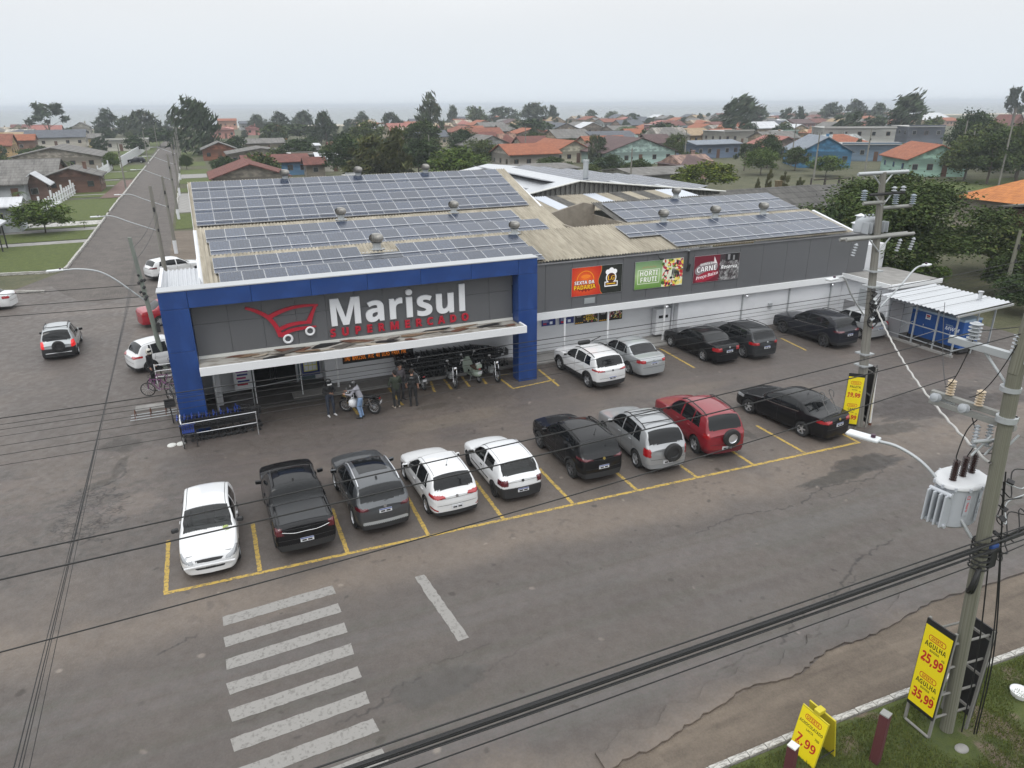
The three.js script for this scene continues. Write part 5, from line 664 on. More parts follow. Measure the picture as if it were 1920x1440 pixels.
// 5 white three door supermini with a black bumper
{ const sp = hatch({ L: 3.9, W: 1.65, H: 1.42, clear: carGlassClear, sideClear: carGlassClear, rearClear: carGlassClear }); sp.pre = [lamp('taillight', lampDark, sp.L, 1, 0.32, [[0.52, 0.66], [0.52, 0.86], [0.84, 0.86], [0.86, 0.66]])]; sp.post = [lower(M.darkplastic, (q) => q.s > sp.L - 0.52 && q.y < 0.58, 'bumper'), lower(M.darkplastic, (q) => q.s < 0.3 && q.y < 0.52, 'bumper'), lower(M.darkplastic, (q) => q.y < 0.3, 'sill_trim')];
  put(makeCar('parked_car', 'old white three door hatchback with black bumpers in the front row', 'car', carSpec(sp), paint(lin(0.68, 0.69, 0.7)), { cabin: 1, rim: 'cover', rimM: M.darkplastic, gutter: [1.8, 3.3], mould: 0.52, handleM: M.black, mirrorM: M.darkplastic, plate: 0.47, badge: [0.8, 0.02, M.black], plateRot: 0 }), 8.52, -21.2, 0.5); }
// 6 black crossover
{ const sp = suv({ L: 4.27, W: 1.79, H: 1.62, more: {} }); sp.pre = [lamp('taillight', lampDark, sp.L, 1, 0.45, [[0.4, 0.92], [0.42, 0.98], [0.92, 1.04], [0.94, 0.95]])]; sp.post = [lower(M.darkplastic, (q) => q.y < 0.46, 'cladding'), archTrim(sp, M.darkplastic, 0.07)];
  put(makeCar('parked_car', 'black crossover with a gold badge between the white hatchback and the silver off-roader', 'car', carSpec(sp), paint(C.black), { rim: 'five', rimM: mat(lin(0.2, 0.2, 0.21), 0.4, { metalness: 0.7 }), rails: [2.0, 3.7, M.black], whip: 3.55, plate: 0.66, badge: [0.97, 0.04, mat(lin(0.6, 0.45, 0.12), 0.3, { metalness: 0.8 })] }), 11.62, -21.4, 0.5); }
// 7 silver off-roader with the spare on the tailgate
const spare = (o, c, x, y, r, rimM) => { const sp = new THREE.Group(); sp.name = 'spare_wheel'; o.add(sp); sp.position.set(x, y, c.L / 2 + 0.15); const t = lathe([[r * 0.55, -0.09], [r * 0.9, -0.1], [r, -0.06], [r, 0.06], [r * 0.9, 0.1], [r * 0.55, 0.09]], 26); t.rotateX(Math.PI / 2); obj('tyre', t, M.rubber, sp); const d = lathe([[0.001, 0.04], [r * 0.2, 0.05], [r * 0.5, 0.02], [r * 0.58, 0.07]], 20); d.rotateX(Math.PI / 2); obj('hub', d, rimM, sp); };
{ const sp = suv({ L: 4.25, W: 1.77, H: 1.68, rwY: 1.14 }); sp.pre = [lamp('taillight', lampRed, sp.L, 1, 0.3, [[0.68, 0.72], [0.68, 1.02], [0.92, 1.02], [0.92, 0.72]])]; sp.post = [lower(mat(lin(0.22, 0.225, 0.23), 0.5), (q) => q.y < 0.44, 'cladding')];
  put(makeCar('parked_car', 'silver off-roader with a black spare wheel on its tailgate', 'car', carSpec(sp), paint(lin(0.33, 0.34, 0.35), 0.45), { rim: 'five', rails: [2.0, 3.6, M.darkplastic], bars: [2.35, 2.75, 3.35], plate: 0.5, exhaust: 0.5, oldPlate: true, extra: (o, c) => spare(o, c, 0.12, 0.88, 0.34, M.darkplastic) }), 14.25, -21.05, -4); }
// 8 red off-roader
{ const sp = suv({ L: 4.3, W: 1.78, H: 1.72, rwY: 1.14 }); sp.pre = [lamp('taillight', lampRed, sp.L, 1, 0.3, [[0.7, 0.86], [0.7, 1.04], [0.92, 1.04], [0.92, 0.86]])]; sp.post = [lower(mat(lin(0.10, 0.006, 0.012), 0.6), (q) => q.y < 0.42, 'cladding')];
  put(makeCar('parked_car', 'dark red off-roader with a spare wheel with a silver hub', 'car', carSpec(sp), paint(C.red), { rim: 'five', rails: [2.0, 3.75, M.darkplastic], plate: 0.47, oldPlate: true, exhaust: 0.5, wiper: [4.15, 1.14, 4.08, 1.2], extra: (o, c) => spare(o, c, 0.1, 0.9, 0.34, M.alu) }), 17.0, -21.15, -6); }
// 9 black saloon with a roof rack
{ const sp = sedan({ L: 4.6, W: 1.79 }); sp.pre = [lamp('taillight', lampRed, sp.L, 1, 0.42, [[0.42, 0.80], [0.42, 0.92], [0.92, 0.94], [0.92, 0.82]]), lamp('headlight', lampClear, sp.L, -1, 0.6, [[0.45, 0.6], [0.45, 0.7], [0.9, 0.78], [0.9, 0.66]])];
  put(makeCar('parked_car', 'black saloon with a bicycle rack on its boot beside the yellow price sign', 'car', carSpec(sp), paint(C.black), { rim: 'five', chrome: [1.5, 3.35], plate: 0.72, badge: [0.93, 0.03, mat(lin(0.6, 0.45, 0.12), 0.3, { metalness: 0.8 })], whip: 3.05, extra: (o, c) => { const m = mat(lin(0.1, 0.1, 0.1), 0.5); const z = c.L / 2 - 0.75; for (const x of [-0.28, 0.28]) { obj('bicycle_rack', tube([[x, 1.1, z + 0.42], [x, 1.5, z + 0.1], [x, 1.78, z - 0.08], [x, 1.86, z - 0.02], [x, 1.82, z + 0.12], [x, 1.6, z + 0.16]], 0.018, 22), m, o); } obj('bicycle_rack', rod([-0.3, 1.52, z + 0.1], [0.3, 1.52, z + 0.1], 0.016), m, o); obj('bicycle_rack', rod([-0.35, 1.08, z + 0.45], [0.35, 1.08, z + 0.45], 0.02), m, o); } }), 21.45, -20.75, 8); }
// ---------- back row by the wall
{ const sp = suv({ L: 4.27, W: 1.79, H: 1.62 }); sp.pre = [lamp('taillight', lampRed, sp.L, 1, 0.45, [[0.4, 0.92], [0.42, 0.98], [0.92, 1.04], [0.94, 0.95]])]; sp.post = [lower(M.darkplastic, (q) => q.y < 0.47, 'cladding'), archTrim(sp, M.darkplastic, 0.07)];
  put(makeCar('parked_car', 'white crossover with black lower trim parked beside the blue portal', 'car', carSpec(sp), paint(C.white), { rim: 'five', rails: [2.0, 3.7, M.darkplastic], plate: 0.6, badge: [0.97, 0.04], exhaust: 0.5, mirrorM: paint(C.white) }), 16.35, -28.95, 3); }
{ const sp = sedan({ L: 4.5, W: 1.72, H: 1.48 }); sp.pre = [lamp('taillight', lampRed, sp.L, 1, 0.35, [[0.48, 0.78], [0.46, 0.92], [0.9, 0.94], [0.9, 0.78]])];
  put(makeCar('parked_car', 'silver saloon parked against the white wall next to the white crossover', 'car', carSpec(sp), paint(lin(0.38, 0.40, 0.41), 0.4), { rim: 'five', plate: 0.74, badge: [0.9, 0.03] }), 19.0, -29.6, 3); }
{ const sp = sedan({ L: 4.5, W: 1.76, H: 1.46 }); sp.pre = [lamp('taillight', lampRed, sp.L, 1, 0.35, [[0.46, 0.74], [0.46, 0.9], [0.9, 0.92], [0.9, 0.74]])];
  put(makeCar('parked_car', 'black saloon with round red tail lamps parked against the white wall', 'car', carSpec(sp), paint(C.black), { rim: 'multi', plate: 0.72, badge: [0.92, 0.03] }), 23.55, -29.65, 3); }
{ const sp = suv({ L: 4.3, W: 1.77, H: 1.6 }); sp.pre = [lamp('taillight', lampRed, sp.L, 1, 0.4, [[0.5, 0.86], [0.5, 0.98], [0.92, 1.0], [0.92, 0.86]])]; sp.post = [lower(M.darkplastic, (q) => q.y < 0.4, 'cladding')];
  put(makeCar('parked_car', 'charcoal crossover with a panoramic roof against the white wall', 'car', carSpec(sp), paint(C.graphite, 0.4), { rim: 'multi', plate: 0.7, badge: [0.98, 0.04], exhaust: 0.5, rails: [2.0, 3.7, M.black] }), 25.75, -29.3, 3); }
{ const sp = suv({ L: 4.7, W: 1.86, H: 1.68, rwY: 1.18 }); sp.pre = [lamp('taillight', lampDark, sp.L, 1, 0.35, [[0.4, 0.96], [0.4, 1.02], [0.95, 1.06], [0.95, 0.96]])]; sp.post = [lower(M.darkplastic, (q) => q.y < 0.42, 'cladding'), archTrim(sp, M.darkplastic, 0.06)];
  put(makeCar('parked_car', 'large dark navy SUV with chrome window trim behind the concrete pole', 'car', carSpec(sp), paint(C.navy), { rim: 'five', rimM: mat(lin(0.12, 0.12, 0.13), 0.4, { metalness: 0.6 }), chrome: [1.7, 4.0], rails: [2.2, 4.0, M.darkplastic], plate: 0.8 }), 31.0, -29.1, 4); }
{ const sp = hatch({ L: 3.9, W: 1.7, H: 1.5 }); sp.pre = [lamp('taillight', lampRed, sp.L, 1, 0.32, [[0.6, 0.72], [0.6, 0.94], [0.86, 0.94], [0.86, 0.72]])];
  put(makeCar('parked_car', 'silver hatchback half hidden behind the concrete pole', 'car', carSpec(sp), paint(lin(0.4, 0.41, 0.42), 0.4), { rim: 'cover', plate: 0.62, badge: [0.84, 0.03] }), 33.9, -29.2, 4); }
// ---------- side street
{ const sp = hatch({ L: 4.0, W: 1.7, H: 1.62, rwY: 1.02 }); sp.pre = [lamp('taillight', phys(lin(0.45, 0.01, 0.012), 0.2, { emissive: lin(0.9, 0.03, 0.03), emissiveIntensity: 0.5 }), sp.L, 1, 0.32, [[0.6, 0.66], [0.64, 1.0], [0.84, 1.0], [0.88, 0.66]])]; sp.post = [lower(M.darkplastic, (q) => q.y < 0.66 && (q.s > sp.L - 0.3 || q.y < 0.46), 'bumper')];
  put(makeCar('moving_car', 'silver small off-roader with lit brake lamps driving away on the street', 'car', carSpec(sp), paint(lin(0.36, 0.38, 0.39), 0.4), { rim: 'five', rails: [1.9, 3.3, M.darkplastic], mirrorM: M.black, bars: [3.2], extra: (o, c) => { spare(o, c, 0.05, 0.78, 0.3, M.darkplastic); obj('chrome_strip', rod([-0.6, 0.42, c.L / 2 + 0.06], [0.6, 0.42, c.L / 2 + 0.06], 0.02), M.alu, o); } }), -8.15, -44.4, 3); }
{ const sp = hatch({ L: 4.0, W: 1.72, H: 1.5, tumble: 0.36, side: [[1.46, 2.3], [2.38, 3.1], [3.14, 3.35, 0, 0.3]], rwY: 1.0, more: { doors: [[1.2, 0], [2.34, 0], [3.0, 0.12]], handles: [2.2, 3.0] } }); sp.wheels = [0.78, 3.3, 0.305]; sp.pre = [lamp('taillight', lampRed, sp.L, 1, 0.4, [[0.36, 0.80], [0.4, 0.87], [0.88, 0.92], [0.9, 0.82], [0.6, 0.78]])]; sp.post = [lower(M.darkplastic, (q) => q.s > sp.L - 0.35 && q.y < 0.33, 'diffuser')];
  put(makeCar('parked_car', 'white hatchback parked beside the portal with its rear towards the street', 'car', carSpec(sp), paint(C.white), { rim: 'multi', gutter: [1.9, 3.45] }), -2.6, -39.6, -68); }
{ const sp = sedan({ L: 4.3, W: 1.7 }); sp.pre = [lamp('taillight', lampRed, sp.L, 1, 0.35, [[0.5, 0.76], [0.5, 0.92], [0.9, 0.94], [0.9, 0.76]])];
  put(makeCar('parked_car', 'red saloon half hidden behind the blue portal', 'car', carSpec(sp), paint(lin(0.3, 0.008, 0.02)), { rim: 'cover' }), -2.4, -48.2, -72); }
{ const sp = suv({ L: 4.3, W: 1.77, H: 1.58 }); sp.pre = [lamp('taillight', lampDark, sp.L, 1, 0.45, [[0.45, 0.96], [0.45, 1.06], [0.92, 1.1], [0.94, 0.95]])]; sp.post = [lower(M.darkplastic, (q) => q.y < 0.42, 'cladding')];
  put(makeCar('parked_car', 'white crossover parked on the dirt beside the store side wall', 'car', carSpec(sp), paint(C.white), { rim: 'five' }), -2.55, -61.8, -66); }
{ const sp = sedan({ L: 4.3, W: 1.7 }); sp.pre = [lamp('taillight', lampRed, sp.L, 1, 0.35, [[0.5, 0.76], [0.5, 0.92], [0.9, 0.94], [0.9, 0.76]])];
  put(makeCar('parked_car', 'white car at the left edge of the frame beside the corner lawn', 'car', carSpec(sp), paint(C.white), { rim: 'cover' }), -14.6, -56.5, 80); }
{ const sp = hatch({ L: 4.0, W: 1.7 }); put(makeCar('parked_car', 'dark car parked across a drive far up the street', 'car', carSpec(sp), paint(C.navy), { rim: 'cover' }), -12.6, -200, 80); }

// ================================================================ TOWN
// x, z, width, depth, wall height, rise, ridge axis, wall, roof kind, label, turn
const HOUSES = [
  [-49.06,-243.15,9.0,9.0,3.2,2.64,'x','#c9a878','t','yellow house with a red tiled gable at the left edge of the town'],
  [-44.93,-264.2,4.8,4.8,3.6,1.44,'x','#8a6a58','o','small brick house with an orange roof beside the yellow gable'],
  [-41.35,-297.5,17.6,11.7,3.2,2.16,'x','#cfc9bd','s','long pale house with a slate roof and brown shutters'],
  [-62.91,-363.0,10.1,10.4,3.0,1.44,'x','#cfc9bd','s','low house with a slate roof left of the long slate house'],
  [-69.14,-432.09,8.5,10.4,3.0,1.68,'x','#d8cdb8','r','small house with a red roof near the sea behind the slate house'],
  [-75.69,-436.93,5.3,5.3,3.2,1.68,'z','#d6c9b0','g','beige gabled house near the sea at the far left'],
  [-42.52,-377.91,6.8,6.8,4.5,1.92,'z','#c9c5bb','g','pale beach house with a balcony beside the airy tree'],
  [-27.2,-192.82,17.4,18.2,2.6,1.92,'z','#a9a196','g','wide grey fibre cement roof house behind the picket fence'],
  [-27.05,-145.65,12.2,12.2,2.5,1.92,'x','#745a4e','g','brick house with a broad dark grey roof and white fascia on the street'],
  [-17.86,-136.18,7.7,7.7,2.5,1.2,'z','#75584b','g','open brick porch with a white trimmed roof behind the fence'],
  [-24.84,-124.29,5.1,5.1,2.6,0.84,'x','#b9bcc0','g','striped grey carport roof beside the white porch'],
  [-21.61,-125.86,3.3,3.3,2.4,1.32,'z','#80665c','w','little white trimmed gabled porch near the palm'],
  [-19.9,-94.11,3.6,3.6,2.8,0.6,'x','#bfc4c6','w','grey house with a light metal roof at the left edge'],
  [-27.38,-287.56,7.0,7.0,3.0,1.2,'x','#d0bf8e','g','cream house with solar panels on its roof beside the street'],
  [-19.42,-261.34,14.7,11.7,3.2,0.0,'f','#c9c6be','f','flat roofed modern white house with a deep porch on the street'],
  [12.89,-340.5,9.4,10.4,3.4,1.08,'x','#c48c80','r','pink house with a dark red roof right of the big dark tree'],
  [21.4,-470.0,10.0,7.4,4.72,1.08,'x','#c99a80','o','far orange roofed house near the sea right of the big dark tree'],
  [33.77,-450.2,13.8,11.7,3.5,1.2,'x','#b9b9b9','s','far slate roofed house on the sea front'],
  [27.38,-370.17,5.7,5.7,3.0,1.2,'z','#c98f8a','r','pink gabled house below the far slate roof'],
  [32.29,-310.26,5.9,5.9,3.6,1.92,'z','#c48a3e','o','orange and yellow gabled house amid the trees'],
  [6.36,-203.87,7.8,9.1,2.6,1.56,'z','#93614a','g','brick house with a pale sloping roof beside the street'],
  [14.46,-185.39,14.1,11.7,2.4,1.08,'z','#9a9488','g','low house with overlapping grey roofs behind the store'],
  [19.67,-232.25,10.8,10.4,2.5,1.08,'x','#a8a088','g','grey roofed yellow shed behind the overlapping grey roofs'],
  [14.69,-152.8,11.8,7.8,2.5,1.08,'x','#5f86a8','r','blue walled house with a faded red roof behind the store'],
  [26.97,-203.54,7.7,6.5,2.8,0.36,'x','#cfd2d4','w','shed with a white metal roof beside the concrete tank block'],
  [25.33,-155.52,4.5,4.5,2.6,0.96,'x','#b8b4a8','w','house with a bright metal roof in front of the trees'],
  [35.43,-199.32,4.7,4.7,2.6,0.96,'x','#a8a8a0','r','small house with a dark red roof by the antenna poles'],
  [20.97,-160.84,4.9,6.5,3.2,0.0,'f','#8f877a','f','bare concrete block with a blue water tank'],
  [7.61,-123.79,10.8,13.0,2.6,1.8,'z','#8c857a','r','grey gabled house edged with red tiles just behind the store'],
  [20.93,-144.66,3.4,3.4,2.4,0.96,'x','#8f877a','r','small concrete house with a red roof and blue tank'],
  [20.51,-107.9,1.5,1.5,3.0,0.0,'f','#d4d6d8','f','narrow white block standing behind the rear roof'],
  [101.44,-279.96,10.5,10.4,2.8,1.8,'x','#c9b49a','o','house with a bright red roof right of the tall pine'],
  [75.65,-201.9,10.2,10.2,2.4,2.64,'x','#a08070','r','large dark red tiled roof house behind the rear hall'],
  [79.64,-190.51,5.5,5.5,2.4,2.64,'x','#a08070','r','dark red tiled house right of the larger dark red roof'],
  [153.21,-349.92,8.1,8.1,2.8,1.2,'x','#cdbf9c','y','house with a cream roof in the middle distance'],
  [192.72,-398.08,11.8,10.4,3.2,1.56,'x','#c99a8a','o','red roofed house in front of the sea front pines'],
  [118.97,-233.38,12.6,10.4,2.6,1.44,'x','#c2b8a2','o','wide orange roofed house left of the slate roof'],
  [83.05,-181.78,7.4,7.4,2.6,1.92,'x','#b8a08a','r','maroon tiled house with a white ridge wall'],
  [79.5,-158,9.5,15,2.5,2.2,'z','#c9c4b0','o','cream gabled house with a large orange tiled roof',0],
  [66.04,-155.36,8.0,10.4,2.8,1.44,'x','#8f8a7c','g','grey house with a fibre cement roof left of the orange roof'],
  [53.32,-116.35,11.9,11.7,2.4,0.36,'x','#b5b2a8','g','low pale building with patched roof behind the rear hall'],
  [117.55,-200.94,14.8,14.3,2.4,2.16,'x','#8a8a88','s','large dark slate roof house in the middle of the town'],
  [90.5,-147,18,14,2.6,2.8,'z','#b4ccc6','m','mint house with a broad blank gable wall',0],
  [116.62,-174.22,7.0,7.0,2.6,1.92,'x','#b5a898','m','house with a dark brown roof behind the mint gable'],
  [145.03,-230.59,7.2,7.2,2.6,1.44,'x','#c2b09a','o','orange roofed house behind the slate roof'],
  [81.35,-110.53,7.5,7.5,2.4,1.56,'x','#a08478','m','low house with a maroon roof beside the mint gable'],
  [66.36,-99.62,11.5,10.4,2.4,0.6,'x','#b8b6ac','g','pale flat shed right behind the rear hall'],
  [154.59,-210.33,10.7,11.7,2.6,1.92,'x','#c2a878','y','house with a mottled yellow roof'],
  [159.29,-200.24,7.8,7.8,2.6,1.92,'x','#b89a80','o','orange hip roofed house beside the yellow roof'],
  [169.66,-254.23,5.5,5.5,4.5,0.0,'f','#c9929c','f','pink flat roofed house in the distance'],
  [160.49,-228.51,7.2,7.8,4.5,0.0,'f','#7f96a3','f','blue grey flat roofed house next to the pink one'],
  [156.75,-192.94,11.4,10.4,4.2,0.0,'f','#a5a299','f','unpainted concrete house with dark window openings'],
  [117,-151,13,8,3.2,0.7,'x','#6f7f96','s2','blue grey house with a slate porch roof',0],
  [129,-141,10,13,2.8,2.2,'z','#8a7a72','p','house with a salmon pink tiled roof',-20],
  [121,-120,10,14,3.2,2.7,'z','#4f86ad','s2','bright blue gable of the house by the concrete pole',-30],
  [172.87,-186.1,6.1,6.1,4.0,0.0,'f','#9fb5ae','f','mint flat roofed house in the distance'],
  [283.37,-296.07,13.0,10.4,2.6,1.8,'x','#9a6a64','m','maroon hip roofed house in the distance'],
  [197.06,-200.31,5.4,5.4,2.6,1.2,'x','#c2a888','o','small orange roofed house before the dark pines'],
  [418.53,-470.0,22.3,10.3,3.04,1.92,'x','#9a4038','s2','red barn like house near the sea'],
  [165,-152,18,12,6,0,'f','#c6c6c2','f','large white two storey block with a flat roof',-30],
  [181,-145,9,12,6.2,0,'f','#777d88','f','grey wing of the white two storey block',-30],
  [143,-126,15,9,3.5,0,'f','#76899b','f','blue grey flat roofed house with a long porch',-30],
  [124,-97,10,13,3,2.3,'z','#a9cdbd','o','mint green house with a terracotta roof',-30],
  [399.68,-312.33,24.0,13.0,2.0,4.2,'p','#cfd2d4','w','white pyramid roofed house far off'],
  [378.91,-287.89,10.9,10.4,2.6,1.44,'x','#b89a88','o','small red roofed house beside the white pyramid roof'],
  [324.84,-216.66,8.9,8.9,3.0,3.84,'z','#8a5a4a','r','house with a steep red roof at the right edge'],
  [51.5,-58,15,8,2.9,1.5,'x','#8a7a5a','d','old dark roofed house behind the east wing of the store',0],
  [66.5,-63,13,7,2.8,0.8,'x','#a09a8c','d','dark lichened shed roof right of the old dark roofed house',0]];
// x, z, height, width, kind, label
const TREES = [
  [2.04,-224.83,15.2,16.55,'cas','tall dark casuarina right of the street'],
  [77.38,-253.22,16.56,13.42,'cas','tall twin topped pine behind the store'],
  [44.69,-273.03,12.05,12.55,'cas','pointed dark pine left of the tree clump'],
  [-52.86,-362.3,14.16,14.57,'airy','airy wide tree standing against the sea at the left'],
  [-33.17,-386.17,12.14,14.0,'cas','grey green pine left of the street end'],
  [-16.44,-350.75,12.88,17.86,'cas','broad dark pine at the street end'],
  [-24.61,-380.66,9.86,12.01,'broad','round tree between the pines at the street end'],
  [-7.48,-397.87,9.08,9.21,'cas','small pine closing the street end'],
  [-9.43,-277.4,6.19,12.48,'broad','low green bush mass along the street verge'],
  [39.7,-304.61,6.66,18.39,'broad','dark round tree amid the small houses'],
  [44.31,-413.51,9.92,17.35,'cas','far pine row left part on the sea front'],
  [35.81,-439.09,9.33,16.46,'cas','far pine beside the slate roof on the sea front'],
  [55.51,-405.77,10.37,16.68,'cas','far pine row right part on the sea front'],
  [26.24,-118.76,8.16,11.24,'olive','olive brown casuarina directly behind the store'],
  [25.31,-136.18,7.8,9.25,'broad','dark green tree behind the white block'],
  [30.4,-118.44,9.45,10.49,'olive','tall olive casuarina directly behind the store roof'],
  [38.82,-112.39,6.67,10.99,'broad2','broad glossy tree behind the rear roof edge'],
  [37.13,-130.08,7.04,9.67,'broad','round dark tree between the olive trees'],
  [50.89,-175.1,10.15,12.4,'broad','dark dome of trees below the twin topped pine'],
  [43.72,-201.41,9.18,12.97,'broad','wide low tree left of the dome'],
  [11.2,-214.73,5.42,6.33,'broad','round tree beside the brick house'],
  [27.18,-275.13,7.7,11.21,'broad','dark green hump behind the yellow gabled house'],
  [85.83,-403.91,9.58,11.97,'cas','small far tree on the horizon left of the pine'],
  [95.3,-378.26,10.37,16.27,'cas','far grove left of the twin topped pine'],
  [145.3,-428.7,12.4,12.68,'cas','thin far pine right of the twin topped pine'],
  [149.31,-401.38,12.6,15.03,'broad','far round tree above the red roof'],
  [178.59,-430.31,12.49,26.17,'cas','left half of the long sea front pine grove'],
  [184.24,-399.62,13.79,25.96,'cas','right half of the long sea front pine grove'],
  [212.7,-433.1,11.97,13.53,'cas','end of the long sea front pine grove'],
  [117.97,-255.83,7.83,19.11,'broad','wide dark tree before the red roofs'],
  [266.76,-480.0,9.58,9.95,'broad','small far tree beside the sea front house'],
  [269.28,-455.1,8.24,11.76,'broad','small far tree beside the orange gable'],
  [279.99,-446.2,6.48,13.13,'broad','far round bush left of the pink house'],
  [102.2,-195.5,3.55,7.81,'broad','small tree by the orange roof'],
  [91.57,-163.1,5.39,6.36,'olive','yellowish small tree beside the slate roof'],
  [145.03,-212.24,6.71,15.0,'broad','tree group in front of the pink house'],
  [147.36,-237.52,6.97,11.72,'palm','palm like tree behind the slate roof'],
  [103.84,-146.07,6.38,6.75,'broad','round dark tree behind the mint gable'],
  [64.87,-83.91,5.44,9.26,'flat','flat topped windswept tree right behind the store'],
  [67.14,-104.39,4.48,6.19,'broad','leafy bush beside the mint house'],
  [60.48,-107.79,3.41,3.91,'broad','small bush behind the rear hall'],
  [107.21,-118.93,6.69,7.17,'broad','dark tree beside the salmon roof'],
  [99.08,-116.18,5.18,4.18,'airy','thin trees by the blue grey house'],
  [178.51,-218.1,16.63,16.46,'wind','large windswept pine bent to the right'],
  [240.05,-278.18,11.94,12.82,'wind','windswept pine right of the large bent one'],
  [281.89,-304.5,10.76,9.89,'wind','small windswept pine in the distance'],
  [287.96,-300.06,10.72,9.3,'cas','short dense pine in the distance'],
  [194.08,-208.4,5.35,9.47,'broad','round tree before the mint flat house'],
  [358.13,-348.29,12.64,18.11,'cas','left end of the distant wooded dune'],
  [368.58,-339.87,14.02,22.46,'cas','middle of the distant wooded dune'],
  [378.87,-331.58,13.33,19.1,'cas','right end of the distant wooded dune'],
  [184.51,-173.34,10.6,13.81,'wind','dark pine left of the white block'],
  [218.62,-193.11,8.73,11.18,'wind','dark pine behind the white block'],
  [208.59,-173.73,16.59,15.75,'wind','very tall windswept pine behind the white block'],
  [104.58,-100.8,3.88,7.7,'broad2','yellow green tree before the blue house'],
  [235.27,-182.73,8.3,9.21,'broad','low trees right of the grey wing'],
  [160.52,-115.0,10.83,10.85,'broad','wide dark tree right of the mint house'],
  [116.69,-79.13,8.84,9.43,'broad','dark tree mass at the right behind the road'],
  [124.75,-79.75,10.77,6.18,'broad','dark tree at the right edge of the frame'],
  [306.55,-203.17,19.13,9.96,'airy','tall thin leaning pine at the right edge'],
  [123.2,-91.12,5.64,5.71,'broad','tree beside the mint gable wall'],
  [124.82,-90.28,3.03,4.94,'airy','small loose tree in front of the mint house'],
  [-15.65,-90.37,3.57,6.61,'broad2','dark leafy street tree on the corner lawn'],
  [-38.8,-224.27,3.09,5.18,'broad2','green bush before the grey roofs'],
  [-24.94,-184.6,2.83,3.9,'palm','small palm behind the picket fence'],
  [-22.04,-187.7,2.78,3.52,'palm','feathery palm at the end of the porch'],
  [-15.77,-176.78,4.04,3.81,'broad2','light green shrub by the white wall'],
  [-22.71,-118.78,2.81,2.2,'palm','palm beside the little white porch'],
  [-12.19,-92.21,1.15,1.0,'palm','tiny palm on the lawn beside the drive'],
  [-16.37,-257.78,3.09,4.91,'broad','shrub by the flat roofed house'],
  [-13.18,-291.14,3.5,6.33,'broad2','shrub at the end of the white wall'],
  [5.11,-165.77,2.53,4.88,'broad','shrub at the verge beside the grey gable'],
  [-1.51,-172.19,3.43,3.39,'broad','dark bush on the right verge of the street'],
  [118,-84,8,9,'broad','dark tree left of the tall right pole'],
  [131,-84,9,10,'broad','dense dark tree right of the mint house'],
  [140,-92,9,12,'broad','dense trees behind the mint house'],
  [150,-104,9,12,'broad','tree mass right of the flat blue house'],
  [128,-78,6,8,'broad','low dark bushes at the right road side'],
  [168,-118,9,13,'broad','tree mass below the white pyramid roof'],
  [185,-128,8,12,'broad','far tree mass at the right'],
  [96,-108,5,7,'broad2','green bushes before the blue gable'],
  [108,-112,5,6,'broad','dark bush left of the blue gable'],
  [88,-118,4,7,'broad','hedge before the maroon roof'],
  [70,-118,4,7,'broad','bush before the mint gable'],
  [60,-122,4,8,'broad','scrub behind the pale flat shed'],
  [57,-150,6,10,'broad','round tree behind the low pale building'],
  [64,-180,7,10,'broad','dark tree behind the dark red roofs'],
  [88,-190,6,9,'broad','round tree beside the maroon tiled house'],
  [33,-165,7,10,'broad','dense tree behind the olive trees'],
  [22,-170,6,9,'broad','dark tree before the overlapping grey roofs'],
  [-34,-165,5,8,'broad','garden tree behind the grey roofs at the left'],
  [-30,-150,4,5,'broad2','green garden shrub behind the brick house'],
  [-44,-210,6,9,'broad','dark garden tree at the far left']];
const roofTex = (a, b, sd, row = 0.34, wave = 0.22) => ({ map: tint(a, b, (x, y) => { const v = (y % 16) / 16, u = (x % 8) / 8; return clamp(fbm(x / 24, y / 24, 4, sd, 10) * 0.75 + 0.3 * hash(x >> 3, y >> 4, sd) - 0.28 * (v < 0.16) - 0.12 * (u < 0.2)); }, 256, { rep: [1 / (wave * 32), 1 / (row * 16)] }), bumpMap: dtexRow(row, wave), bumpScale: 0.05 });
function dtexRow(row, wave) { return dtex(64, 64, (x, y) => 0.5 + 0.3 * Math.sin((x % 8) / 8 * 6.2832) + 0.2 * ((y % 16) / 16), { rep: [1 / (wave * 8), 1 / (row * 4)] }); }
const ROOF = {
  t: mat(lin(1, 1, 1), 0.95, roofTex([0.12, 0.045, 0.03], [0.30, 0.105, 0.06], 201)), o: mat(lin(1, 1, 1), 0.95, roofTex([0.19, 0.062, 0.032], [0.38, 0.135, 0.065], 202)), r: mat(lin(1, 1, 1), 0.95, roofTex([0.085, 0.032, 0.026], [0.22, 0.08, 0.06], 203)), p: mat(lin(1, 1, 1), 0.95, roofTex([0.22, 0.085, 0.07], [0.38, 0.16, 0.13], 204)), y: mat(lin(1, 1, 1), 0.95, roofTex([0.22, 0.15, 0.085], [0.42, 0.32, 0.2], 205)), m: mat(lin(1, 1, 1), 0.95, roofTex([0.06, 0.04, 0.04], [0.14, 0.085, 0.08], 206)),
  d: mat(lin(1, 1, 1), 0.95, roofTex([0.03, 0.028, 0.026], [0.13, 0.125, 0.115], 211, 1.1, 0.18)), s: mat(lin(1, 1, 1), 0.8, roofTex([0.05, 0.056, 0.068], [0.12, 0.13, 0.15], 207)), s2: mat(lin(1, 1, 1), 0.7, roofTex([0.12, 0.14, 0.17], [0.24, 0.27, 0.31], 208)), g: mat(lin(1, 1, 1), 0.95, roofTex([0.075, 0.07, 0.064], [0.24, 0.23, 0.215], 209, 1.1, 0.18)), w: mat(lin(1, 1, 1), 0.5, roofTex([0.42, 0.43, 0.45], [0.6, 0.61, 0.63], 210, 2, 0.3)),
};
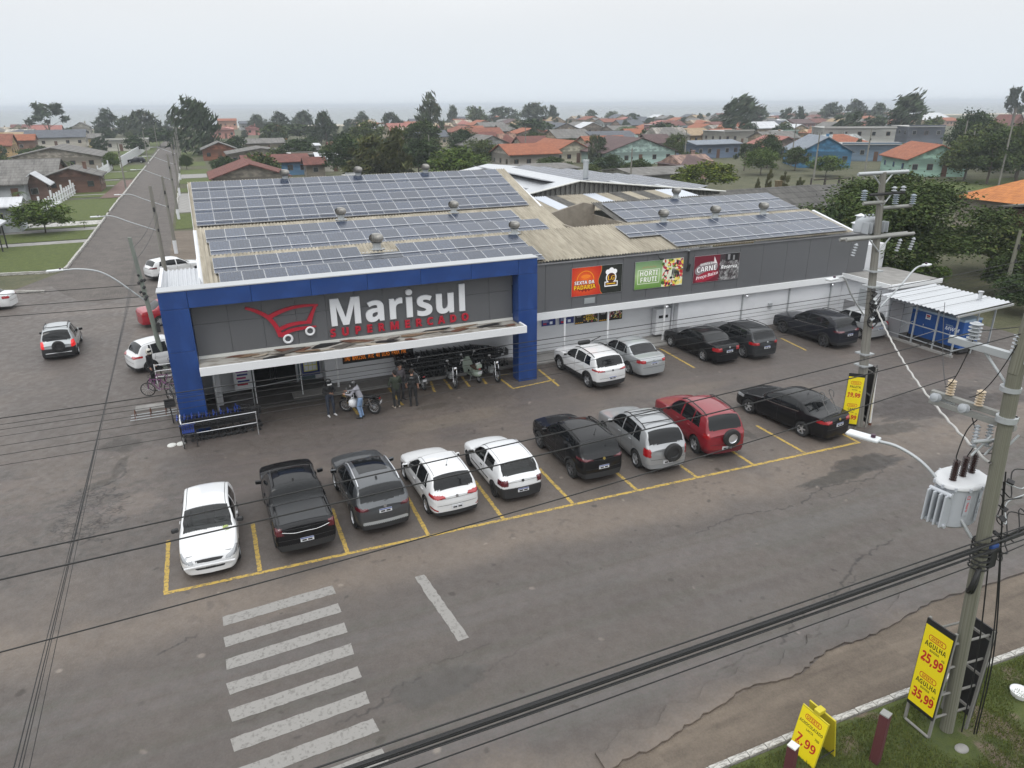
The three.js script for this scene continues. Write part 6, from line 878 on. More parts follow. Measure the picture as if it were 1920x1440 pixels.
const wallTex = rep(N_blot, 5, 3, true), wallMats = {}; const wallMat = (c) => wallMats[c] ??= mat(c, 0.9, { map: wallTex, bumpMap: rep(N_bump, 1.5), bumpScale: 0.004 });
for (const k in wallMats) wallMats[k].color.multiplyScalar(1.0);
const winGlass = phys(lin(0.02, 0.024, 0.028), 0.12, { clearcoat: 1 }), shutter = mat(lin(0.09, 0.05, 0.035), 0.8), woodDoor = mat(lin(0.10, 0.05, 0.03), 0.8);
const UNIT = new THREE.BoxGeometry(1, 1, 1);
function ubox(name, x0, x1, y0, y1, z0, z1, m, parent) { const b = obj(name, UNIT, m, parent); b.position.set((x0 + x1) / 2, (y0 + y1) / 2, (z0 + z1) / 2); b.scale.set(x1 - x0, y1 - y0, z1 - z0); return b; }
function gableRoof(w, d, h, rise, ax, over, th = 0.14) {   // centred on the house, ridge along ax
  const A = (ax === 'x' ? w : d) / 2 + over, B = (ax === 'x' ? d : w) / 2 + over, drop = rise * over / ((ax === 'x' ? d : w) / 2), e = h - drop, t = h + rise;
  const P = (a, b, y) => ax === 'x' ? [a, y, b] : [b, y, -a], F = [];
  for (const s of [1, -1]) { F.push([P(-A * s, B * s, e + th), P(A * s, B * s, e + th), P(A * s, 0, t + th), P(-A * s, 0, t + th)], [P(A * s, B * s, e), P(-A * s, B * s, e), P(-A * s, 0, t), P(A * s, 0, t)], [P(-A * s, B * s, e), P(A * s, B * s, e), P(A * s, B * s, e + th), P(-A * s, B * s, e + th)]); for (const q of [1, -1]) { const f = [P(A * q, B * s, e), P(A * q, 0, t), P(A * q, 0, t + th), P(A * q, B * s, e + th)]; F.push(q * s > 0 ? f : f.reverse()); } }
  return face(F);
}
function hipRoof(w, d, h, rise, over) { const A = w / 2 + over, B = d / 2 + over, r = Math.max(0, A - B), t = h + rise; return face([[[-A, h, B], [A, h, B], [r, t, 0], [-r, t, 0]], [[A, h, -B], [-A, h, -B], [-r, t, 0], [r, t, 0]], [[A, h, B], [A, h, -B], [r, t, 0]], [[-A, h, -B], [-A, h, B], [-r, t, 0]], [[-A, h, -B], [A, h, -B], [A, h, B], [-A, h, B]]]); }
function house(x, z, w, d, h, rise, ax, wall, roof, label, i, group, turn = 0) {
  const o = thing('house', label, 'house', [x, 0, z], R(turn), group), wm = wallMat(wall), r = rng(900 + i), far = z < -260, over = far ? 0.35 : 0.5;
  ubox('wall', -w / 2, w / 2, -0.1, h, -d / 2, d / 2, wm, o);
  if (ax === 'x' || ax === 'z') { const W = ax === 'x' ? d : w, g = extr(poly([[-W / 2, h - 0.01], [W / 2, h - 0.01], [0, h + rise - 0.02]]), (ax === 'x' ? w : d) - 0.01); g.translate(0, 0, -((ax === 'x' ? w : d) - 0.01) / 2); if (ax === 'x') g.rotateY(Math.PI / 2); if (rise > 0) obj('gable', g, wm, o); if (i % 6 === 3 && ax === 'x') obj('roof', hipRoof(w, d, h, rise, over), ROOF[roof], o); else obj('roof', gableRoof(w, d, h, Math.max(rise, 0.15), ax, over), ROOF[roof], o); }
  else if (ax === 'p') obj('roof', hipRoof(w, d, h, rise, over), ROOF[roof], o);
  else { const t = ubox('roof_slab', -w / 2 - 0.25, w / 2 + 0.25, h, h + 0.16, -d / 2 - 0.25, d / 2 + 0.25, mat(lin(0.33, 0.33, 0.32), 0.9), o); ubox('parapet', -w / 2 - 0.02, w / 2 + 0.02, h + 0.165, h + 0.5, d / 2 - 0.1, d / 2 + 0.05, wm, o); }
  const win = (px, py, pz, ww, hh, ry) => { const f = obj('window', UNIT, r() < 0.35 ? M.concrete : shutter, o); f.position.set(px, py, pz); f.scale.set(ww * 0.9, hh * 0.9, 0.07); f.rotation.y = ry; const p = obj('pane', UNIT, winGlass, f); p.scale.set(0.86, 0.86, 0.5); p.position.z = 0.32; };
  const storeys = h > 5 ? 2 : 1, cs = x > 0 ? -1 : 1;
  for (let s = 0; s < storeys; s++) { const y = (s + 0.55) * h / storeys, n = Math.max(1, Math.min(5, Math.round(w / 2.6))); for (let k = 0; k < n; k++) { const px = (k + 0.5) / n * w - w / 2; if (k === Math.floor(n / 2) && s === 0 && n > 1) { const dr = ubox('door', px - 0.45, px + 0.45, 0, 2.05, d / 2, d / 2 + 0.05, woodDoor, o); continue; } win(px, y, d / 2 + 0.02, 1.1, Math.min(1.15, h / storeys * 0.42), 0); } const m = Math.max(1, Math.min(3, Math.round(d / 3.5))); for (let k = 0; k < m; k++) win(cs * (w / 2 + 0.02), y, (k + 0.5) / m * d - d / 2, 1.0, Math.min(1.1, h / storeys * 0.4), cs * Math.PI / 2); }
  if (i % 3 === 0 && rise > 0.6) { const cx = w * 0.22; obj('chimney', [box(0.5, 1.1, 0.5, cx, h + rise * 0.75 + 0.35, -d * 0.1), box(0.6, 0.12, 0.6, cx, h + rise * 0.75 + 0.95, -d * 0.1)], wm, o); }
  return o;
}
HOUSES.forEach((a, i) => house(...a.slice(0, 10), i, undefined, a[10]));
{ // further small houses that close the distance towards the sea
  const r = rng(404), kinds = ['o', 'o', 'r', 'g', 't', 's', 'm', 'p', 'g', 'w', 'y', 'r'], walls = ['#b7a48c', '#a9a39a', '#c2b6a4', '#9f8a7c', '#b0b4b2', '#8f8478', '#bfae96']; let n = 0;
  const nameOf = { o: 'an orange roof', r: 'a dull red roof', g: 'a grey fibre cement roof', t: 'a terracotta roof', s: 'a slate roof', m: 'a brown roof', p: 'a salmon roof', w: 'a pale metal roof', y: 'a tan roof' };
  for (let row = 0; row < 11; row++) for (let c = 0; c < 15; c++) { const z = -138 - row * 30 - r() * 10, x = 58 + c * (14.5 + row * 1.5) + r() * 6 + row * 3; if (Math.abs(x) > -z * 1.25 || r() < 0.12) continue; if (HOUSES.some((q) => Math.hypot(q[0] - x, q[1] - z) < 11) || TREES.some((q) => Math.hypot(q[0] - x, q[1] - z) < 7)) continue; const k = kinds[Math.floor(r() * kinds.length)]; house(x, z, 9 + r() * 4, 8 + r() * 3, 2.6 + r() * 0.8, 1.3 + r() * 1.1, r() < 0.6 ? 'x' : 'z', walls[Math.floor(r() * 7)], k, 'small distant house with ' + nameOf[k] + ' in the hazy town', 200 + n++, 'small distant houses towards the sea: ' + k); }
  for (let row = 0; row < 6; row++) for (let c = 0; c < 5; c++) { const z = -230 - row * 42 - r() * 12, x = -58 - c * 17 - r() * 8; if (x < z * 0.42 || HOUSES.some((q) => Math.hypot(q[0] - x, q[1] - z) < 12)) continue; const k = kinds[Math.floor(r() * kinds.length)]; house(x, z, 8 + r() * 4, 7 + r() * 3, 2.6, 1.3 + r(), 'x', walls[Math.floor(r() * 7)], k, 'small distant house with ' + nameOf[k] + ' in the hazy town', 300 + n++, 'small distant houses towards the sea: ' + k); }
}
// ---------------------------------------------------------------- trees
function leafCloud(kind, n, seed) {   // unit crown: x,z in -0.5..0.5, y 0..1
  const r = rng(seed), P = [], Nn = [], Cc = [], gs = () => (r() + r() + r() - 1.5) / 1.5; const clumps = [];
  const nc = { broad: 60, broad2: 90, cas: 70, olive: 60, wind: 60, airy: 26, flat: 80, palm: 0 }[kind] ?? 50;
  for (let i = 0; i < nc; i++) {
    const a = r() * 6.2832; let x, y, z, rad, lx = 0.1, ly = 0.2;
    if (kind === 'broad' || kind === 'broad2') { const v = r(), q = 0.24 + 0.18 * r(); const el = Math.acos(1 - 1.55 * v); x = Math.cos(a) * Math.sin(el) * q * 1.0; z = Math.sin(a) * Math.sin(el) * q; y = 0.50 + Math.cos(el) * (q + 0.02) * 0.95; rad = 0.10 + 0.06 * r(); if (r() < 0.3) { x *= 0.5; z *= 0.5; } }
    else if (kind === 'flat') { const q = Math.sqrt(r()) * 0.44; x = Math.cos(a) * q; z = Math.sin(a) * q; y = 0.62 + 0.28 * (1 - (q / 0.44) ** 2) * (0.7 + 0.5 * r()) + 0.16 * x - 0.25 * r(); rad = 0.09 + 0.05 * r(); }
    else if (kind === 'airy') { const q = 0.12 + 0.36 * r(); x = Math.cos(a) * q + 0.04; z = Math.sin(a) * q; y = 0.45 + 0.5 * r(); rad = 0.06 + 0.06 * r(); lx = 0.3; ly = 0.15; }
    else if (kind === 'wind') { const t = Math.pow(r(), 0.8), sp = 0.34 * (1.1 - t * 0.75); const br = Math.floor(r() * 5) / 5 - 0.4; x = br * 0.8 * (0.6 + 0.4 * t) + (r() - 0.5) * sp * 0.6 + 0.22 * t; z = (r() - 0.5) * sp * 1.6; y = 0.1 + 0.78 * t * (1 - 0.35 * Math.abs(br)); rad = 0.07 + 0.05 * r(); lx = 0.75; ly = 0.8; }
    else { const t = Math.pow(r(), 1.15), sp = 0.44 * (1.05 - t) + 0.05; const sp2 = Math.floor(r() * 3) - 1; x = Math.cos(a) * sp * Math.sqrt(r()) + sp2 * 0.16 * t; z = Math.sin(a) * sp * Math.sqrt(r()); y = 0.08 + 0.84 * t * (sp2 ? 0.82 : 1); rad = 0.075 + 0.05 * r(); lx = 0.25; ly = 0.8; }
    clumps.push([x, y, z, rad, lx, ly, 0.75 + 0.5 * r()]);
  }
  const needle = kind === 'cas' || kind === 'wind' || kind === 'olive' || kind === 'airy';
  for (let i = 0; i < n; i++) {
    const c = clumps[i % nc], u = gs(), v = gs(), w = gs(); let px = c[0] + u * c[3] * 1.3, py = c[1] + v * c[3] * 1.0, pz = c[2] + w * c[3] * 1.3; py = Math.max(0.03, py);
    const dir = needle ? V(c[4] + (r() - 0.5) * 0.9, c[5] * 0.6 + (r() - 0.5) * 0.8, (r() - 0.5) * 0.9).normalize() : V(r() - 0.5, r() - 0.5, r() - 0.5).normalize();
    const sz = needle ? 0.075 * (0.6 + 0.8 * r()) : 0.045 * (0.6 + 0.8 * r()), k = Math.pow(1500 / n, 0.42), wv = V(r() - 0.5, r() - 0.5, r() - 0.5).cross(dir).normalize().multiplyScalar(sz * k * (needle ? 0.22 : 0.5)); const d = dir.clone().multiplyScalar(sz * k);
    const A = [px - d.x, py - d.y, pz - d.z], B = [px + wv.x, py + wv.y, pz + wv.z], D = [px + d.x, py + d.y, pz + d.z], E = [px - wv.x, py - wv.y, pz - wv.z];
    P.push(...A, ...B, ...D, ...A, ...D, ...E); const t = (0.75 + 0.95 * r() * r()) * c[6] * 1.5, yel = r() < 0.12 ? 1.25 : 1; for (let q = 0; q < 6; q++) Cc.push(t * yel, t, t * (0.85 + 0.2 * r()));
  }
  const g = new THREE.BufferGeometry(); g.setAttribute('position', new THREE.Float32BufferAttribute(P, 3)); g.setAttribute('color', new THREE.Float32BufferAttribute(Cc, 3)); g.computeVertexNormals(); return { g, clumps };
}
const leafM = (r, g, b) => phys(lin(r, g, b), 0.85, { vertexColors: true, side: THREE.DoubleSide, transmission: 0.0, specularIntensity: 0.25 });
const LEAF = { broad: [leafM(0.036, 0.052, 0.018), leafM(0.045, 0.06, 0.02), leafM(0.03, 0.046, 0.02)], broad2: [leafM(0.05, 0.075, 0.018), leafM(0.042, 0.065, 0.018)], cas: [leafM(0.034, 0.046, 0.026), leafM(0.04, 0.05, 0.03)], olive: [leafM(0.056, 0.056, 0.024), leafM(0.05, 0.055, 0.022)], wind: [leafM(0.036, 0.048, 0.03)], airy: [leafM(0.038, 0.05, 0.03)], flat: [leafM(0.06, 0.078, 0.014)], palm: [leafM(0.055, 0.08, 0.025)] };
const bark = mat(lin(0.10, 0.08, 0.062), 0.95, { bumpMap: rep(N_bump, 0.5), bumpScale: 0.02 });
const crowns = {};
function crownOf(kind, size, i) { const n = size === 'far' ? 1500 : size === 'mid' ? 5500 : 60000, v = i % (size === 'near' ? 1 : 3), k = kind + size + v; return crowns[k] ??= leafCloud(kind, n, 1000 + v * 31 + kind.length * 7); }
function tree(x, z, h, w, kind, label, i, group, size, y = 0) {
  const o = thing(kind === 'palm' ? 'palm' : { cas: 'pine_tree', wind: 'pine_tree', olive: 'pine_tree', airy: 'thin_tree' }[kind] ?? 'leafy_tree', label, 'tree', [x, y, z], 0, group), r = rng(50 + i), dist = Math.hypot(x, z); size ??= dist > 215 ? 'far' : 'mid';
  if (kind === 'palm') { const th = h * 0.62; obj('trunk', tube([[0, 0, 0], [0.03 * h, th * 0.5, 0], [0.02, th, 0]], 0.05 * Math.max(0.8, h / 3), 10, 6), bark, o); for (let k = 0; k < 11; k++) { const a = k / 11 * 6.2832 + r() * 0.4, L = w * (0.42 + 0.15 * r()), up = 0.5 + 0.5 * r(), P = [], n = 10; for (let s = 0; s < n; s++) for (const sd of [-1, 1]) { const t0 = s / n, t1 = (s + 0.9) / n, q = (t) => [L * t, up * L * 0.5 * t - L * 0.75 * t * t], [x0, y0] = q(t0), [x1, y1] = q(t1), ww = sd * L * 0.24 * Math.sin(Math.PI * (0.12 + 0.86 * t0)); P.push(x0, y0, 0, x1, y1, 0, x1 + 0.05 * L, y1 - Math.abs(ww) * 0.35, ww); } const g = new THREE.BufferGeometry(); g.setAttribute('position', new THREE.Float32BufferAttribute(P, 3)); g.setAttribute('color', new THREE.Float32BufferAttribute(P.map((_, j) => 0.9 + 0.2 * hash(j, k)), 3)); g.rotateY(a); g.translate(0.02, th, 0); g.computeVertexNormals(); obj('frond', g, LEAF.palm[0], o); } return o; }
  const { g, clumps } = crownOf(kind, size, i), lift = kind === 'airy' ? 0.02 : 0;
  const c = obj('crown', g, LEAF[kind][i % LEAF[kind].length], o); c.scale.set(w * 1.06, h, w * 1.0); c.userData.kind = 'stuff'; if (kind !== 'wind' && kind !== 'flat') c.rotation.y = (i * 2.4) % 6.28;
  const parts = [rod([0, -0.1, 0], [0.02 * w, h * 0.5, 0], Math.max(0.08, h * 0.022), Math.max(0.05, h * 0.013), 7)]; const m4 = new THREE.Matrix4().makeRotationY(c.rotation.y); for (let k = 0; k < (size === 'near' ? 16 : 6); k++) { const q = clumps[(k * 7) % clumps.length], e = V(q[0] * w, q[1] * h, q[2] * w).applyMatrix4(m4), y0 = h * (0.2 + 0.25 * r()); parts.push(rod([0.01 * w, Math.min(y0, e.y * 0.8), 0], [e.x * 0.85, e.y * 0.95, e.z * 0.85], Math.max(0.04, h * 0.009), 0.02, 5)); } obj('trunk', parts, bark, o); return o;
}
TREES.forEach((t, i) => tree(...t, i));
{ // scattered small trees and scrub between the far houses
  const r = rng(606); let n = 0; for (let i = 0; i < 700 && n < 190; i++) { const z = -110 - Math.pow(r(), 0.8) * 370, x = lerp(-0.45, 1.28, r()) * -z; if (x > -14 && x < 1) continue; if (x < 1 && z > -210) continue; if (x < 62 && z > -125) continue; if (HOUSES.some((q) => Math.hypot(q[0] - x, q[1] - z) < 7) || TREES.some((q) => Math.hypot(q[0] - x, q[1] - z) < 5)) continue; const k = ['broad', 'broad', 'cas', 'broad', 'wind'][Math.floor(r() * 5)], h = 3.2 + r() * (k === 'broad' ? 2.6 : 4.0); const w = h * (k === 'broad' ? 1.3 : 0.85); tree(x, z, h, w, k, k === 'broad' ? 'small round tree between the distant houses' : 'small dark pine between the distant houses', 300 + n, k === 'broad' ? 'small round trees among the far houses' : 'small pines among the far houses', 'far'); n++; }
}
// large tree behind the annex, and the shrubs round it
tree(45.5, -37.0, 8.6, 15, 'broad', 'very large dense dark green tree behind the white annex', 0, null, 'near');
tree(55.5, -36, 5.0, 7, 'broad', 'dark dense tree right of the very large one', 1, null, 'mid');
tree(60.5, -29, 3.6, 6, 'broad', 'dark shrub at the right edge before the brown house', 2, null, 'mid');
tree(44, -33.2, 3.4, 4.2, 'broad2', 'yellow green bush behind the flat annex roof', 3, null, 'mid'); tree(41.5, -34.5, 3.2, 4.0, 'broad2', 'low vine covered bush against the annex wall', 4, null, 'mid');
tree(46.5, -27.2, 2.6, 4.2, 'broad', 'rough shrub right of the generator shelter', 5, null, 'mid'); tree(50, -30.5, 3.4, 4.6, 'broad', 'overgrown shrub at the foot of the weathered post', 6, null, 'mid'); tree(53.5, -27.0, 2.6, 5.0, 'broad2', 'shrubs at the right edge beyond the generator', 7, null, 'mid'); tree(39.6, -36.6, 6.2, 5.0, 'broad', 'dark tree beside the flue pipes', 8, null, 'mid');
for (const [x, z, h, w, l] of [[70, -79, 3.0, 1.3, 'leftmost slim cypress shrub behind the east wing'], [72, -79, 4.2, 1.5, 'tall slim cypress shrub behind the east wing'], [74.2, -78.5, 3.8, 2.2, 'bushy cypress shrub behind the east wing'], [76.5, -78, 3.0, 1.8, 'rightmost cypress shrub behind the east wing']]) tree(x, z, h, w, 'olive', l, Math.round(x), 'cypress shrubs behind the east wing', 'mid');
// banana plant at the right edge
{ const o = thing('banana_plant', 'banana plant with long yellow green leaves at the right edge', 'plant', [57.5, 0, -30.5]); obj('stem', rod([0, 0, 0], [0.1, 2.4, 0], 0.14, 0.09), mat(lin(0.12, 0.14, 0.05), 0.8), o); for (let k = 0; k < 8; k++) { const a = k * 0.8, P = [], n = 9, L = 2.4; for (let s = 0; s < n; s++) { const q = (t) => [L * t, 2.4 + 1.3 * t - 2.1 * t * t, 0.42 * Math.sin(Math.PI * (0.06 + 0.92 * t))], [x0, y0, w0] = q(s / n), [x1, y1, w1] = q((s + 1) / n); for (const sd of [-1, 1]) P.push(x0, y0, 0, x1, y1, 0, x1, y1 - 0.1, sd * w1, x0, y0, 0, x1, y1 - 0.1, sd * w1, x0, y0 - 0.1, sd * w0); } const g = new THREE.BufferGeometry(); g.setAttribute('position', new THREE.Float32BufferAttribute(P, 3)); g.setAttribute('color', new THREE.Float32BufferAttribute(P.map(() => 1), 3)); g.rotateY(a); g.computeVertexNormals(); obj('leaf', g, leafM(0.16, 0.19, 0.03), o); } }
// near orange tiled house and brown wall at the right edge
{ const o = thing('house', 'near house with a bright orange tiled hip roof at the right edge', 'house', [72.5, 0, -42.5]); ubox('wall', -6, 6, 0, 4.0, -5, 5, wallMat('#b8b0a2'), o); obj('roof', hipRoof(12, 10, 4.0, 2.4, 0.5), mat(lin(1, 1, 1), 0.9, roofTex([0.30, 0.10, 0.03], [0.55, 0.22, 0.06], 222, 0.42, 0.26)), o); ubox('band', -6.03, 6.03, 2.4, 2.9, 5.0, 5.04, mat(lin(0.2, 0.02, 0.05), 0.7), o); ubox('window', -3, -1.6, 1.0, 2.1, 5.0, 5.06, winGlass, o); }
{ const o = thing('house', 'plain brown rendered house wall at the right edge', 'house', [59.6, 0, -34.0]); ubox('wall', -3, 5, 0, 4.9, -2.5, 2.5, wallMat('#7d5a46'), o); obj('roof', gableRoof(8, 5, 4.9, 0.4, 'x', 0.4), ROOF.g, o); o.children[1].position.x = 1; }
// picket fence and white wall along the street
{ const pk = (z) => lerp(-18.2, -16.2, (z + 108) / -70); const f = thing('picket_fence', 'white picket fence with tall posts along the street lawns', 'fence'); for (let i = 0; i < 40; i++) { const z = -106 - i * 1.9; const tall = i % 4 === 0; obj('picket', box(0.22, tall ? 2.3 : 1.7, 0.22, pk(z), tall ? 1.15 : 0.85, z), M.whitewall, f); } for (const y of [0.5, 1.2]) obj('rail', rod([pk(-106), y, -106], [pk(-180), y, -180], 0.05), M.whitewall, f); obj('base_wall', rod([pk(-104), 0.25, -104], [pk(-118), 0.25, -118], 0.3, 0.3, 4), M.whitewall, f); }
{ const w = thing('garden_wall', 'long white garden wall beyond the picket fence', 'wall'); obj('wall', face([[[-14.8, 0, -185], [-13.0, 0, -250], [-13.0, 2.2, -250], [-14.8, 2.2, -185]], [[-15, 0, -185], [-15, 2.2, -185], [-13.2, 2.2, -250], [-13.2, 0, -250]], [[-15, 2.2, -185], [-14.8, 2.2, -185], [-13, 2.2, -250], [-13.2, 2.2, -250]], [[-15, 0, -185], [-14.8, 0, -185], [-14.8, 2.2, -185], [-15, 2.2, -185]]]), M.whitewall, w); }
{ const f = thing('wooden_fence', 'grey weathered board fence at the left edge', 'fence'); const r = rng(3), m = mat(lin(0.12, 0.11, 0.1), 0.95); for (let i = 0; i < 44; i++) { const z = -71 - i * 0.52, x = -22 - i * 0.0 + 0.05 * i; obj('board', box(0.04, 1.7 + 0.2 * r(), 0.46, x, 0.9, z, 0, (r() - 0.5) * 0.05), m, f); } for (const z of [-76, -84, -92]) obj('post', box(0.16, 2.2, 0.16, -21.9 + 0.05 * (-71 - z) / 0.52, 1.1, z), M.concrete, f); }
{ const o = thing('gate_canopy', 'small white gabled roof over a gate at the left edge', 'canopy', [-18.6, 0, -80.5]); obj('roof', gableRoof(2.6, 2.4, 2.5, 0.5, 'z', 0.2), M.metalroof, o); for (const [x, z] of [[-1.1, -1], [1.1, -1], [-1.1, 1], [1.1, 1]]) obj('post', cyl(0.06, 2.5, x, 1.25, z, 6), M.darkplastic, o); }
// dark timber frame and figures of scrap by the road behind the east wing
{ const o = thing('timber_rack', 'dark timber rack standing on the verge behind the east wing', 'rack', [88, 0, -84]); for (let i = 0; i < 6; i++) obj('post', box(0.16, 1.9, 0.16, i * 1.4 - 3.5, 0.95, (i % 2) * 1.2), mat(lin(0.03, 0.02, 0.018), 0.9), o); for (const y of [0.8, 1.7]) obj('rail', box(7.2, 0.14, 0.14, 0, y, 0.6), mat(lin(0.03, 0.02, 0.018), 0.9), o); }
struct('street', sheet([[60, -70], [250, -60], [250, -66], [60, -76]], 0.002), M.asphalt); struct('lawn', sheet([[60, -76.5], [250, -66.5], [250, -78], [60, -88]], 0.004), M.lawn); struct('lawn', sheet([[44, -8], [44, -32], [120, -50], [120, -20]], -0.002), M.field);

// ================================================================ POLES, WIRES, SIGNS
M.pole = mat(lin(1, 1, 1), 0.95, { map: tint([0.13, 0.125, 0.105], [0.27, 0.26, 0.235], (x, y) => fbm(x / 10, y / 30, 5, 301, 25), 256, { rep: [2, 1 / 4] }), bumpMap: rep(N_bump, 0.6), bumpScale: 0.006 });
M.polemoss = mat(lin(1, 1, 1), 0.95, { map: tint([0.085, 0.085, 0.055], [0.24, 0.235, 0.19], (x, y) => fbm(x / 8, y / 26, 5, 311, 32), 256, { rep: [2, 1 / 4] }), bumpMap: rep(N_bump, 0.5), bumpScale: 0.008 });
M.arm = mat(lin(0.26, 0.26, 0.245), 0.9, { bumpMap: rep(N_bump, 0.5), bumpScale: 0.004 });
const insul = (h, r, n, m) => { const pts = [[0, 0]]; for (let i = 0; i < n; i++) { const y = (i + 0.5) / n * h; pts.push([r * 0.5, y - h / n * 0.32], [r, y - h / n * 0.12], [r * 0.96, y + h / n * 0.06], [r * 0.5, y + h / n * 0.22]); } pts.push([r * 0.45, h], [0, h]); return lathe(pts, 14); };
// ---- near pole on the verge
const nearAt = (y) => [y < 8.3 ? lerp(12.89, 12.0, y / 8.3) : 12.0 + (y - 8.3) * 0.02, y, -6.92];
{
  const o = thing('utility_pole', 'large mossy round concrete pole on the grass verge at the right', 'pole'); obj('shaft', rod([12.89, 0.05, -6.92], nearAt(8.3), 0.13, 0.115, 20), M.polemoss, o); obj('shaft', rod(nearAt(8.295), nearAt(10.8), 0.119, 0.1, 20), M.polemoss, o);
  const a = nearAt(8.55); obj('crossarm', rbox(0.11, 0.13, 2.3, 0.01, a[0], a[1], a[2] - 0.05, 0, 0.05), M.galv, o);
  for (const z of [-7.75, -6.98]) obj('insulator', place(insul(0.32, 0.11, 5, M.porcelain), a[0], a[1] + 0.08, z), M.porcelain, o);
  obj('brace', rod([a[0], a[1] - 0.06, -7.5], [nearAt(8.0)[0], 8.0, -6.98], 0.025), M.galv, o);
  const b = nearAt(7.45); for (const dy of [0, -0.16]) obj('crossarm', rbox(0.1, 0.1, 1.5, 0.01, b[0] + 0.02, b[1] + dy, b[2] - 0.62, 0, 0.12), M.arm, o);
  for (const z of [-7.95, -7.4]) { obj('insulator', place(insul(0.3, 0.075, 6, M.porcelain), b[0] - 0.06, b[1] + 0.06, z), mat(lin(0.5, 0.4, 0.28), 0.4), o); obj('disc_insulator', place(insul(0.14, 0.085, 3, M.porcelain), b[0] - 0.18, b[1] - 0.02, z - 0.12, 0, 0, 1.3), M.porcelain, o); }
  obj('arm_bracket', box(0.12, 0.2, 0.2, b[0] + 0.02, b[1] - 0.12, -8.0), M.galv, o); obj('pole_band', cyl(0.165, 0.1, b[0], b[1], b[2], 16), M.galv, o); obj('pole_band', cyl(0.16, 0.08, nearAt(8.0)[0], 8.0, -6.95, 16), M.galv, o);
  for (const [dx, dz] of [[-0.25, -0.3], [-0.02, -0.22], [0.2, -0.12]]) { const c = nearAt(6.95); obj('fuse_cutout', place(insul(0.42, 0.06, 7, M.porcelain), c[0] + dx, c[1] - 0.15, c[2] + dz, -0.35, 0, -0.45), M.porcelain, o); obj('fuse_arm', rod([c[0] + dx, c[1] - 0.3, c[2] + dz], [c[0] + dx + 0.22, c[1] + 0.1, c[2] + dz + 0.12], 0.022), M.galv, o); }
  obj('cutout_bar', rod([nearAt(6.95)[0] - 0.35, 6.95, -7.2], [nearAt(6.95)[0] + 0.3, 6.95, -7.0], 0.035), M.galv, o);
  obj('cable_coil', place(new THREE.TorusGeometry(0.3, 0.045, 8, 26), nearAt(4.1)[0] - 0.02, 4.1, -6.93, 0.15, 0.5), M.cable, o); obj('cable_coil', place(new THREE.TorusGeometry(0.27, 0.035, 8, 26), nearAt(4.05)[0], 4.05, -6.93, 0.1, 0.62), M.cable, o);
  obj('junction_box', rbox(0.2, 0.42, 0.16, 0.03, nearAt(4.55)[0] + 0.2, 4.55, -6.86, 0, 0, 0.08), M.darkplastic, o); obj('junction_box', rbox(0.2, 0.12, 0.2, 0.03, nearAt(4.85)[0] + 0.12, 4.86, -6.84), mat(lin(0.02, 0.06, 0.22), 0.5), o);
  const r = rng(88); for (let i = 0; i < 9; i++) { const y = 4.7 + i * 0.19, c = nearAt(y); obj('cable_clamp', rbox(0.05 + 0.05 * r(), 0.05, 0.12, 0.012, c[0] + 0.19 + 0.07 * r(), y, c[2] + (r() - 0.5) * 0.3, r(), r(), r()), i % 3 ? M.darkplastic : M.galv, o); }
  for (let i = 0; i < 9; i++) { const y = 4.6 + r() * 1.7, c = nearAt(y), q = r() * 0.5; obj('loose_cable', tube([[c[0] + 0.17, y, c[2] + 0.05], [c[0] + 0.35 + q, y - 0.1 - r() * 0.2, c[2] + 0.1], [c[0] + 0.55 + q, y + (r() - 0.4) * 0.4, c[2] - 0.1], [c[0] + 0.9 + q, y + (r() - 0.3) * 0.4, c[2]]], 0.012, 18, 5), i % 4 === 3 ? M.galv : M.cable, o); }
  for (let i = 0; i < 7; i++) { const y = 4.35 + i * 0.1, c = nearAt(y); obj('cable_wrap', place(new THREE.TorusGeometry(0.16, 0.016, 5, 20), c[0], y, c[2], Math.PI / 2 + (r() - 0.5) * 0.4, (r() - 0.5) * 0.3), M.cable, o); }
  for (const [dx, dz, top] of [[0.22, 0.06, 4.7], [0.4, 0.2, 6.4], [0.45, 0.22, 6.2]]) obj('down_cable', tube([[nearAt(top)[0] + 0.15, top, -6.85], [nearAt(2.4)[0] + dx, 2.4, -6.8 + dz], [12.9 + dx, 0.05, -6.8 + dz]], 0.014, 14, 5), M.cable, o);
}
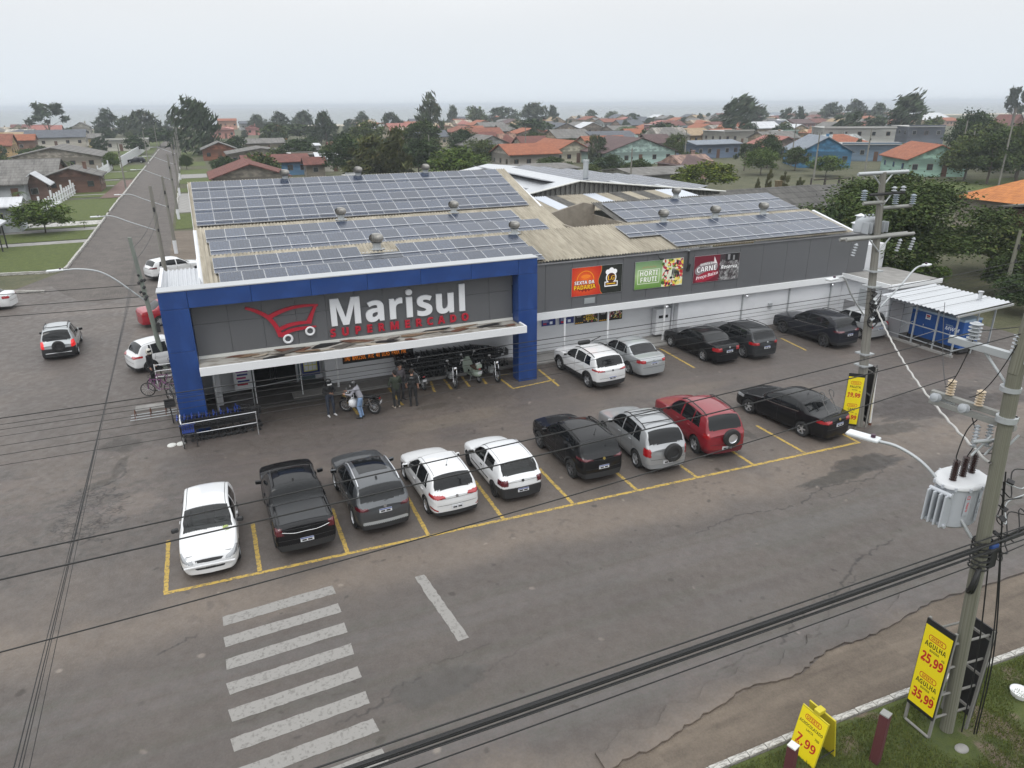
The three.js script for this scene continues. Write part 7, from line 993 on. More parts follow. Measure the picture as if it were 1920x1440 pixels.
{ const o = thing('transformer', 'grey oval transformer with three dark bushings hung on the near pole', 'transformer', [12.42, 5.02, -7.62], 0.1);
  const tk = lathe([[0.001, 0], [0.42, 0.0], [0.45, 0.04], [0.45, 0.82]], 28); tk.scale(1.12, 1, 0.8); const paintT = mat(lin(0.42, 0.44, 0.47), 0.5, { roughnessMap: rep(N_blot, 1) }); obj('tank', tk, paintT, o); const ld = lathe([[0.5, 0.82], [0.5, 0.87], [0.44, 0.91], [0.001, 0.92]], 28); ld.scale(1.12, 1, 0.8); obj('lid', ld, mat(lin(0.55, 0.56, 0.57), 0.5), o);
  for (let i = 0; i < 12; i++) { const a = i / 12 * 6.2832; obj('lid_bolt', box(0.05, 0.07, 0.04, 0.555 * Math.cos(a), 0.84, 0.4 * Math.sin(a), 0, -a), paintT, o); }
  [-0.32, -0.02, 0.27].forEach((x) => obj('bushing', place(insul(0.42, 0.065, 9, M.brownpor), x, 0.91, 0.02), M.brownpor, o)); obj('lid_cap', cyl(0.1, 0.05, 0.38, 0.94, -0.12, 12), paintT, o);
  for (let i = 0; i < 4; i++) obj('radiator_fin', rbox(0.26, 0.66, 0.035, 0.015, -0.6, 0.42, -0.16 + i * 0.11), paintT, o); for (const y of [0.74, 0.1]) obj('radiator_header', rod([-0.6, y, -0.2], [-0.6, y, 0.22], 0.045), paintT, o);
  obj('bracket', rbox(0.5, 0.1, 0.1, 0.01, 0.5, 0.3, 0.36, 0, 0.5), paintT, o); obj('bracket', rbox(0.5, 0.1, 0.1, 0.01, 0.5, 0.65, 0.36, 0, 0.5), paintT, o); for (let i = 0; i < 4; i++) obj('low_bushing', cyl(0.035, 0.1, 0.3 + i * 0.06, 0.72 - i * 0.01, 0.38 - i * 0.03, 8, 0.035, 1.2), M.darkplastic, o);
  const serial = print(64, 256, (g, w, h) => { g.fillStyle = '#b2b6bc'; g.fillRect(0, 0, w, h); T(g, '75 - 16.6', 32, 128, 34, '#1c1c1e', { rot: Math.PI / 2 }); }); const sg = new THREE.PlaneGeometry(0.13, 0.62); obj('serial_print', place(sg, 0.08, 0.42, 0.366, 0, 0.1), serial, o); const red = print(64, 192, (g, w, h) => { g.fillStyle = '#b2b6bc'; g.fillRect(0, 0, w, h); g.strokeStyle = '#c8202c'; g.lineWidth = 5; g.strokeRect(18, 8, 26, 26); T(g, 'TRAFO', 32, 110, 30, '#c8202c', { rot: Math.PI / 2 }); }); obj('maker_print', place(new THREE.PlaneGeometry(0.12, 0.42), -0.24, 0.5, 0.335, 0, -0.32), red, o);
  const cb = (p) => obj('lead', tube(p, 0.011, 18, 5), M.cable, o); cb([[-0.32, 1.33, 0.02], [-0.55, 1.5, 0.1], [-0.4, 2.0, 0.1], [-0.32, 2.25, 0.2]]); cb([[-0.02, 1.33, 0.02], [0.0, 1.7, 0.1], [0.1, 2.0, -0.1], [-0.1, 2.3, -0.1]]); cb([[0.27, 1.33, 0.02], [0.5, 1.35, 0.2], [0.6, 1.6, 0.4]]); cb([[0.45, 0.7, 0.36], [0.62, 0.5, 0.5], [0.5, 0.1, 0.55], [0.7, -0.1, 0.6]]); }
function streetLamp(label, from, to, r = 0.028, headL = 0.62, m = M.galv, sag = 0.35) {   // bracket arm rising to a flat LED head
  const o = thing('street_lamp', label, 'street lamp'), mid = [lerp(from[0], to[0], 0.5), lerp(from[1], to[1], 0.5) + sag * 0.4, lerp(from[2], to[2], 0.5)], near = [lerp(from[0], to[0], 0.8), to[1] + 0.0, lerp(from[2], to[2], 0.8)];
  obj('arm', tube([from, mid, near, to], r, 30, 8), m, o); const d = V(to[0] - from[0], 0, to[2] - from[2]).normalize(), an = Math.atan2(d.x, d.z); const h = new THREE.Group(); h.name = 'lamp_head'; h.position.set(...to); h.rotation.y = an; o.add(h);
  obj('housing', rbox(0.24, 0.07, headL, 0.03, 0, 0.02, headL / 2 - 0.05), mat(lin(0.6, 0.62, 0.63), 0.45), h); obj('lens', box(0.19, 0.012, headL * 0.7, 0, -0.018, headL / 2), mat(lin(0.7, 0.7, 0.68), 0.3), h); obj('photocell', cyl(0.045, 0.07, 0, 0.08, 0.08, 12), mat(lin(0.05, 0.02, 0.04), 0.4), h); return o;
}
streetLamp('flat white street lamp reaching out from the near mossy pole', [12.3, 4.9, -7.08], [11.55, 6.28, -8.85], 0.032, 0.62, M.galv, 1.1);
// ---- concrete pole beside the car park
const midAt = (y) => [lerp(23.7, 22.65, y / 10.1), y, -19.2];
{ const o = thing('utility_pole', 'tall square concrete pole with transformer standing beside the car park', 'pole'); const g = rod([23.72, 0, -19.2], [22.65, 10.15, -19.2], 0.26, 0.14, 4); obj('shaft', g, M.pole, o); obj('shaft_web', rod([23.9, 0, -19.35], [22.95, 8.95, -19.35], 0.12, 0.08, 4), M.pole, o);
  const arm = (y, x0, x1, z, m = M.arm, h = 0.1, w = 0.1) => obj('crossarm', rod([midAt(y)[0] + x0, y, z], [midAt(y)[0] + x1, y, z], h * 0.7, h * 0.7, 4), m, o);
  arm(10.12, -1.2, 1.25, -19.2, M.galv); arm(9.4, -0.75, 1.0, -19.05, M.darkplastic, 0.07); arm(9.1, -0.95, 0.1, -19.1); arm(8.85, 0.2, 1.75, -19.3); arm(7.85, -1.65, 1.75, -19.05); arm(7.82, -1.65, 1.75, -19.35);
  for (const [y, x] of [[9.4, 0.45], [9.4, 0.9]]) obj('insulator', place(insul(0.2, 0.1, 2, M.porcelain), midAt(y)[0] + x, y + 0.04, -19.05), M.porcelain, o); for (const [y, x] of [[9.12, -0.85], [8.9, 0.75], [8.85, 1.65]]) obj('insulator', place(insul(0.38, 0.11, 5, M.porcelain), midAt(y)[0] + x, y + 0.06, -19.2), mat(lin(0.25, 0.29, 0.33), 0.3), o);
  for (const x of [-1.35, 0.85, 1.55]) obj('fuse_cutout', place(insul(0.5, 0.075, 5, M.porcelain), midAt(7.8)[0] + x, 7.25, -18.95, 0.2), M.porcelain, o); for (const s of [-1, 1]) { obj('brace', rod([midAt(7.85)[0] + s * 0.55, 7.82, -19.05], [midAt(7.3)[0], 7.3, -19.05], 0.03), M.galv, o); obj('brace', rod([midAt(10)[0] + s * 0.45, 10.05, -19.2], [midAt(9.6)[0], 9.62, -19.2], 0.028), M.galv, o); obj('brace', rod([midAt(9.4)[0] + s * 0.4, 9.36, -19.1], [midAt(8.95)[0], 8.95, -19.1], 0.025), M.galv, o); }
  const r = rng(17); for (let i = 0; i < 14; i++) { const y = 4.6 + r() * 1.3, c = midAt(y); obj('cable_clamp', rbox(0.1 + 0.12 * r(), 0.1, 0.12, 0.02, c[0] + (r() - 0.5) * 0.45, y, c[2] + 0.2 + 0.08 * r(), r(), r(), r()), i % 3 ? M.darkplastic : M.galv, o); } for (let i = 0; i < 8; i++) { const y = 4.7 + r() * 1.2, c = midAt(y); obj('loose_cable', tube([[c[0] - 0.2, y, c[2] + 0.2], [c[0] - 0.1, y - 0.25, c[2] + 0.3], [c[0] + 0.2, y - 0.2 + 0.4 * r(), c[2] + 0.28], [c[0] + 0.3, y + 0.1, c[2] + 0.2]], 0.014, 14, 5), M.cable, o); }
  obj('cable_coil', place(new THREE.TorusGeometry(0.27, 0.03, 7, 24), midAt(4.65)[0] - 0.05, 4.65, -18.93), M.cable, o); for (const y of [6.55, 5.95, 3.2, 2.7]) obj('pole_band', box(0.5, 0.05, 0.5, midAt(y)[0], y, -19.2, 0, Math.PI / 4 * 0), M.galv, o); }
{ const o = thing('transformer', 'grey transformer high on the pole beside the car park', 'transformer', [midAt(8.1)[0] + 0.1, 7.92, -19.75]); const tk = lathe([[0.001, 0], [0.36, 0], [0.38, 0.05], [0.36, 0.42], [0.2, 0.55], [0.001, 0.56]], 22); tk.scale(1.55, 1, 0.9); obj('tank', tk, mat(lin(0.36, 0.38, 0.4), 0.5), o); for (let i = 0; i < 6; i++) obj('radiator_fin', rbox(0.03, 0.4, 0.28, 0.01, -0.5 + i * 0.2, 0.22, 0.36), mat(lin(0.36, 0.38, 0.4), 0.5), o); for (const x of [0.1, 0.3, 0.5]) obj('bushing', place(insul(0.16, 0.05, 3, M.porcelain), x - 0.3, 0.5, 0), M.porcelain, o); }
streetLamp('street lamp reaching left from the car park pole towards the store', [22.75, 4.85, -19.0], [20.5, 6.6, -18.6], 0.03, 0.5);
streetLamp('lamp arm reaching right from the car park pole towards the generator', [23.4, 4.9, -19.1], [26.6, 6.3, -19.8], 0.035, 0.4);
// ---- side street poles
function plainPole(label, x, z, h, lean = 0, r = 0.15, m = M.pole, white = 0, group = 'poles along the side street') { const o = thing('utility_pole', label, 'pole', [x, 0, z], 0, group); obj('shaft', rod([0, white, 0], [lean, h, 0], r, r * 0.62, 8), m, o); if (white) obj('painted_foot', cyl(r * 1.03, white, 0, white / 2, 0, 8), M.whitewall, o); obj('clamp', rbox(0.12, 0.3, 0.12, 0.02, lean * 0.8, h * 0.8, 0.15), M.darkplastic, o); obj('clamp', rbox(0.1, 0.2, 0.1, 0.02, lean * 0.6 + 0.05, h * 0.62, 0.15), M.darkplastic, o); return o; }
{ const o = thing('utility_pole', 'slim greenish pole standing among the bicycles left of the portal', 'pole', [-2.9, 0, -38.7]); obj('shaft', rod([0, 0, 0], [-0.45, 6.7, 0], 0.13, 0.09, 10), mat(lin(0.17, 0.19, 0.165), 0.9, { bumpMap: rep(N_bump, 0.4), bumpScale: 0.005 }), o); const r = rng(4); for (let i = 0; i < 10; i++) { const y = 3.6 + r() * 1.4; obj('cable_clamp', rbox(0.08 + 0.08 * r(), 0.1, 0.1, 0.02, -0.3 + (r() - 0.5) * 0.3, y, 0.12, r(), r(), r()), M.darkplastic, o); } obj('junction_box', rbox(0.16, 0.5, 0.14, 0.03, 0.05, 2.2, 0.12), M.darkplastic, o); }
plainPole('grey pole right of the greenish one in front of the white crossover', -2.95, -54.5, 7.6, 0.05, 0.17, M.pole);
plainPole('pole with a white painted foot beside the dirt lot', -2.68, -72, 6.8, -0.06, 0.16, M.pole, 1.2); plainPole('second pole with a white foot by the store lawn', -2.6, -95, 7.4, -0.05, 0.16, M.pole, 1.2);
[[-2.6, -121], [-2.65, -148], [-2.75, -178], [-2.9, -212], [-3.2, -255], [-3.5, -305]].forEach(([x, z], i) => plainPole(['third', 'fourth', 'fifth', 'sixth', 'seventh', 'last'][i] + ' pole along the right side of the street, counting from the store', x, z, 7.4, 0, 0.15, M.pole, i < 2 ? 1.2 : 0));
[[-10.7, -134.5], [-9.95, -198.5], [-9.6, -260]].forEach(([x, z], i) => plainPole(['nearest', 'second', 'far'][i] + ' lamp pole on the left verge of the street', x, z, 7.2, 0, 0.14, M.pole));
streetLamp('street lamp curving left over the side street junction', [-3.2, 3.6, -38.7], [-6.4, 5.4, -38.7], 0.04, 0.7, M.galv, 1.6);
[[-54.5, 5.6], [-72, 5.2], [-95, 5.6], [-121, 5.6], [-148, 5.6]].forEach(([z, y], i) => streetLamp(['first', 'second', 'third', 'fourth', 'fifth'][i] + ' thin lamp arm over the cobbled street, counting from the junction', [-2.8, y - 1.0, z], [-6.2, y + 0.2, z], 0.035, 0.6));
plainPole('weathered leaning post at the right edge by the shrubs', 46.9, -29, 4.9, 0.1, 0.16, M.polemoss, 0, 'poles behind the store');
[[114.5, -120, 8.5, 'pole left of the salmon roofed house'], [98, -97, 7.5, 'pole before the blue gable'], [103, -91, 8.4, 'dark pole beside the meter box of the blue house'], [121, -86, 7.8, 'pole beside the mint house gable'], [115, -76, 11.5, 'tall pole at the right beside the road'], [138, -100, 9, 'pole behind the grey wing'], [58, -92, 6.5, 'pole before the mint house'], [92, -126, 7.5, 'pole beside the round tree in the town'], [74, -165, 7.5, 'pole among the grey roofs'], [46, -152, 6.6, 'left antenna pole before the dark trees'], [38, -148, 6.2, 'right antenna pole before the dark trees']].forEach(([x, z, h, l]) => plainPole(l, x, z, h, 0, 0.15, M.pole, 0, 'poles in the town'));

// ---- overhead wires
function wire(label, a, b, sag, r, group, m = M.cable, seg = 40) { const pts = []; for (let i = 0; i <= 16; i++) { const t = i / 16; pts.push([lerp(a[0], b[0], t), lerp(a[1], b[1], t) - 4 * sag * t * (1 - t), lerp(a[2], b[2], t)]); } return tag(obj('overhead_wire', tube(pts, r, seg, 5), m), label, 'wire', group); }
const WG = 'wires strung along the main road';
wire('upper power wire from the far insulator of the near pole', [12, 8.78, -7.75], [-28, 8.75, -7.75], 0.6, 0.009, WG); wire('upper power wire from the near insulator of the near pole', [12, 8.98, -6.95], [-28, 8.95, -6.95], 0.6, 0.009, WG); wire('lower power wire from the middle crossarm of the near pole', [12, 7.9, -7.9], [-28, 7.9, -7.9], 1.0, 0.009, WG);
wire('power wire running right from the near pole', [12, 8.78, -7.75], [52, 8.8, -7.75], 0.6, 0.009, WG); 
const TG = 'telephone cables low across the main road'; [[5.1, -6.78, 0.013], [5.0, -6.72, 0.022], [4.94, -6.82, 0.02], [4.84, -6.74, 0.012], [4.8, -6.86, 0.022], [4.55, -6.8, 0.011], [4.9, -6.66, 0.011]].forEach(([y, z, r], i) => { wire(['topmost', 'second', 'third', 'fifth', 'sixth', 'lowest', 'fourth'][i] + ' black telephone cable of the bundle running left from the near pole', [nearAt(y)[0], y, z], [-30, y + 0.1, z], 0.1 + 0.03 * (i % 3), r, TG); if (i < 6) wire(['topmost', 'second', 'third', 'fourth', 'fifth', 'lowest'][i] + ' black telephone cable running right from the near pole', [nearAt(y)[0], y, z], [45, y + 0.3 - 0.1 * i, z - 1.2 * (i % 3)], 0.15, r, TG + ', right side'); });
const MG = 'cables along the car park pole line'; [[5.66, 0.013], [5.5, 0.007], [5.37, 0.007], [5.2, 0.006], [4.96, 0.007], [4.72, 0.008], [4.45, 0.007]].forEach(([y, r], i) => { wire(['topmost', 'second', 'third', 'fourth', 'fifth', 'sixth', 'lowest'][i] + ' thin cable crossing in front of the blue portal', [23.1, y + 0.1, -19.15], [-42, y, -19.15], 0.12, r, MG); wire(['topmost', 'second', 'third', 'fourth', 'fifth', 'sixth', 'lowest'][i] + ' thin cable leading right from the car park pole', [23.1, y + 0.1, -19.15], [60, y + 0.9 - 0.12 * i, -24], 0.35, r, MG + ', right side'); });
{ const o = thing('splice_closure', 'black cable splice closure hanging on the wire before the white wall', 'closure', [10.65, 5.38, -19.15]); obj('body', place(new THREE.CapsuleGeometry(0.075, 0.3, 4, 12), 0, 0, 0, 0, 0, Math.PI / 2), M.darkplastic, o); obj('hook', rod([0.24, 0, 0], [0.6, 0.12, 0], 0.014), M.cable, o); }
const FG = 'fan of wires running towards the viewer at the left'; [[-2.89, 5.9], [-2.8, 6.05], [-2.74, 6.0], [-2.7, 5.95], [-2.62, 6.1], [-2.54, 6.0]].forEach(([x, y], i) => wire(['leftmost', 'second', 'third', 'fourth', 'fifth', 'rightmost'][i] + ' thin wire of the fan crossing the road at the left', [-3.2, 5.4 + 0.12 * i, -38.7], [x + 0.12, y, 4], 0.25, i === 2 ? 0.007 : 0.0045, FG));
const SG = 'wires crossing the side street'; [[5.6, 3.9], [5.0, 3.35], [4.55, 2.95]].forEach(([y0, y1], i) => wire(['upper', 'middle', 'lower'][i] + ' wire crossing the side street before the silver off-roader', [-3.1, y0 - 1.2, -38.7], [-40, y0 - 0.6, -44], 0.3, 0.018, SG));
for (const z of [[-38.7, -54.5], [-54.5, -72], [-72, -95], [-95, -121], [-121, -148]]) for (const y of [6.2, 5.6]) wire('wire between the poles on the right of the cobbled street', [z[0] === -38.7 ? -3.3 : -2.85, y, z[0]], [-2.75, y, z[1]], 0.3, 0.014, 'wires along the side street');
{ const pts = []; for (let i = 0; i <= 60; i++) { const t = i / 60; pts.push([lerp(23.4, 12.0, t) + 0.012 * Math.sin(i * 2), lerp(5.1, 6.6, t) - 1.6 * t * (1 - t) + 0.012 * Math.cos(i * 2), lerp(-19.1, -6.95, t)]); } tag(obj('service_cable', tube(pts, 0.028, 120, 6), mat(lin(0.42, 0.41, 0.39), 0.7)), 'thick twisted white service cable between the two transformer poles', 'cable'); }
for (const [a, b] of [[[11.95, 8.7, -7.7], [11.85, 7.7, -7.95]], [[11.9, 8.8, -6.95], [11.75, 7.72, -7.42]], [[11.85, 7.75, -7.95], [20, 6.9, -14]]]) wire(b[0] > 13 ? 'long lead running from the middle arm of the near pole across the lot' : 'jumper lead between the ' + (a[2] < -7 ? 'far' : 'near') + ' ends of the near pole arms', a, b, 0.25, 0.009, 'jumper leads at the near pole');

// ---- price signs
const priceArt = (w, h, lines) => print(w, h, (g) => { g.fillStyle = '#e3cf12'; g.fillRect(0, 0, w, h); for (const l of lines) { if (l.pill) { g.strokeStyle = '#b3151c'; g.lineWidth = 7; g.beginPath(); g.roundRect(w * 0.2, l.y - 24, w * 0.62, 48, 22); g.stroke(); } T(g, l.t, w * (l.x ?? 0.5), l.y, l.s, l.c ?? '#15130c', { sx: l.sx ?? 1, rot: l.rot ?? 0, stroke: l.o, lw: 4 }); } });
const offer = (a, price) => [{ t: 'OFERTA', y: 60, s: 40, c: '#b3151c', pill: 1, sx: 0.95 }, { t: a, y: 128, s: 66, sx: 0.95 }, { t: 'BOVINA', y: 178, s: 30 }, { t: 'KG', y: 200, s: 28, x: 0.85 }, { t: price, y: 264, s: 124, c: '#b3151c', sx: 0.86, rot: 0.05, o: '#b3151c' }, { t: 'R$', y: 300, s: 40, c: '#b3151c', x: 0.16 }];
const artTall = priceArt(320, 800, [...offer('AGULHA', '25,99').map((l) => ({ ...l, y: l.y + 40 })), ...offer('AGULHA', '35,99').map((l) => ({ ...l, y: l.y + 420 }))]);
const artMid = priceArt(256, 800, [...offer('PALETA', '19,99').map((l) => ({ ...l, y: l.y + 40, s: l.s * 0.8 })), ...offer('CAFE', '29,99').map((l) => ({ ...l, y: l.y + 420, s: l.s * 0.8 }))]);
const artA = priceArt(320, 480, [{ t: 'OFERTA', y: 70, s: 44, c: '#b3151c', pill: 1 }, { t: 'ACHOCOLATADO', y: 140, s: 42, sx: 0.88 }, { t: 'LACTA', y: 190, s: 30 }, { t: '700', y: 216, s: 34, x: 0.82 }, { t: '7,99', y: 320, s: 130, c: '#b3151c', rot: 0.06 }, { t: 'R$', y: 370, s: 50, c: '#b3151c', x: 0.2 }]);
function priceBoard(name, label, pos, turn, w, h, y0, art, tiltX = 0) { const o = thing(name, label, 'sign', pos, turn); const fr = mat(lin(0.2, 0.195, 0.18), 0.8); obj('back_panel', box(w, h, 0.03, 0, y0 + h / 2, -0.03, tiltX), M.black, o); const pg = new THREE.PlaneGeometry(w - 0.02, h * 0.9); obj('poster', place(pg, 0, y0 + h * 0.49, -0.012, tiltX), art, o); for (const s of [-1, 1]) obj('leg', box(0.05, y0 + h + 0.02, 0.05, s * (w / 2 - 0.02), (y0 + h) / 2, -0.075, tiltX), fr, o); for (const k of [0.1, 0.5, 0.9]) obj('cross_rail', box(w - 0.1, 0.05, 0.04, 0, y0 + h * k, -0.07), fr, o); return o; }
priceBoard('price_sign', 'tall yellow price sign facing left on the near pole', [12.27, 0.1, -7.2], -Math.PI / 2 + 0.02, 0.6, 2.2, 0.48, artTall); priceBoard('price_sign', 'rear yellow price sign seen edge on behind the near pole', [13.36, 0.1, -7.05], Math.PI / 2 - 0.05, 0.62, 2.25, 0.3, artTall);
{ const o = thing('sign_frame', 'weathered timber struts joining the two boards at the near pole', 'frame'); for (const y of [0.5, 1.1, 1.8, 2.4]) for (const z of [-7.42, -6.95]) obj('strut', rod([12.34, y + 0.1, z], [13.3, y + 0.1, z + 0.1], 0.03, 0.03, 4), mat(lin(0.2, 0.195, 0.18), 0.85), o); obj('strut', rod([12.3, 0.14, -7.45], [12.3, 0.14, -6.9], 0.04, 0.04, 4), mat(lin(0.2, 0.195, 0.18), 0.85), o); }
priceBoard('price_sign', 'yellow price sign strapped to the car park pole behind the black saloon', [22.95, 0.05, -19.0], -0.75, 0.6, 2.25, 0.15, artMid); priceBoard('price_sign', 'second price sign seen from the side at the car park pole', [23.95, 0.05, -19.15], 1.25, 0.7, 2.4, 0.15, artMid);
{ const o = thing('a_frame_sign', 'low yellow folding price sign standing on the grass kerb', 'sign', [9.85, 0.1, -7.62], -Math.PI / 2 + 0.1); obj('front_board', box(0.62, 1.08, 0.03, 0, 0.53, 0.2, -0.2), mat(lin(0.5, 0.42, 0.02), 0.6), o); obj('poster', place(new THREE.PlaneGeometry(0.6, 1.04), 0, 0.53, 0.219, -0.2), artA, o); obj('rear_board', box(0.62, 1.08, 0.03, 0, 0.53, -0.2, 0.2), mat(lin(0.5, 0.42, 0.02), 0.6), o); obj('rear_poster', place(new THREE.PlaneGeometry(0.6, 1.04), 0, 0.53, -0.219, 0.2, Math.PI), artA, o); obj('handle', rbox(0.14, 0.1, 0.2, 0.02, 0, 1.1, 0), mat(lin(0.5, 0.42, 0.02), 0.6), o); obj('hinge', rod([0.3, 0.2, 0.25], [0.3, 0.2, -0.25], 0.012), M.black, o); }
for (const [x, z, h, l] of [[10.85, -6.95, 1.25, 'tall maroon painted timber post on the grass'], [9.0, -7.38, 0.8, 'short maroon post with a white top at the lower edge']]) { const o = thing('timber_post', l, 'post', [x, 0.08, z], 0.3); obj('shaft', rbox(0.17, h, 0.17, 0.008, 0, h / 2, 0), mat(lin(0.10, 0.025, 0.028), 0.85, { bumpMap: rep(N_bump, 0.4), bumpScale: 0.006 }), o); obj('top', box(0.172, 0.03, 0.172, 0, h + 0.014, 0), h > 1 ? M.arm : M.offwhite, o); }
{ const o = thing('traffic_sign', 'black backed diamond road sign on a white leaning post', 'sign', [24.12, 0, -18.95]); obj('post', rod([0, 0, 0], [-0.08, 2.5, -0.1], 0.045, 0.04), M.whitewall, o); obj('plate', place(box(0.46, 0.46, 0.02), -0.05, 2.3, -0.15, 0, 0.5, 0.75), M.darkplastic, o); obj('foot', cyl(0.06, 0.12, 0, 0.08, 0, 8), M.rust, o); }
{ const o = thing('stone_lump', 'pale concrete lump on the grass beside the sign foot', 'stone', [12.72, 0.1, -6.45]); const g = new THREE.IcosahedronGeometry(0.13, 2); g.scale(1.2, 0.45, 0.9); obj('stone', g, M.concrete, o); }
{ const o = thing('white_basin', 'round white object on the grass at the right edge', 'basin', [15.2, 0.1, -6.9]); obj('bowl', lathe([[0.001, 0.02], [0.16, 0.03], [0.2, 0.14], [0.22, 0.15], [0.17, 0.02]], 20), M.white, o); }

// ---- generator in its open shelter
{ const o = thing('generator_shelter', 'open steel framed shelter with a white corrugated roof beside the annex', 'shelter'); const x0 = 34.9, x1 = 37.7, z0 = -27.6, z1 = -23.5; const fr = M.galv;
  for (const [x, z] of [[x0, z0], [x0, -25.9], [x0, -24.6], [x0, z1], [x1, z1], [x1, z0], [36.4, z1]]) obj('post', box(0.07, 2.35, 0.07, x, 1.18, z), fr, o);
  for (const y of [0.35, 1.15, 2.3]) { obj('rail', box(0.045, 0.045, z1 - z0, x0, y, (z0 + z1) / 2), fr, o); obj('rail', box(x1 - x0, 0.045, 0.045, (x0 + x1) / 2, y, z1), fr, o); } obj('kerb', box(0.16, 0.12, z1 - z0 + 0.2, x0, 0.06, (z0 + z1) / 2), M.concrete, o);
  for (const [a, b] of [[[x0, 0.35, -25.9], [x0, 1.15, -24.6]], [[x0, 1.15, z1], [36.4, 0.35, z1]], [[x0, 0.1, -27.5], [x0, 1.3, -26]]]) obj('brace', rod(a, b, 0.018), fr, o);
  const roof = new THREE.Group(); roof.name = 'roof'; o.add(roof); for (let i = 0; i < 4; i++) { const g = corrugated(-(z1 + 0.25) + i * 1.15, -(z1 + 0.25) + (i + 1) * 1.15 + 0.03, 34.3, 2.42, 38.5, 2.62, 0.25, 0.03); const p = g.attributes.position; for (let k = 0; k < p.count; k++) { const a = p.getX(k), b = p.getZ(k); p.setXYZ(k, b, p.getY(k) + (i % 2) * 0.008, -a); } g.computeVertexNormals(); obj('roof_sheet', g, M.metalroof, roof); } obj('gutter', box(4.2, 0.1, 0.1, 36.4, 2.42, z1 + 0.3, 0, 0, 0.047), M.alu, o); obj('flue', [cyl(0.1, 0.5, 37.4, 2.8, -24.3, 12), cyl(0.14, 0.07, 37.4, 3.06, -24.3, 12)], M.alu, o); obj('back_wall', boxb(x0 - 0.1, x1, 0, 2.3, z0 - 0.1, z0 - 0.02), M.wallw, o); obj('mesh_door', boxb(x0 - 0.02, x0 + 0.02, 0.1, 2.1, -27.5, -26.7), mat(lin(0.16, 0.16, 0.17), 0.6), o); }
{ const o = thing('generator', 'blue MWM generator container standing in the open shelter', 'generator', [36.2, 0.12, -25.1]); const bl = mat(lin(0.012, 0.075, 0.28), 0.5, { roughnessMap: rep(N_blot, 2) }); obj('housing', rbox(1.35, 1.45, 3.1, 0.04, 0, 0.95, 0), bl, o); obj('top_band', rbox(1.38, 0.12, 3.14, 0.02, 0, 1.72, 0), mat(lin(0.3, 0.4, 0.5), 0.5), o); obj('base_frame', box(1.3, 0.2, 3.2, 0, 0.12, 0), M.darkplastic, o); for (const z of [-1.0, -0.2, 0.6]) obj('door_panel', box(0.02, 1.15, 0.72, -0.685, 0.95, z), bl, o); for (const z of [-0.7, 0.1, 0.9]) obj('latch', box(0.03, 0.1, 0.04, -0.69, 0.95, z), M.alu, o);
  const lg = print(256, 96, (g, w, h) => { g.fillStyle = '#1c4a94'; g.fillRect(0, 0, w, h); T(g, 'MWM', 128, 60, 74, '#dfe6ee', { style: 'italic bold ', sx: 1.15 }); g.fillStyle = '#7f95a8'; g.fillRect(20, 8, 120, 16); }); obj('maker_print', place(new THREE.PlaneGeometry(0.9, 0.36), -0.699, 1.2, 0.95, 0, -Math.PI / 2), lg, o); const lg2 = print(96, 96, (g, w, h) => { g.fillStyle = '#d8dcdf'; g.fillRect(0, 0, w, h); g.fillStyle = '#b0202c'; g.fillRect(14, 14, 68, 34); g.fillStyle = '#20242c'; g.fillRect(20, 56, 56, 14); }); obj('warning_label', place(new THREE.PlaneGeometry(0.3, 0.28), -0.699, 1.45, -0.5, 0, -Math.PI / 2), lg2, o); }

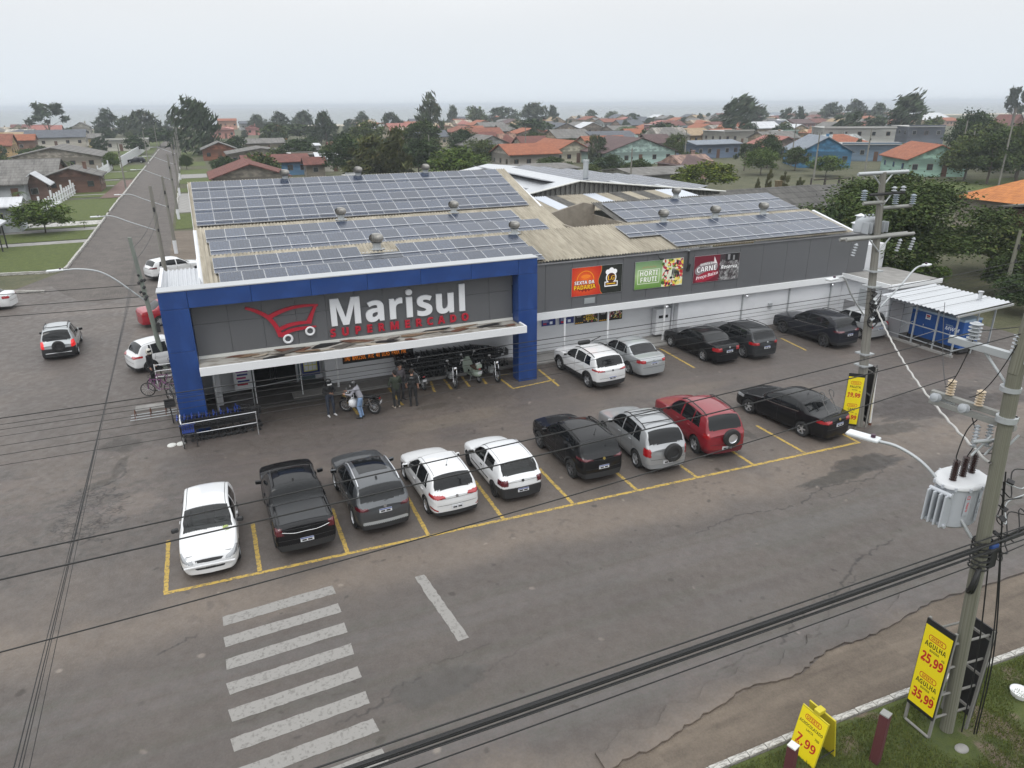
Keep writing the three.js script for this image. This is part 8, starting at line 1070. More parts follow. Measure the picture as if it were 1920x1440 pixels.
// ================================================================ CARTS, RAILS, CYCLES
const cartBlue = mat(lin(0.02, 0.05, 0.26), 0.4), cartWire = mat(lin(0.035, 0.035, 0.037), 0.45, { metalness: 0.3 });
function cartProto(wireM, handleM) {
  const o = new THREE.Group(); o.name = 'shopping_cart'; const W = 0.27, rods = [], R0 = 0.01;
  const c = (t, s, y) => [s * lerp(W, W * 0.72, t), y, lerp(-0.42, 0.40, t)];
  for (let i = 0; i <= 8; i++) { const t = i / 8; for (const s of [-1, 1]) rods.push(rod(c(t, s, lerp(0.52, 0.58, t)), c(t, s, lerp(0.98, 0.86, t)), R0, R0, 4)); if (i < 8) { rods.push(rod(c(t, -1, lerp(0.52, 0.58, t)), c(t, 1, lerp(0.52, 0.58, t)), R0, R0, 4)); } }
  for (const k of [0, 0.35, 0.7, 1]) { for (const s of [-1, 1]) rods.push(rod(c(0, s, lerp(0.52, 0.98, k)), c(1, s, lerp(0.58, 0.86, k)), k === 1 ? 0.012 : R0, k === 1 ? 0.012 : R0, 4)); rods.push(rod(c(1, -1, lerp(0.58, 0.86, k)), c(1, 1, lerp(0.58, 0.86, k)), R0, R0, 4)); rods.push(rod(c(0, -1, lerp(0.52, 0.98, k)), c(0, 1, lerp(0.52, 0.98, k)), R0, R0, 4)); }
  for (let i = -3; i <= 3; i++) { const s = i / 3.5; rods.push(rod(c(1, s, 0.58), c(1, s, 0.86), R0, R0, 4), rod(c(0, s, 0.52), c(1, s, 0.58), R0, R0, 4), rod(c(0, s, 0.52), c(0, s, 0.98), R0, R0, 4)); }
  obj('basket', rods, wireM, o); for (const s of [-1, 1]) obj('frame', tube([[s * W, 1.0, -0.48], [s * W, 0.5, -0.36], [s * 0.25, 0.16, -0.36], [s * 0.2, 0.16, 0.36], [s * 0.18, 0.3, 0.3]], 0.014, 20, 6), wireM, o);
  obj('handle', [rod([-W - 0.02, 1.03, -0.5], [W + 0.02, 1.03, -0.5], 0.022, 0.022, 8), rbox(0.12, 0.1, 0.03, 0.01, 0, 1.0, -0.46), rbox(0.44, 0.3, 0.02, 0.008, 0, 0.82, -0.4, 0.15)], handleM, o); for (const [x, z] of [[-0.24, -0.34], [0.24, -0.34], [-0.19, 0.34], [0.19, 0.34]]) { const w = cyl(0.06, 0.03, x, 0.06, z, 12, 0.06, 0, Math.PI / 2); obj('castor', [w, box(0.04, 0.07, 0.03, x, 0.12, z)], M.rubber, o); } return o;
}
const blueCart = cartProto(cartWire, cartBlue), blackCart = cartProto(cartWire, M.black);
{ const names = ['first', 'second', 'third', 'fourth', 'fifth', 'sixth', 'seventh', 'eighth', 'last']; for (let i = 0; i < 9; i++) dup(blueCart, [-1.62 + i * 0.27, 0.004, -28.98 - (i > 5 ? 0.02 : 0)], Math.PI / 2, names[i] + ' blue handled cart of the nested row inside the front rail, counted from the left', { category: 'shopping cart', group: 'blue handled carts inside the front rail' }); dup(blueCart, [0.62, 0.004, -29.35], Math.PI / 2 + 0.1, 'loose blue handled cart behind the right end of the front rail', { category: 'shopping cart', group: 'blue handled carts inside the front rail' }); dup(blueCart, [-1.75, 0.004, -28.55], Math.PI, 'blue handled cart turned sideways at the left end of the front rail', { category: 'shopping cart', group: 'blue handled carts inside the front rail' }); }
for (let row = 0; row < 2; row++) for (let i = 0; i < (row ? 17 : 15); i++) dup(blackCart, [8.0 + i * 0.285 + row * 0.2, 0.165, -32.25 + row * 0.6], Math.PI / 2, ORD[i] + ' black shopping cart from the left of the ' + (row ? 'front' : 'rear') + ' nested row under the canopy', { category: 'shopping cart', group: 'black carts under the canopy, ' + (row ? 'front' : 'rear') + ' row' });
{ const o = thing('cart_rail', 'white tubular cart rail in front of the left blue column', 'rail'); const z = -28.42; for (const y of [0.48, 0.95]) obj('rail', rod([-1.98, y, z], [0.82, y, z - 0.12], 0.02), M.alu, o); for (const x of [-1.95, 0.8]) obj('post', rod([x - (x < 0 ? 0.08 : 0), 0, z], [x, 0.98, z], 0.02), M.alu, o); obj('end_rail', tube([[-1.98, 0.95, z], [-2.02, 1.0, z - 0.5], [-2.02, 0.98, z - 0.95]], 0.024, 10), M.white, o); }
{ const o = thing('ramp_rail', 'thin grey handrail beside the entrance ramp', 'rail'); for (const y of [0.45, 0.92]) obj('rail', rod([-0.62, y, -31.3], [0.9, y, -31.45], 0.02), M.galv, o); for (const x of [-0.62, 0.9]) obj('post', rod([x, 0.1, -31.3 - (x + 0.62) * 0.1], [x, 0.94, -31.3 - (x + 0.62) * 0.1], 0.02), M.galv, o); obj('rail', rod([0.95, 0.92, -31.5], [3.05, 0.92, -31.8], 0.018), M.galv, o); obj('post', rod([3.05, 0.1, -31.8], [3.05, 1.9, -31.85], 0.022), M.white, o); obj('post', rod([1.02, 0.1, -31.6], [1.02, 1.9, -31.6], 0.022), M.white, o); }
for (const [x, l] of [[-2.46, 'left round white concrete disc on the ground by the cart rail'], [-2.12, 'right round white concrete disc on the ground by the cart rail']]) tag(obj('concrete_disc', place(lathe([[0.001, 0.05], [0.15, 0.05], [0.165, 0.035], [0.17, 0]], 18), x, 0.003, -28.72), M.offwhite), l, 'disc');
// bicycle
function bicycleProto(frameM, basket) {
  const o = new THREE.Group(); o.name = 'bicycle'; const r = 0.33, wheel = (z) => { const w = new THREE.Group(); w.name = 'wheel'; w.position.set(0, r, z); o.add(w); const t = new THREE.TorusGeometry(r - 0.02, 0.022, 6, 28); t.rotateY(Math.PI / 2); obj('tyre', t, M.rubber, w); const sp = []; for (let i = 0; i < 14; i++) { const a = i / 14 * 6.28; sp.push(rod([0.015 * (i % 2 ? 1 : -1), 0, 0], [0, Math.cos(a) * (r - 0.03), Math.sin(a) * (r - 0.03)], 0.003, 0.003, 3)); } obj('spokes', sp, M.alu, w); };
  wheel(-0.52); wheel(0.52); const f = 0.016; obj('frame', [rod([0, 0.3, -0.05], [0, 0.82, 0.14], f, f, 6), rod([0, 0.3, -0.05], [0, 0.78, -0.36], f, f, 6), rod([0, 0.76, 0.12], [0, 0.8, -0.35], f, f, 6), rod([0, 0.3, -0.05], [0, r, 0.52], f * 0.8, f * 0.8, 6), rod([0, 0.76, 0.12], [0, r, 0.52], f * 0.8, f * 0.8, 6)], frameM, o); obj('fork', rod([0, 0.92, -0.33], [0, r, -0.52], f, f, 6), frameM, o); obj('handlebar', tube([[-0.28, 0.98, -0.2], [-0.2, 1.0, -0.36], [0.2, 1.0, -0.36], [0.28, 0.98, -0.2]], 0.013, 16, 6), M.black, o); obj('saddle', rbox(0.16, 0.06, 0.27, 0.028, 0, 0.87, 0.16), M.black, o); obj('crank', [rod([-0.1, 0.3, -0.05], [0.1, 0.3, -0.05], 0.012, 0.012, 6), cyl(0.09, 0.01, 0.05, 0.3, -0.05, 14, 0.09, 0, Math.PI / 2)], M.alu, o); if (basket) obj('crate', [box(0.42, 0.02, 0.34, 0, 0.78, 0.5), box(0.42, 0.24, 0.02, 0, 0.9, 0.33), box(0.42, 0.24, 0.02, 0, 0.9, 0.67), box(0.02, 0.24, 0.34, -0.2, 0.9, 0.5), box(0.02, 0.24, 0.34, 0.2, 0.9, 0.5)], M.darkplastic, o); return o;
}
const bikeA = bicycleProto(mat(lin(0.02, 0.02, 0.022), 0.5), true), bikeB = bicycleProto(mat(lin(0.08, 0.085, 0.09), 0.4), false), bikeC = bicycleProto(mat(lin(0.16, 0.03, 0.14), 0.4), false);
[[bikeA, -2.48, -31.6, 0.1, 'black bicycle with a dark crate nearest the left blue column'], [bikeB, -2.1, -31.55, 0.05, 'dark bicycle between the crate bicycle and the blue column'], [bikeB, -2.3, -33.1, 0.5, 'dark bicycle behind the crate bicycle'], [bikeC, -2.75, -35.3, 1.35, 'purple bicycle in the rack beside the slim pole'], [bikeB, -2.0, -35.9, 1.5, 'grey bicycle in the rack against the store'], [bikeC, -3.0, -34.7, 1.3, 'purple bicycle at the outer end of the rack'], [bikeB, -2.2, -37, 1.45, 'dark bicycle farthest back in the rack']].forEach(([p, x, z, a, l]) => dup(p, [x, 0.004, z], a, l, { category: 'bicycle', group: 'bicycles beside the portal' }));
{ const o = thing('bicycle_rack', 'low rusty bicycle rack lying on the ground left of the portal', 'rack', [-3.2, 0.004, -32.1]); for (const z of [-0.3, 0, 0.3]) obj('bar', rod([-0.9, 0.1, z], [0.9, 0.1, z], 0.018), M.galv, o); for (const x of [-0.7, -0.1, 0.5]) obj('hoop', tube([[x, 0.05, -0.3], [x, 0.4, -0.1], [x, 0.4, 0.1], [x, 0.05, 0.3]], 0.016, 12), M.rust, o); }
{ const o = thing('bicycle_rack', 'white tubular bicycle rack between the slim pole and the portal', 'rack', [-2.3, 0.004, -36.4]); for (const y of [0.35, 0.65, 0.95]) obj('bar', rod([-0.9, y, 0], [1.1, y, 0], 0.02), M.white, o); for (const x of [-0.9, 0.1, 1.1]) obj('post', rod([x, 0, 0], [x, 1, 0], 0.022), M.white, o); }
tag(struct('kerb_slab', boxb(-4.0, -2.4, 0.002, 0.06, -33.6, -33.0), M.concrete), null);
// motorcycle: nose to local -z
function moto(label, x, z, turn, colour, lean = 0.1, kind = 'street') {
  const o = thing(kind === 'scooter' ? 'scooter' : 'motorcycle', label, kind === 'scooter' ? 'scooter' : 'motorcycle', [x, 0.004, z], turn, 'motorcycles under the canopy'), q = new THREE.Group(); q.rotation.z = lean; const P = paint(colour), r = kind === 'scooter' ? 0.23 : 0.31, wb = kind === 'scooter' ? 0.6 : 0.66;
  const wheel = (zz) => { const t = new THREE.TorusGeometry(r - 0.05, 0.052, 8, 26); t.rotateY(Math.PI / 2); const w = obj('wheel', place(t, 0, r, zz), M.rubber, o); const sp = [cyl(0.05, 0.09, 0, r, zz, 10, 0.05, 0, Math.PI / 2)]; for (let i = 0; i < 12; i++) { const a = i / 12 * 6.28; sp.push(rod([0, r, zz], [0, r + Math.cos(a) * (r - 0.08), zz + Math.sin(a) * (r - 0.08)], 0.006, 0.006, 3)); } const rm = new THREE.TorusGeometry(r - 0.1, 0.012, 5, 22); rm.rotateY(Math.PI / 2); obj('rim', [place(rm, 0, r, zz), ...sp], M.alu, w); };
  wheel(-wb); wheel(wb);
  if (kind === 'scooter') {
    obj('leg_shield', place(extr(poly([[-0.22, 0.28], [-0.26, 0.6], [-0.17, 0.92], [0.17, 0.92], [0.26, 0.6], [0.22, 0.28]]), 0.05, 0.02), 0, 0, -0.42, -0.22), P, o); obj('floorboard', rbox(0.34, 0.06, 0.45, 0.02, 0, 0.27, -0.12), P, o); const tail = new THREE.SphereGeometry(0.3, 18, 12); tail.scale(0.78, 0.72, 1.35); obj('tail_body', place(tail, 0, 0.5, 0.42), P, o); obj('seat', rbox(0.27, 0.1, 0.62, 0.045, 0, 0.74, 0.32), mat(lin(0.1, 0.06, 0.04), 0.7), o); obj('front_mudguard', place(rbox(0.14, 0.1, 0.42, 0.045), 0, 0.46, -0.62, 0.1), P, o); obj('headset', rbox(0.22, 0.14, 0.16, 0.05, 0, 1.0, -0.46), P, o); obj('top_case', rbox(0.28, 0.2, 0.14, 0.05, 0, 0.92, 0.78), P, o); obj('seat_pad', rbox(0.24, 0.14, 0.05, 0.02, 0, 1.0, 0.7), M.white, o);
  } else {
    obj('tank', place(rbox(0.26, 0.2, 0.46, 0.085), 0, 0.84, -0.14, -0.12), P, o); obj('seat', rbox(0.24, 0.1, 0.62, 0.04, 0, 0.82, 0.38), M.black, o); obj('tail', place(rbox(0.16, 0.1, 0.34, 0.035), 0, 0.82, 0.78, 0.15), P, o); obj('engine', [rbox(0.26, 0.28, 0.34, 0.04, 0, 0.43, 0), rbox(0.16, 0.24, 0.18, 0.03, 0, 0.6, -0.12, -0.3)], M.galv, o); obj('frame', [rod([0, 0.9, -0.42], [0, 0.35, -0.22], 0.022), rod([0, 0.35, -0.22], [0, 0.35, 0.22], 0.022), rod([0.1, 0.32, 0.1], [0.1, r, wb], 0.02), rod([-0.1, 0.32, 0.1], [-0.1, r, wb], 0.02), rod([0, 0.78, 0.6], [0, 0.4, 0.2], 0.02)], M.black, o); for (const s of [-1, 1]) { obj('fork', rod([s * 0.09, 0.98, -0.42], [s * 0.09, r, -wb], 0.022), M.chrome, o); obj('shock', rod([s * 0.12, 0.76, 0.5], [s * 0.12, 0.36, wb - 0.04], 0.026), M.chrome, o); } obj('headlamp', place(lathe([[0.001, 0.06], [0.08, 0.05], [0.09, 0], [0.05, -0.09], [0.001, -0.1]], 16), 0, 0.93, -0.52, -Math.PI / 2), M.chrome, o); obj('exhaust', rod([0.14, 0.28, -0.1], [0.16, 0.36, 0.8], 0.03, 0.045), M.chrome, o); obj('front_mudguard', place(rbox(0.12, 0.04, 0.36, 0.015), 0, r * 2 + 0.03, -wb), P, o); obj('rear_mudguard', place(rbox(0.14, 0.04, 0.4, 0.015), 0, 0.66, wb + 0.12, 0.5), M.black, o); obj('rack', [rod([-0.1, 0.9, 0.6], [-0.1, 0.92, 0.98], 0.012), rod([0.1, 0.9, 0.6], [0.1, 0.92, 0.98], 0.012), rod([-0.1, 0.92, 0.98], [0.1, 0.92, 0.98], 0.012)], M.black, o);
  }
  obj('handlebar', tube([[-0.36, 1.04, -0.26], [-0.2, 1.08, -0.4], [0.2, 1.08, -0.4], [0.36, 1.04, -0.26]], 0.014, 16, 6), M.black, o); for (const s of [-1, 1]) { obj('mirror', [rod([s * 0.25, 1.06, -0.36], [s * 0.34, 1.26, -0.34], 0.008), rbox(0.13, 0.08, 0.025, 0.012, s * 0.36, 1.28, -0.34)], M.alu, o); } obj('taillight', rbox(0.12, 0.06, 0.04, 0.015, 0, 0.78, kind === 'scooter' ? 0.82 : 0.97), lampRed, o); obj('number_plate', box(0.2, 0.15, 0.012, 0, 0.6, kind === 'scooter' ? 0.84 : 1.0, 0.25), plateM, o); obj('stand', rod([-0.08, 0.3, 0.05], [-0.26, 0.0, 0.12], 0.012), M.galv, o); o.rotation.order = 'YXZ'; o.rotation.z = lean; return o;
}
moto('black motorcycle under the rider in the grey hoodie', 5.08, -28.92, 0.96, C.black, 0.06); moto('dark motorcycle behind the two standing men', 8.3, -31.0, 0.1, C.black, 0.1); moto('black motorcycle with a round chrome headlamp facing the car park', 9.8, -30.6, Math.PI - 0.05, C.black, 0.1); moto('pale green scooter parked between the motorcycles', 11.0, -30.75, 0.12, lin(0.3, 0.36, 0.30), 0.08, 'scooter'); moto('motorcycle with a white headlamp cowl beside the right blue column', 11.85, -30.55, Math.PI + 0.08, C.black, 0.1);

// ================================================================ PEOPLE
// one continuous surface per figure: smooth union of tapered capsules, meshed by surface nets, coloured by garment
function surfaceNet(bones, cell, k) {
  let lo = [1e9, 1e9, 1e9], hi = [-1e9, -1e9, -1e9]; for (const b of bones) for (const p of [0, 3]) for (let i = 0; i < 3; i++) { const r = b[6 + p / 3]; lo[i] = Math.min(lo[i], b[p + i] - r - 2.5 * cell); hi[i] = Math.max(hi[i], b[p + i] + r + 2.5 * cell); }
  const n = lo.map((v, i) => Math.ceil((hi[i] - v) / cell) + 1), F = new Float32Array(n[0] * n[1] * n[2]), id = (x, y, z) => x + n[0] * (y + n[1] * z);
  const dist = (b, x, y, z) => { const dx = b[3] - b[0], dy = b[4] - b[1], dz = b[5] - b[2], l2 = dx * dx + dy * dy + dz * dz || 1e-9, t = clamp(((x - b[0]) * dx + (y - b[1]) * dy + (z - b[2]) * dz) / l2); const sx = b[9] ?? 1, ex = (x - b[0] - dx * t) / sx, ey = y - b[1] - dy * t, ez = (z - b[2] - dz * t) / (b[10] ?? 1); return Math.sqrt(ex * ex + ey * ey + ez * ez) - lerp(b[6], b[7], t); };
  for (let z = 0; z < n[2]; z++) for (let y = 0; y < n[1]; y++) for (let x = 0; x < n[0]; x++) { const px = lo[0] + x * cell, py = lo[1] + y * cell, pz = lo[2] + z * cell; let d = 1e3; for (const b of bones) { const e = dist(b, px, py, pz), h = clamp(0.5 + 0.5 * (d - e) / k); d = lerp(d, e, h) - k * h * (1 - h); } F[id(x, y, z)] = d; }
  const vid = new Int32Array(F.length).fill(-1), P = [], Cc = [], I = [], near = (x, y, z) => { let m = 1e9, c = bones[0]; for (const b of bones) { const e = dist(b, x, y, z); if (e < m) { m = e; c = b; } } return c[8]; };
  for (let z = 0; z < n[2] - 1; z++) for (let y = 0; y < n[1] - 1; y++) for (let x = 0; x < n[0] - 1; x++) { let s = [0, 0, 0], m = 0; const corner = []; for (let q = 0; q < 8; q++) corner.push(F[id(x + (q & 1), y + ((q >> 1) & 1), z + (q >> 2))]); for (const [a, b] of [[0, 1], [2, 3], [4, 5], [6, 7], [0, 2], [1, 3], [4, 6], [5, 7], [0, 4], [1, 5], [2, 6], [3, 7]]) if ((corner[a] < 0) !== (corner[b] < 0)) { const t = corner[a] / (corner[a] - corner[b]); for (let i = 0; i < 3; i++) s[i] += lerp((a >> i) & 1, (b >> i) & 1, t); m++; } if (!m) continue; const p = [lo[0] + (x + s[0] / m) * cell, lo[1] + (y + s[1] / m) * cell, lo[2] + (z + s[2] / m) * cell]; vid[id(x, y, z)] = P.length / 3; P.push(...p); Cc.push(...near(...p)); }
  for (let z = 1; z < n[2] - 1; z++) for (let y = 1; y < n[1] - 1; y++) for (let x = 1; x < n[0] - 1; x++) { const f = F[id(x, y, z)] < 0; const quad = (g, a, b, c, d) => { if (f === g) return; if (f) I.push(a, b, c, a, c, d); else I.push(a, c, b, a, d, c); }; quad(F[id(x + 1, y, z)] < 0, vid[id(x, y - 1, z - 1)], vid[id(x, y, z - 1)], vid[id(x, y, z)], vid[id(x, y - 1, z)]); quad(F[id(x, y + 1, z)] < 0, vid[id(x - 1, y, z - 1)], vid[id(x - 1, y, z)], vid[id(x, y, z)], vid[id(x, y, z - 1)]); quad(F[id(x, y, z + 1)] < 0, vid[id(x - 1, y - 1, z)], vid[id(x, y - 1, z)], vid[id(x, y, z)], vid[id(x - 1, y, z)]); }
  return { P, Cc, I };
}
const figM = new THREE.MeshStandardMaterial({ vertexColors: true, roughness: 0.85, color: lin(1, 1, 1) });
const SK = [0.36, 0.2, 0.14], SKD = [0.2, 0.11, 0.075];
function person(label, x, z, turn, p, y0 = 0.004) {
  const o = thing('person', label, 'person', [x, y0, z], turn), j = { hipL: [-0.1, 0.92, 0], hipR: [0.1, 0.92, 0], kneeL: [-0.11, 0.5, 0.02], kneeR: [0.11, 0.5, 0.02], ankL: [-0.11, 0.09, -0.02], ankR: [0.11, 0.09, -0.02], pel: [0, 0.96, 0], waist: [0, 1.1, 0], chest: [0, 1.32, 0], neck: [0, 1.47, 0], head: [0, 1.62, 0.02], shL: [-0.185, 1.41, 0], shR: [0.185, 1.41, 0], elL: [-0.24, 1.13, -0.02], elR: [0.24, 1.13, -0.02], wrL: [-0.25, 0.88, 0.06], wrR: [0.25, 0.88, 0.06], ...p.j };
  const top = p.top, leg = p.leg, shoe = p.shoe, sk = p.skin ?? SK, sl = p.shortSleeve ? sk : top, B = [], cap = (a, b, ra, rb, c, sx, sz) => B.push([...a, ...b, ra, rb, c, sx, sz]), mid = (a, b, t) => a.map((v, i) => lerp(v, b[i], t)), bulk = p.bulk ?? 1;
  cap(j.pel, j.waist, 0.118 * bulk, 0.115 * bulk, p.long ? top : leg, 1.22, 0.9); cap(j.waist, j.chest, 0.118 * bulk, 0.135 * bulk, top, 1.25, 0.85); cap(mid(j.chest, j.shL, 0.3), j.shL, 0.1, 0.068 * bulk, top); cap(mid(j.chest, j.shR, 0.3), j.shR, 0.1, 0.068 * bulk, top);
  cap(j.neck, mid(j.neck, j.head, 0.6), 0.056, 0.052, sk);
  for (const s of ['L', 'R']) { const foot = p['toe' + s] ?? [j['ank' + s][0] + 0.02 * (s === 'L' ? -1 : 1), 0.045, j['ank' + s][2] + 0.17]; cap(j['hip' + s], j['knee' + s], 0.09 * bulk, 0.063, leg); cap(j['knee' + s], j['ank' + s], 0.062, 0.045, leg); cap([j['ank' + s][0], 0.05, j['ank' + s][2] - 0.03], foot, 0.046, 0.038, shoe); cap(j['sh' + s], j['el' + s], 0.058 * bulk, 0.046 * bulk, top); cap(j['el' + s], j['wr' + s], 0.045 * bulk, 0.032, sl); if (p.shortSleeve) cap(mid(j['sh' + s], j['el' + s], 0.6), j['el' + s], 0.05, 0.044, sk); }
  const body = surfaceNet(B, 0.017, 0.035);
  // head: skull, jaw, nose, ears
  const h = j.head, f = p.look ?? [0, 0, 1], rt = [f[2], 0, -f[0]], at = (a, b, c) => [h[0] + rt[0] * a + f[0] * c, h[1] + b, h[2] + rt[2] * a + f[2] * c], Hb = [], hc = (a, b, ra, rb, c = sk) => Hb.push([...a, ...b, ra, rb, c]); hc(at(0, 0.03, -0.01), at(0, 0.04, 0.015), 0.088, 0.085); hc(at(0, -0.05, 0.04), at(0, -0.075, 0.055), 0.058, 0.045); hc(at(0, 0.015, 0.095), at(0, -0.015, 0.108), 0.011, 0.016); for (const s of [-1, 1]) hc(at(s * 0.088, 0.015, -0.005), at(s * 0.092, -0.02, 0), 0.018, 0.013); hc(at(-0.018, -0.048, 0.092), at(0.018, -0.048, 0.092), 0.009, 0.009, [0.25, 0.09, 0.08]); hc(at(0, -0.06, 0), [...j.neck], 0.052, 0.054); for (const s of [-1, 1]) hc(at(s * 0.033, 0.02, 0.082), at(s * 0.034, 0.02, 0.083), 0.012, 0.012, [0.02, 0.015, 0.012]);
  const head = surfaceNet(Hb, 0.008, 0.014), hands = ['L', 'R'].map((s) => {
    const w = j['wr' + s], e = j['el' + s], d = V(w[0] - e[0], w[1] - e[1], w[2] - e[2]).normalize(), sd = s === 'L' ? 1 : -1; let nrm = V(0, 0, 1); if (Math.abs(d.dot(nrm)) > 0.8) nrm = V(0, 1, 0); const ac = nrm.clone().cross(d).normalize(), pn = d.clone().cross(ac).normalize().multiplyScalar(-1); const pt = (a, b, c) => [w[0] + d.x * a + ac.x * b + pn.x * c, w[1] + d.y * a + ac.y * b + pn.y * c, w[2] + d.z * a + ac.z * b + pn.z * c], hb = []; hb.push([...w, ...pt(0.03, 0, 0), 0.03, 0.03, sk]); for (const b of [-0.026, 0, 0.026]) hb.push([...pt(0.02, b * 0.7, 0), ...pt(0.085, b, 0), 0.019, 0.016, sk]); const curl = p.grip?.includes(s) ? 0.9 : 0.35; [[-0.033, 0.058], [-0.011, 0.072], [0.011, 0.07], [0.033, 0.054]].forEach(([b, L]) => { const a1 = 0.088 + L * 0.5 * Math.cos(curl), c1 = -L * 0.5 * Math.sin(curl), a2 = a1 + L * 0.5 * Math.cos(curl * 2.1), c2 = c1 - L * 0.5 * Math.sin(curl * 2.1); hb.push([...pt(0.085, b, 0), ...pt(a1, b, c1), 0.0095, 0.0088, sk], [...pt(a1, b, c1), ...pt(a2, b, c2), 0.0088, 0.0075, sk]); }); hb.push([...pt(0.03, sd * 0.03, -0.005), ...pt(0.06, sd * 0.056, -0.02), 0.013, 0.0105, sk], [...pt(0.06, sd * 0.056, -0.02), ...pt(0.09, sd * 0.058, -0.035), 0.0105, 0.009, sk]); return surfaceNet(hb, 0.006, 0.008); });
  const P = [], Cc = [], I = []; for (const m of [body, head, ...hands]) { const b = P.length / 3; P.push(...m.P); Cc.push(...m.Cc); for (const i of m.I) I.push(i + b); }
  const g = new THREE.BufferGeometry(); g.setAttribute('position', new THREE.Float32BufferAttribute(P, 3)); g.setAttribute('color', new THREE.Float32BufferAttribute(Cc, 3)); g.setIndex(I); g.computeVertexNormals(); obj('body', g, figM, o);
  const an = Math.atan2(f[0], f[2]); if (p.helmet) { const hm = lathe([[0.001, 0.145], [0.07, 0.135], [0.115, 0.09], [0.132, 0.02], [0.128, -0.06], [0.11, -0.12], [0.095, -0.13]], 22); obj('helmet', place(hm, ...h), phys(p.helmet, 0.25, { clearcoat: 1 }), o); const vs = new THREE.SphereGeometry(0.136, 18, 10, 0, Math.PI, 1.15, 0.75); obj('visor', place(vs, h[0], h[1] + 0.01, h[2], 0, an), carGlass, o); obj('chin_bar', place(rbox(0.2, 0.07, 0.05, 0.02), h[0] + f[0] * 0.115, h[1] - 0.09, h[2] + f[2] * 0.115, 0, an), phys(p.helmet2 ?? p.helmet, 0.3), o); }
  if (p.hair) { const hr = []; const hb = [[...at(0, 0.055, -0.025), ...at(0, 0.065, 0.005), 0.093, 0.088, p.hair], [...at(0, 0.0, -0.055), ...at(0, -0.04, -0.05), 0.07, 0.045, p.hair]]; if (p.hairLong) hb.push([...at(0, 0, -0.06), ...at(0, -0.24, -0.09), 0.075, 0.05, p.hair]); const m = surfaceNet(hb, 0.01, 0.03), hg = new THREE.BufferGeometry(); hg.setAttribute('position', new THREE.Float32BufferAttribute(m.P, 3)); hg.setIndex(m.I); hg.computeVertexNormals(); obj('hair', hg, mat(lin(...p.hair), 0.8), o); }
  return o;
}
person('person in a black jacket and dark helmet standing with hands together', 3.84, -29.05, 0.25, { top: [0.012, 0.012, 0.013], leg: [0.025, 0.032, 0.05], shoe: [0.5, 0.5, 0.5], helmet: lin(0.015, 0.015, 0.016), helmet2: lin(0.5, 0.5, 0.5), skin: SKD, grip: 'LR', j: { elL: [-0.25, 1.16, 0.02], elR: [0.25, 1.16, 0.02], wrL: [-0.07, 1.15, 0.24], wrR: [0.07, 1.13, 0.25], kneeR: [0.13, 0.5, 0.04], ankR: [0.17, 0.09, -0.04], head: [0, 1.6, 0.06] } });
person('person in a grey hoodie and light blue jeans mounting the motorcycle', 5.03, -28.35, -2.0, { top: [0.26, 0.26, 0.29], leg: [0.2, 0.3, 0.47], shoe: [0.02, 0.02, 0.02], helmet: lin(0.02, 0.02, 0.022), helmet2: lin(0.4, 0.4, 0.4), skin: SK, long: true, bulk: 1.1, grip: 'LR', j: { waist: [0, 1.08, 0.05], chest: [0, 1.3, 0.14], neck: [0, 1.43, 0.2], head: [0, 1.57, 0.26], shL: [-0.185, 1.37, 0.17], shR: [0.185, 1.37, 0.17], elL: [-0.24, 1.16, 0.36], wrL: [-0.16, 1.16, 0.6], elR: [0.25, 1.14, 0.34], wrR: [0.17, 1.14, 0.58], kneeL: [-0.1, 0.5, 0.06], kneeR: [0.1, 0.52, 0.1], ankL: [-0.1, 0.09, -0.02], ankR: [0.09, 0.09, 0.02] } });
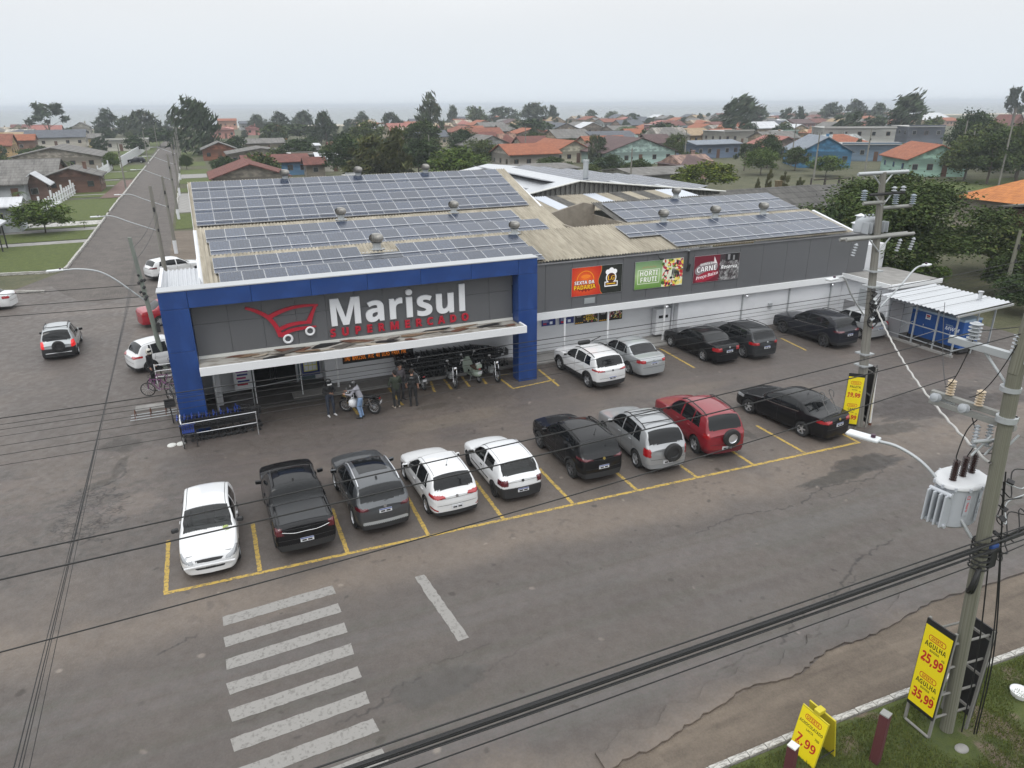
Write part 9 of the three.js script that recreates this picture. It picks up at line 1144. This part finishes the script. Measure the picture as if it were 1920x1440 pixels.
{ const o = thing('shopping_bag', 'white plastic shopping bag hanging beside the hoodie rider', 'bag', [4.72, 0.5, -28.5], 0.3); const g = new THREE.SphereGeometry(0.19, 22, 16); const p = g.attributes.position; for (let i = 0; i < p.count; i++) { const yy = p.getY(i) / 0.19, a = Math.atan2(p.getZ(i), p.getX(i)), q = 1 - 0.45 * sstep(0.1, 1, yy) + 0.09 * Math.sin(a * 7 + yy * 5); p.setXYZ(i, p.getX(i) * q * 1.0, p.getY(i) * 1.25, p.getZ(i) * q * 0.75); } g.computeVertexNormals(); obj('bag_body', place(g, 0, 0.22, 0), mat(lin(0.72, 0.73, 0.75), 0.5), o); for (const s of [-1, 1]) obj('bag_handle', tube([[s * 0.05, 0.4, 0], [s * 0.05, 0.56, 0.02], [0, 0.64, 0]], 0.012, 10, 5), mat(lin(0.72, 0.73, 0.75), 0.5), o); }
person('person in a dark green jacket seen from behind', 6.68, -28.8, Math.PI + 0.2, { top: [0.028, 0.036, 0.024], leg: [0.016, 0.017, 0.018], shoe: [0.34, 0.29, 0.24], skin: SK, hair: [0.012, 0.01, 0.01], bulk: 1.22, long: true, j: { elL: [-0.3, 1.12, 0.06], elR: [0.3, 1.12, 0.06], wrL: [-0.16, 1.05, 0.22], wrR: [0.16, 1.05, 0.22] } });
person('person in a black T-shirt with a white back print', 7.4, -28.7, Math.PI - 0.35, { top: [0.01, 0.01, 0.011], leg: [0.012, 0.012, 0.013], shoe: [0.015, 0.015, 0.015], skin: SK, shortSleeve: true, hair: [0.02, 0.014, 0.01], bulk: 1.1, j: { elR: [0.28, 1.12, 0.02], wrR: [0.27, 0.9, 0.12], ankL: [-0.16, 0.09, 0], kneeL: [-0.13, 0.5, 0.03] } });
{ const q = print(128, 32, (g) => { g.fillStyle = '#0d0d0e'; g.fillRect(0, 0, 128, 32); T(g, 'ENTREGA', 64, 17, 24, '#cfd2d6'); }); const o = scene.getObjectByName('person_003'); if (o) obj('back_print', place(new THREE.PlaneGeometry(0.2, 0.05), 0, 1.38, -0.135, 0, Math.PI), q, o); }
person('person half hidden between the two standing men', 7.1, -29.6, 0.3, { top: [0.1, 0.09, 0.1], leg: [0.03, 0.03, 0.035], shoe: [0.03, 0.03, 0.03], skin: SK, hair: [0.015, 0.012, 0.01] });
person('person in a pink top standing inside the store doorway', 2.0, -34.4, 0.1, { top: [0.5, 0.03, 0.16], leg: [0.012, 0.012, 0.014], shoe: [0.02, 0.02, 0.02], skin: SK, hair: [0.015, 0.01, 0.01], hairLong: true }, 0.1);
person('person in black with a white helmet beside the slim pole at the bicycles', -3.35, -36.6, 1.2, { top: [0.012, 0.012, 0.013], leg: [0.014, 0.014, 0.018], shoe: [0.02, 0.02, 0.02], helmet: lin(0.5, 0.48, 0.42), skin: SK });

renderer.render(scene, camera);
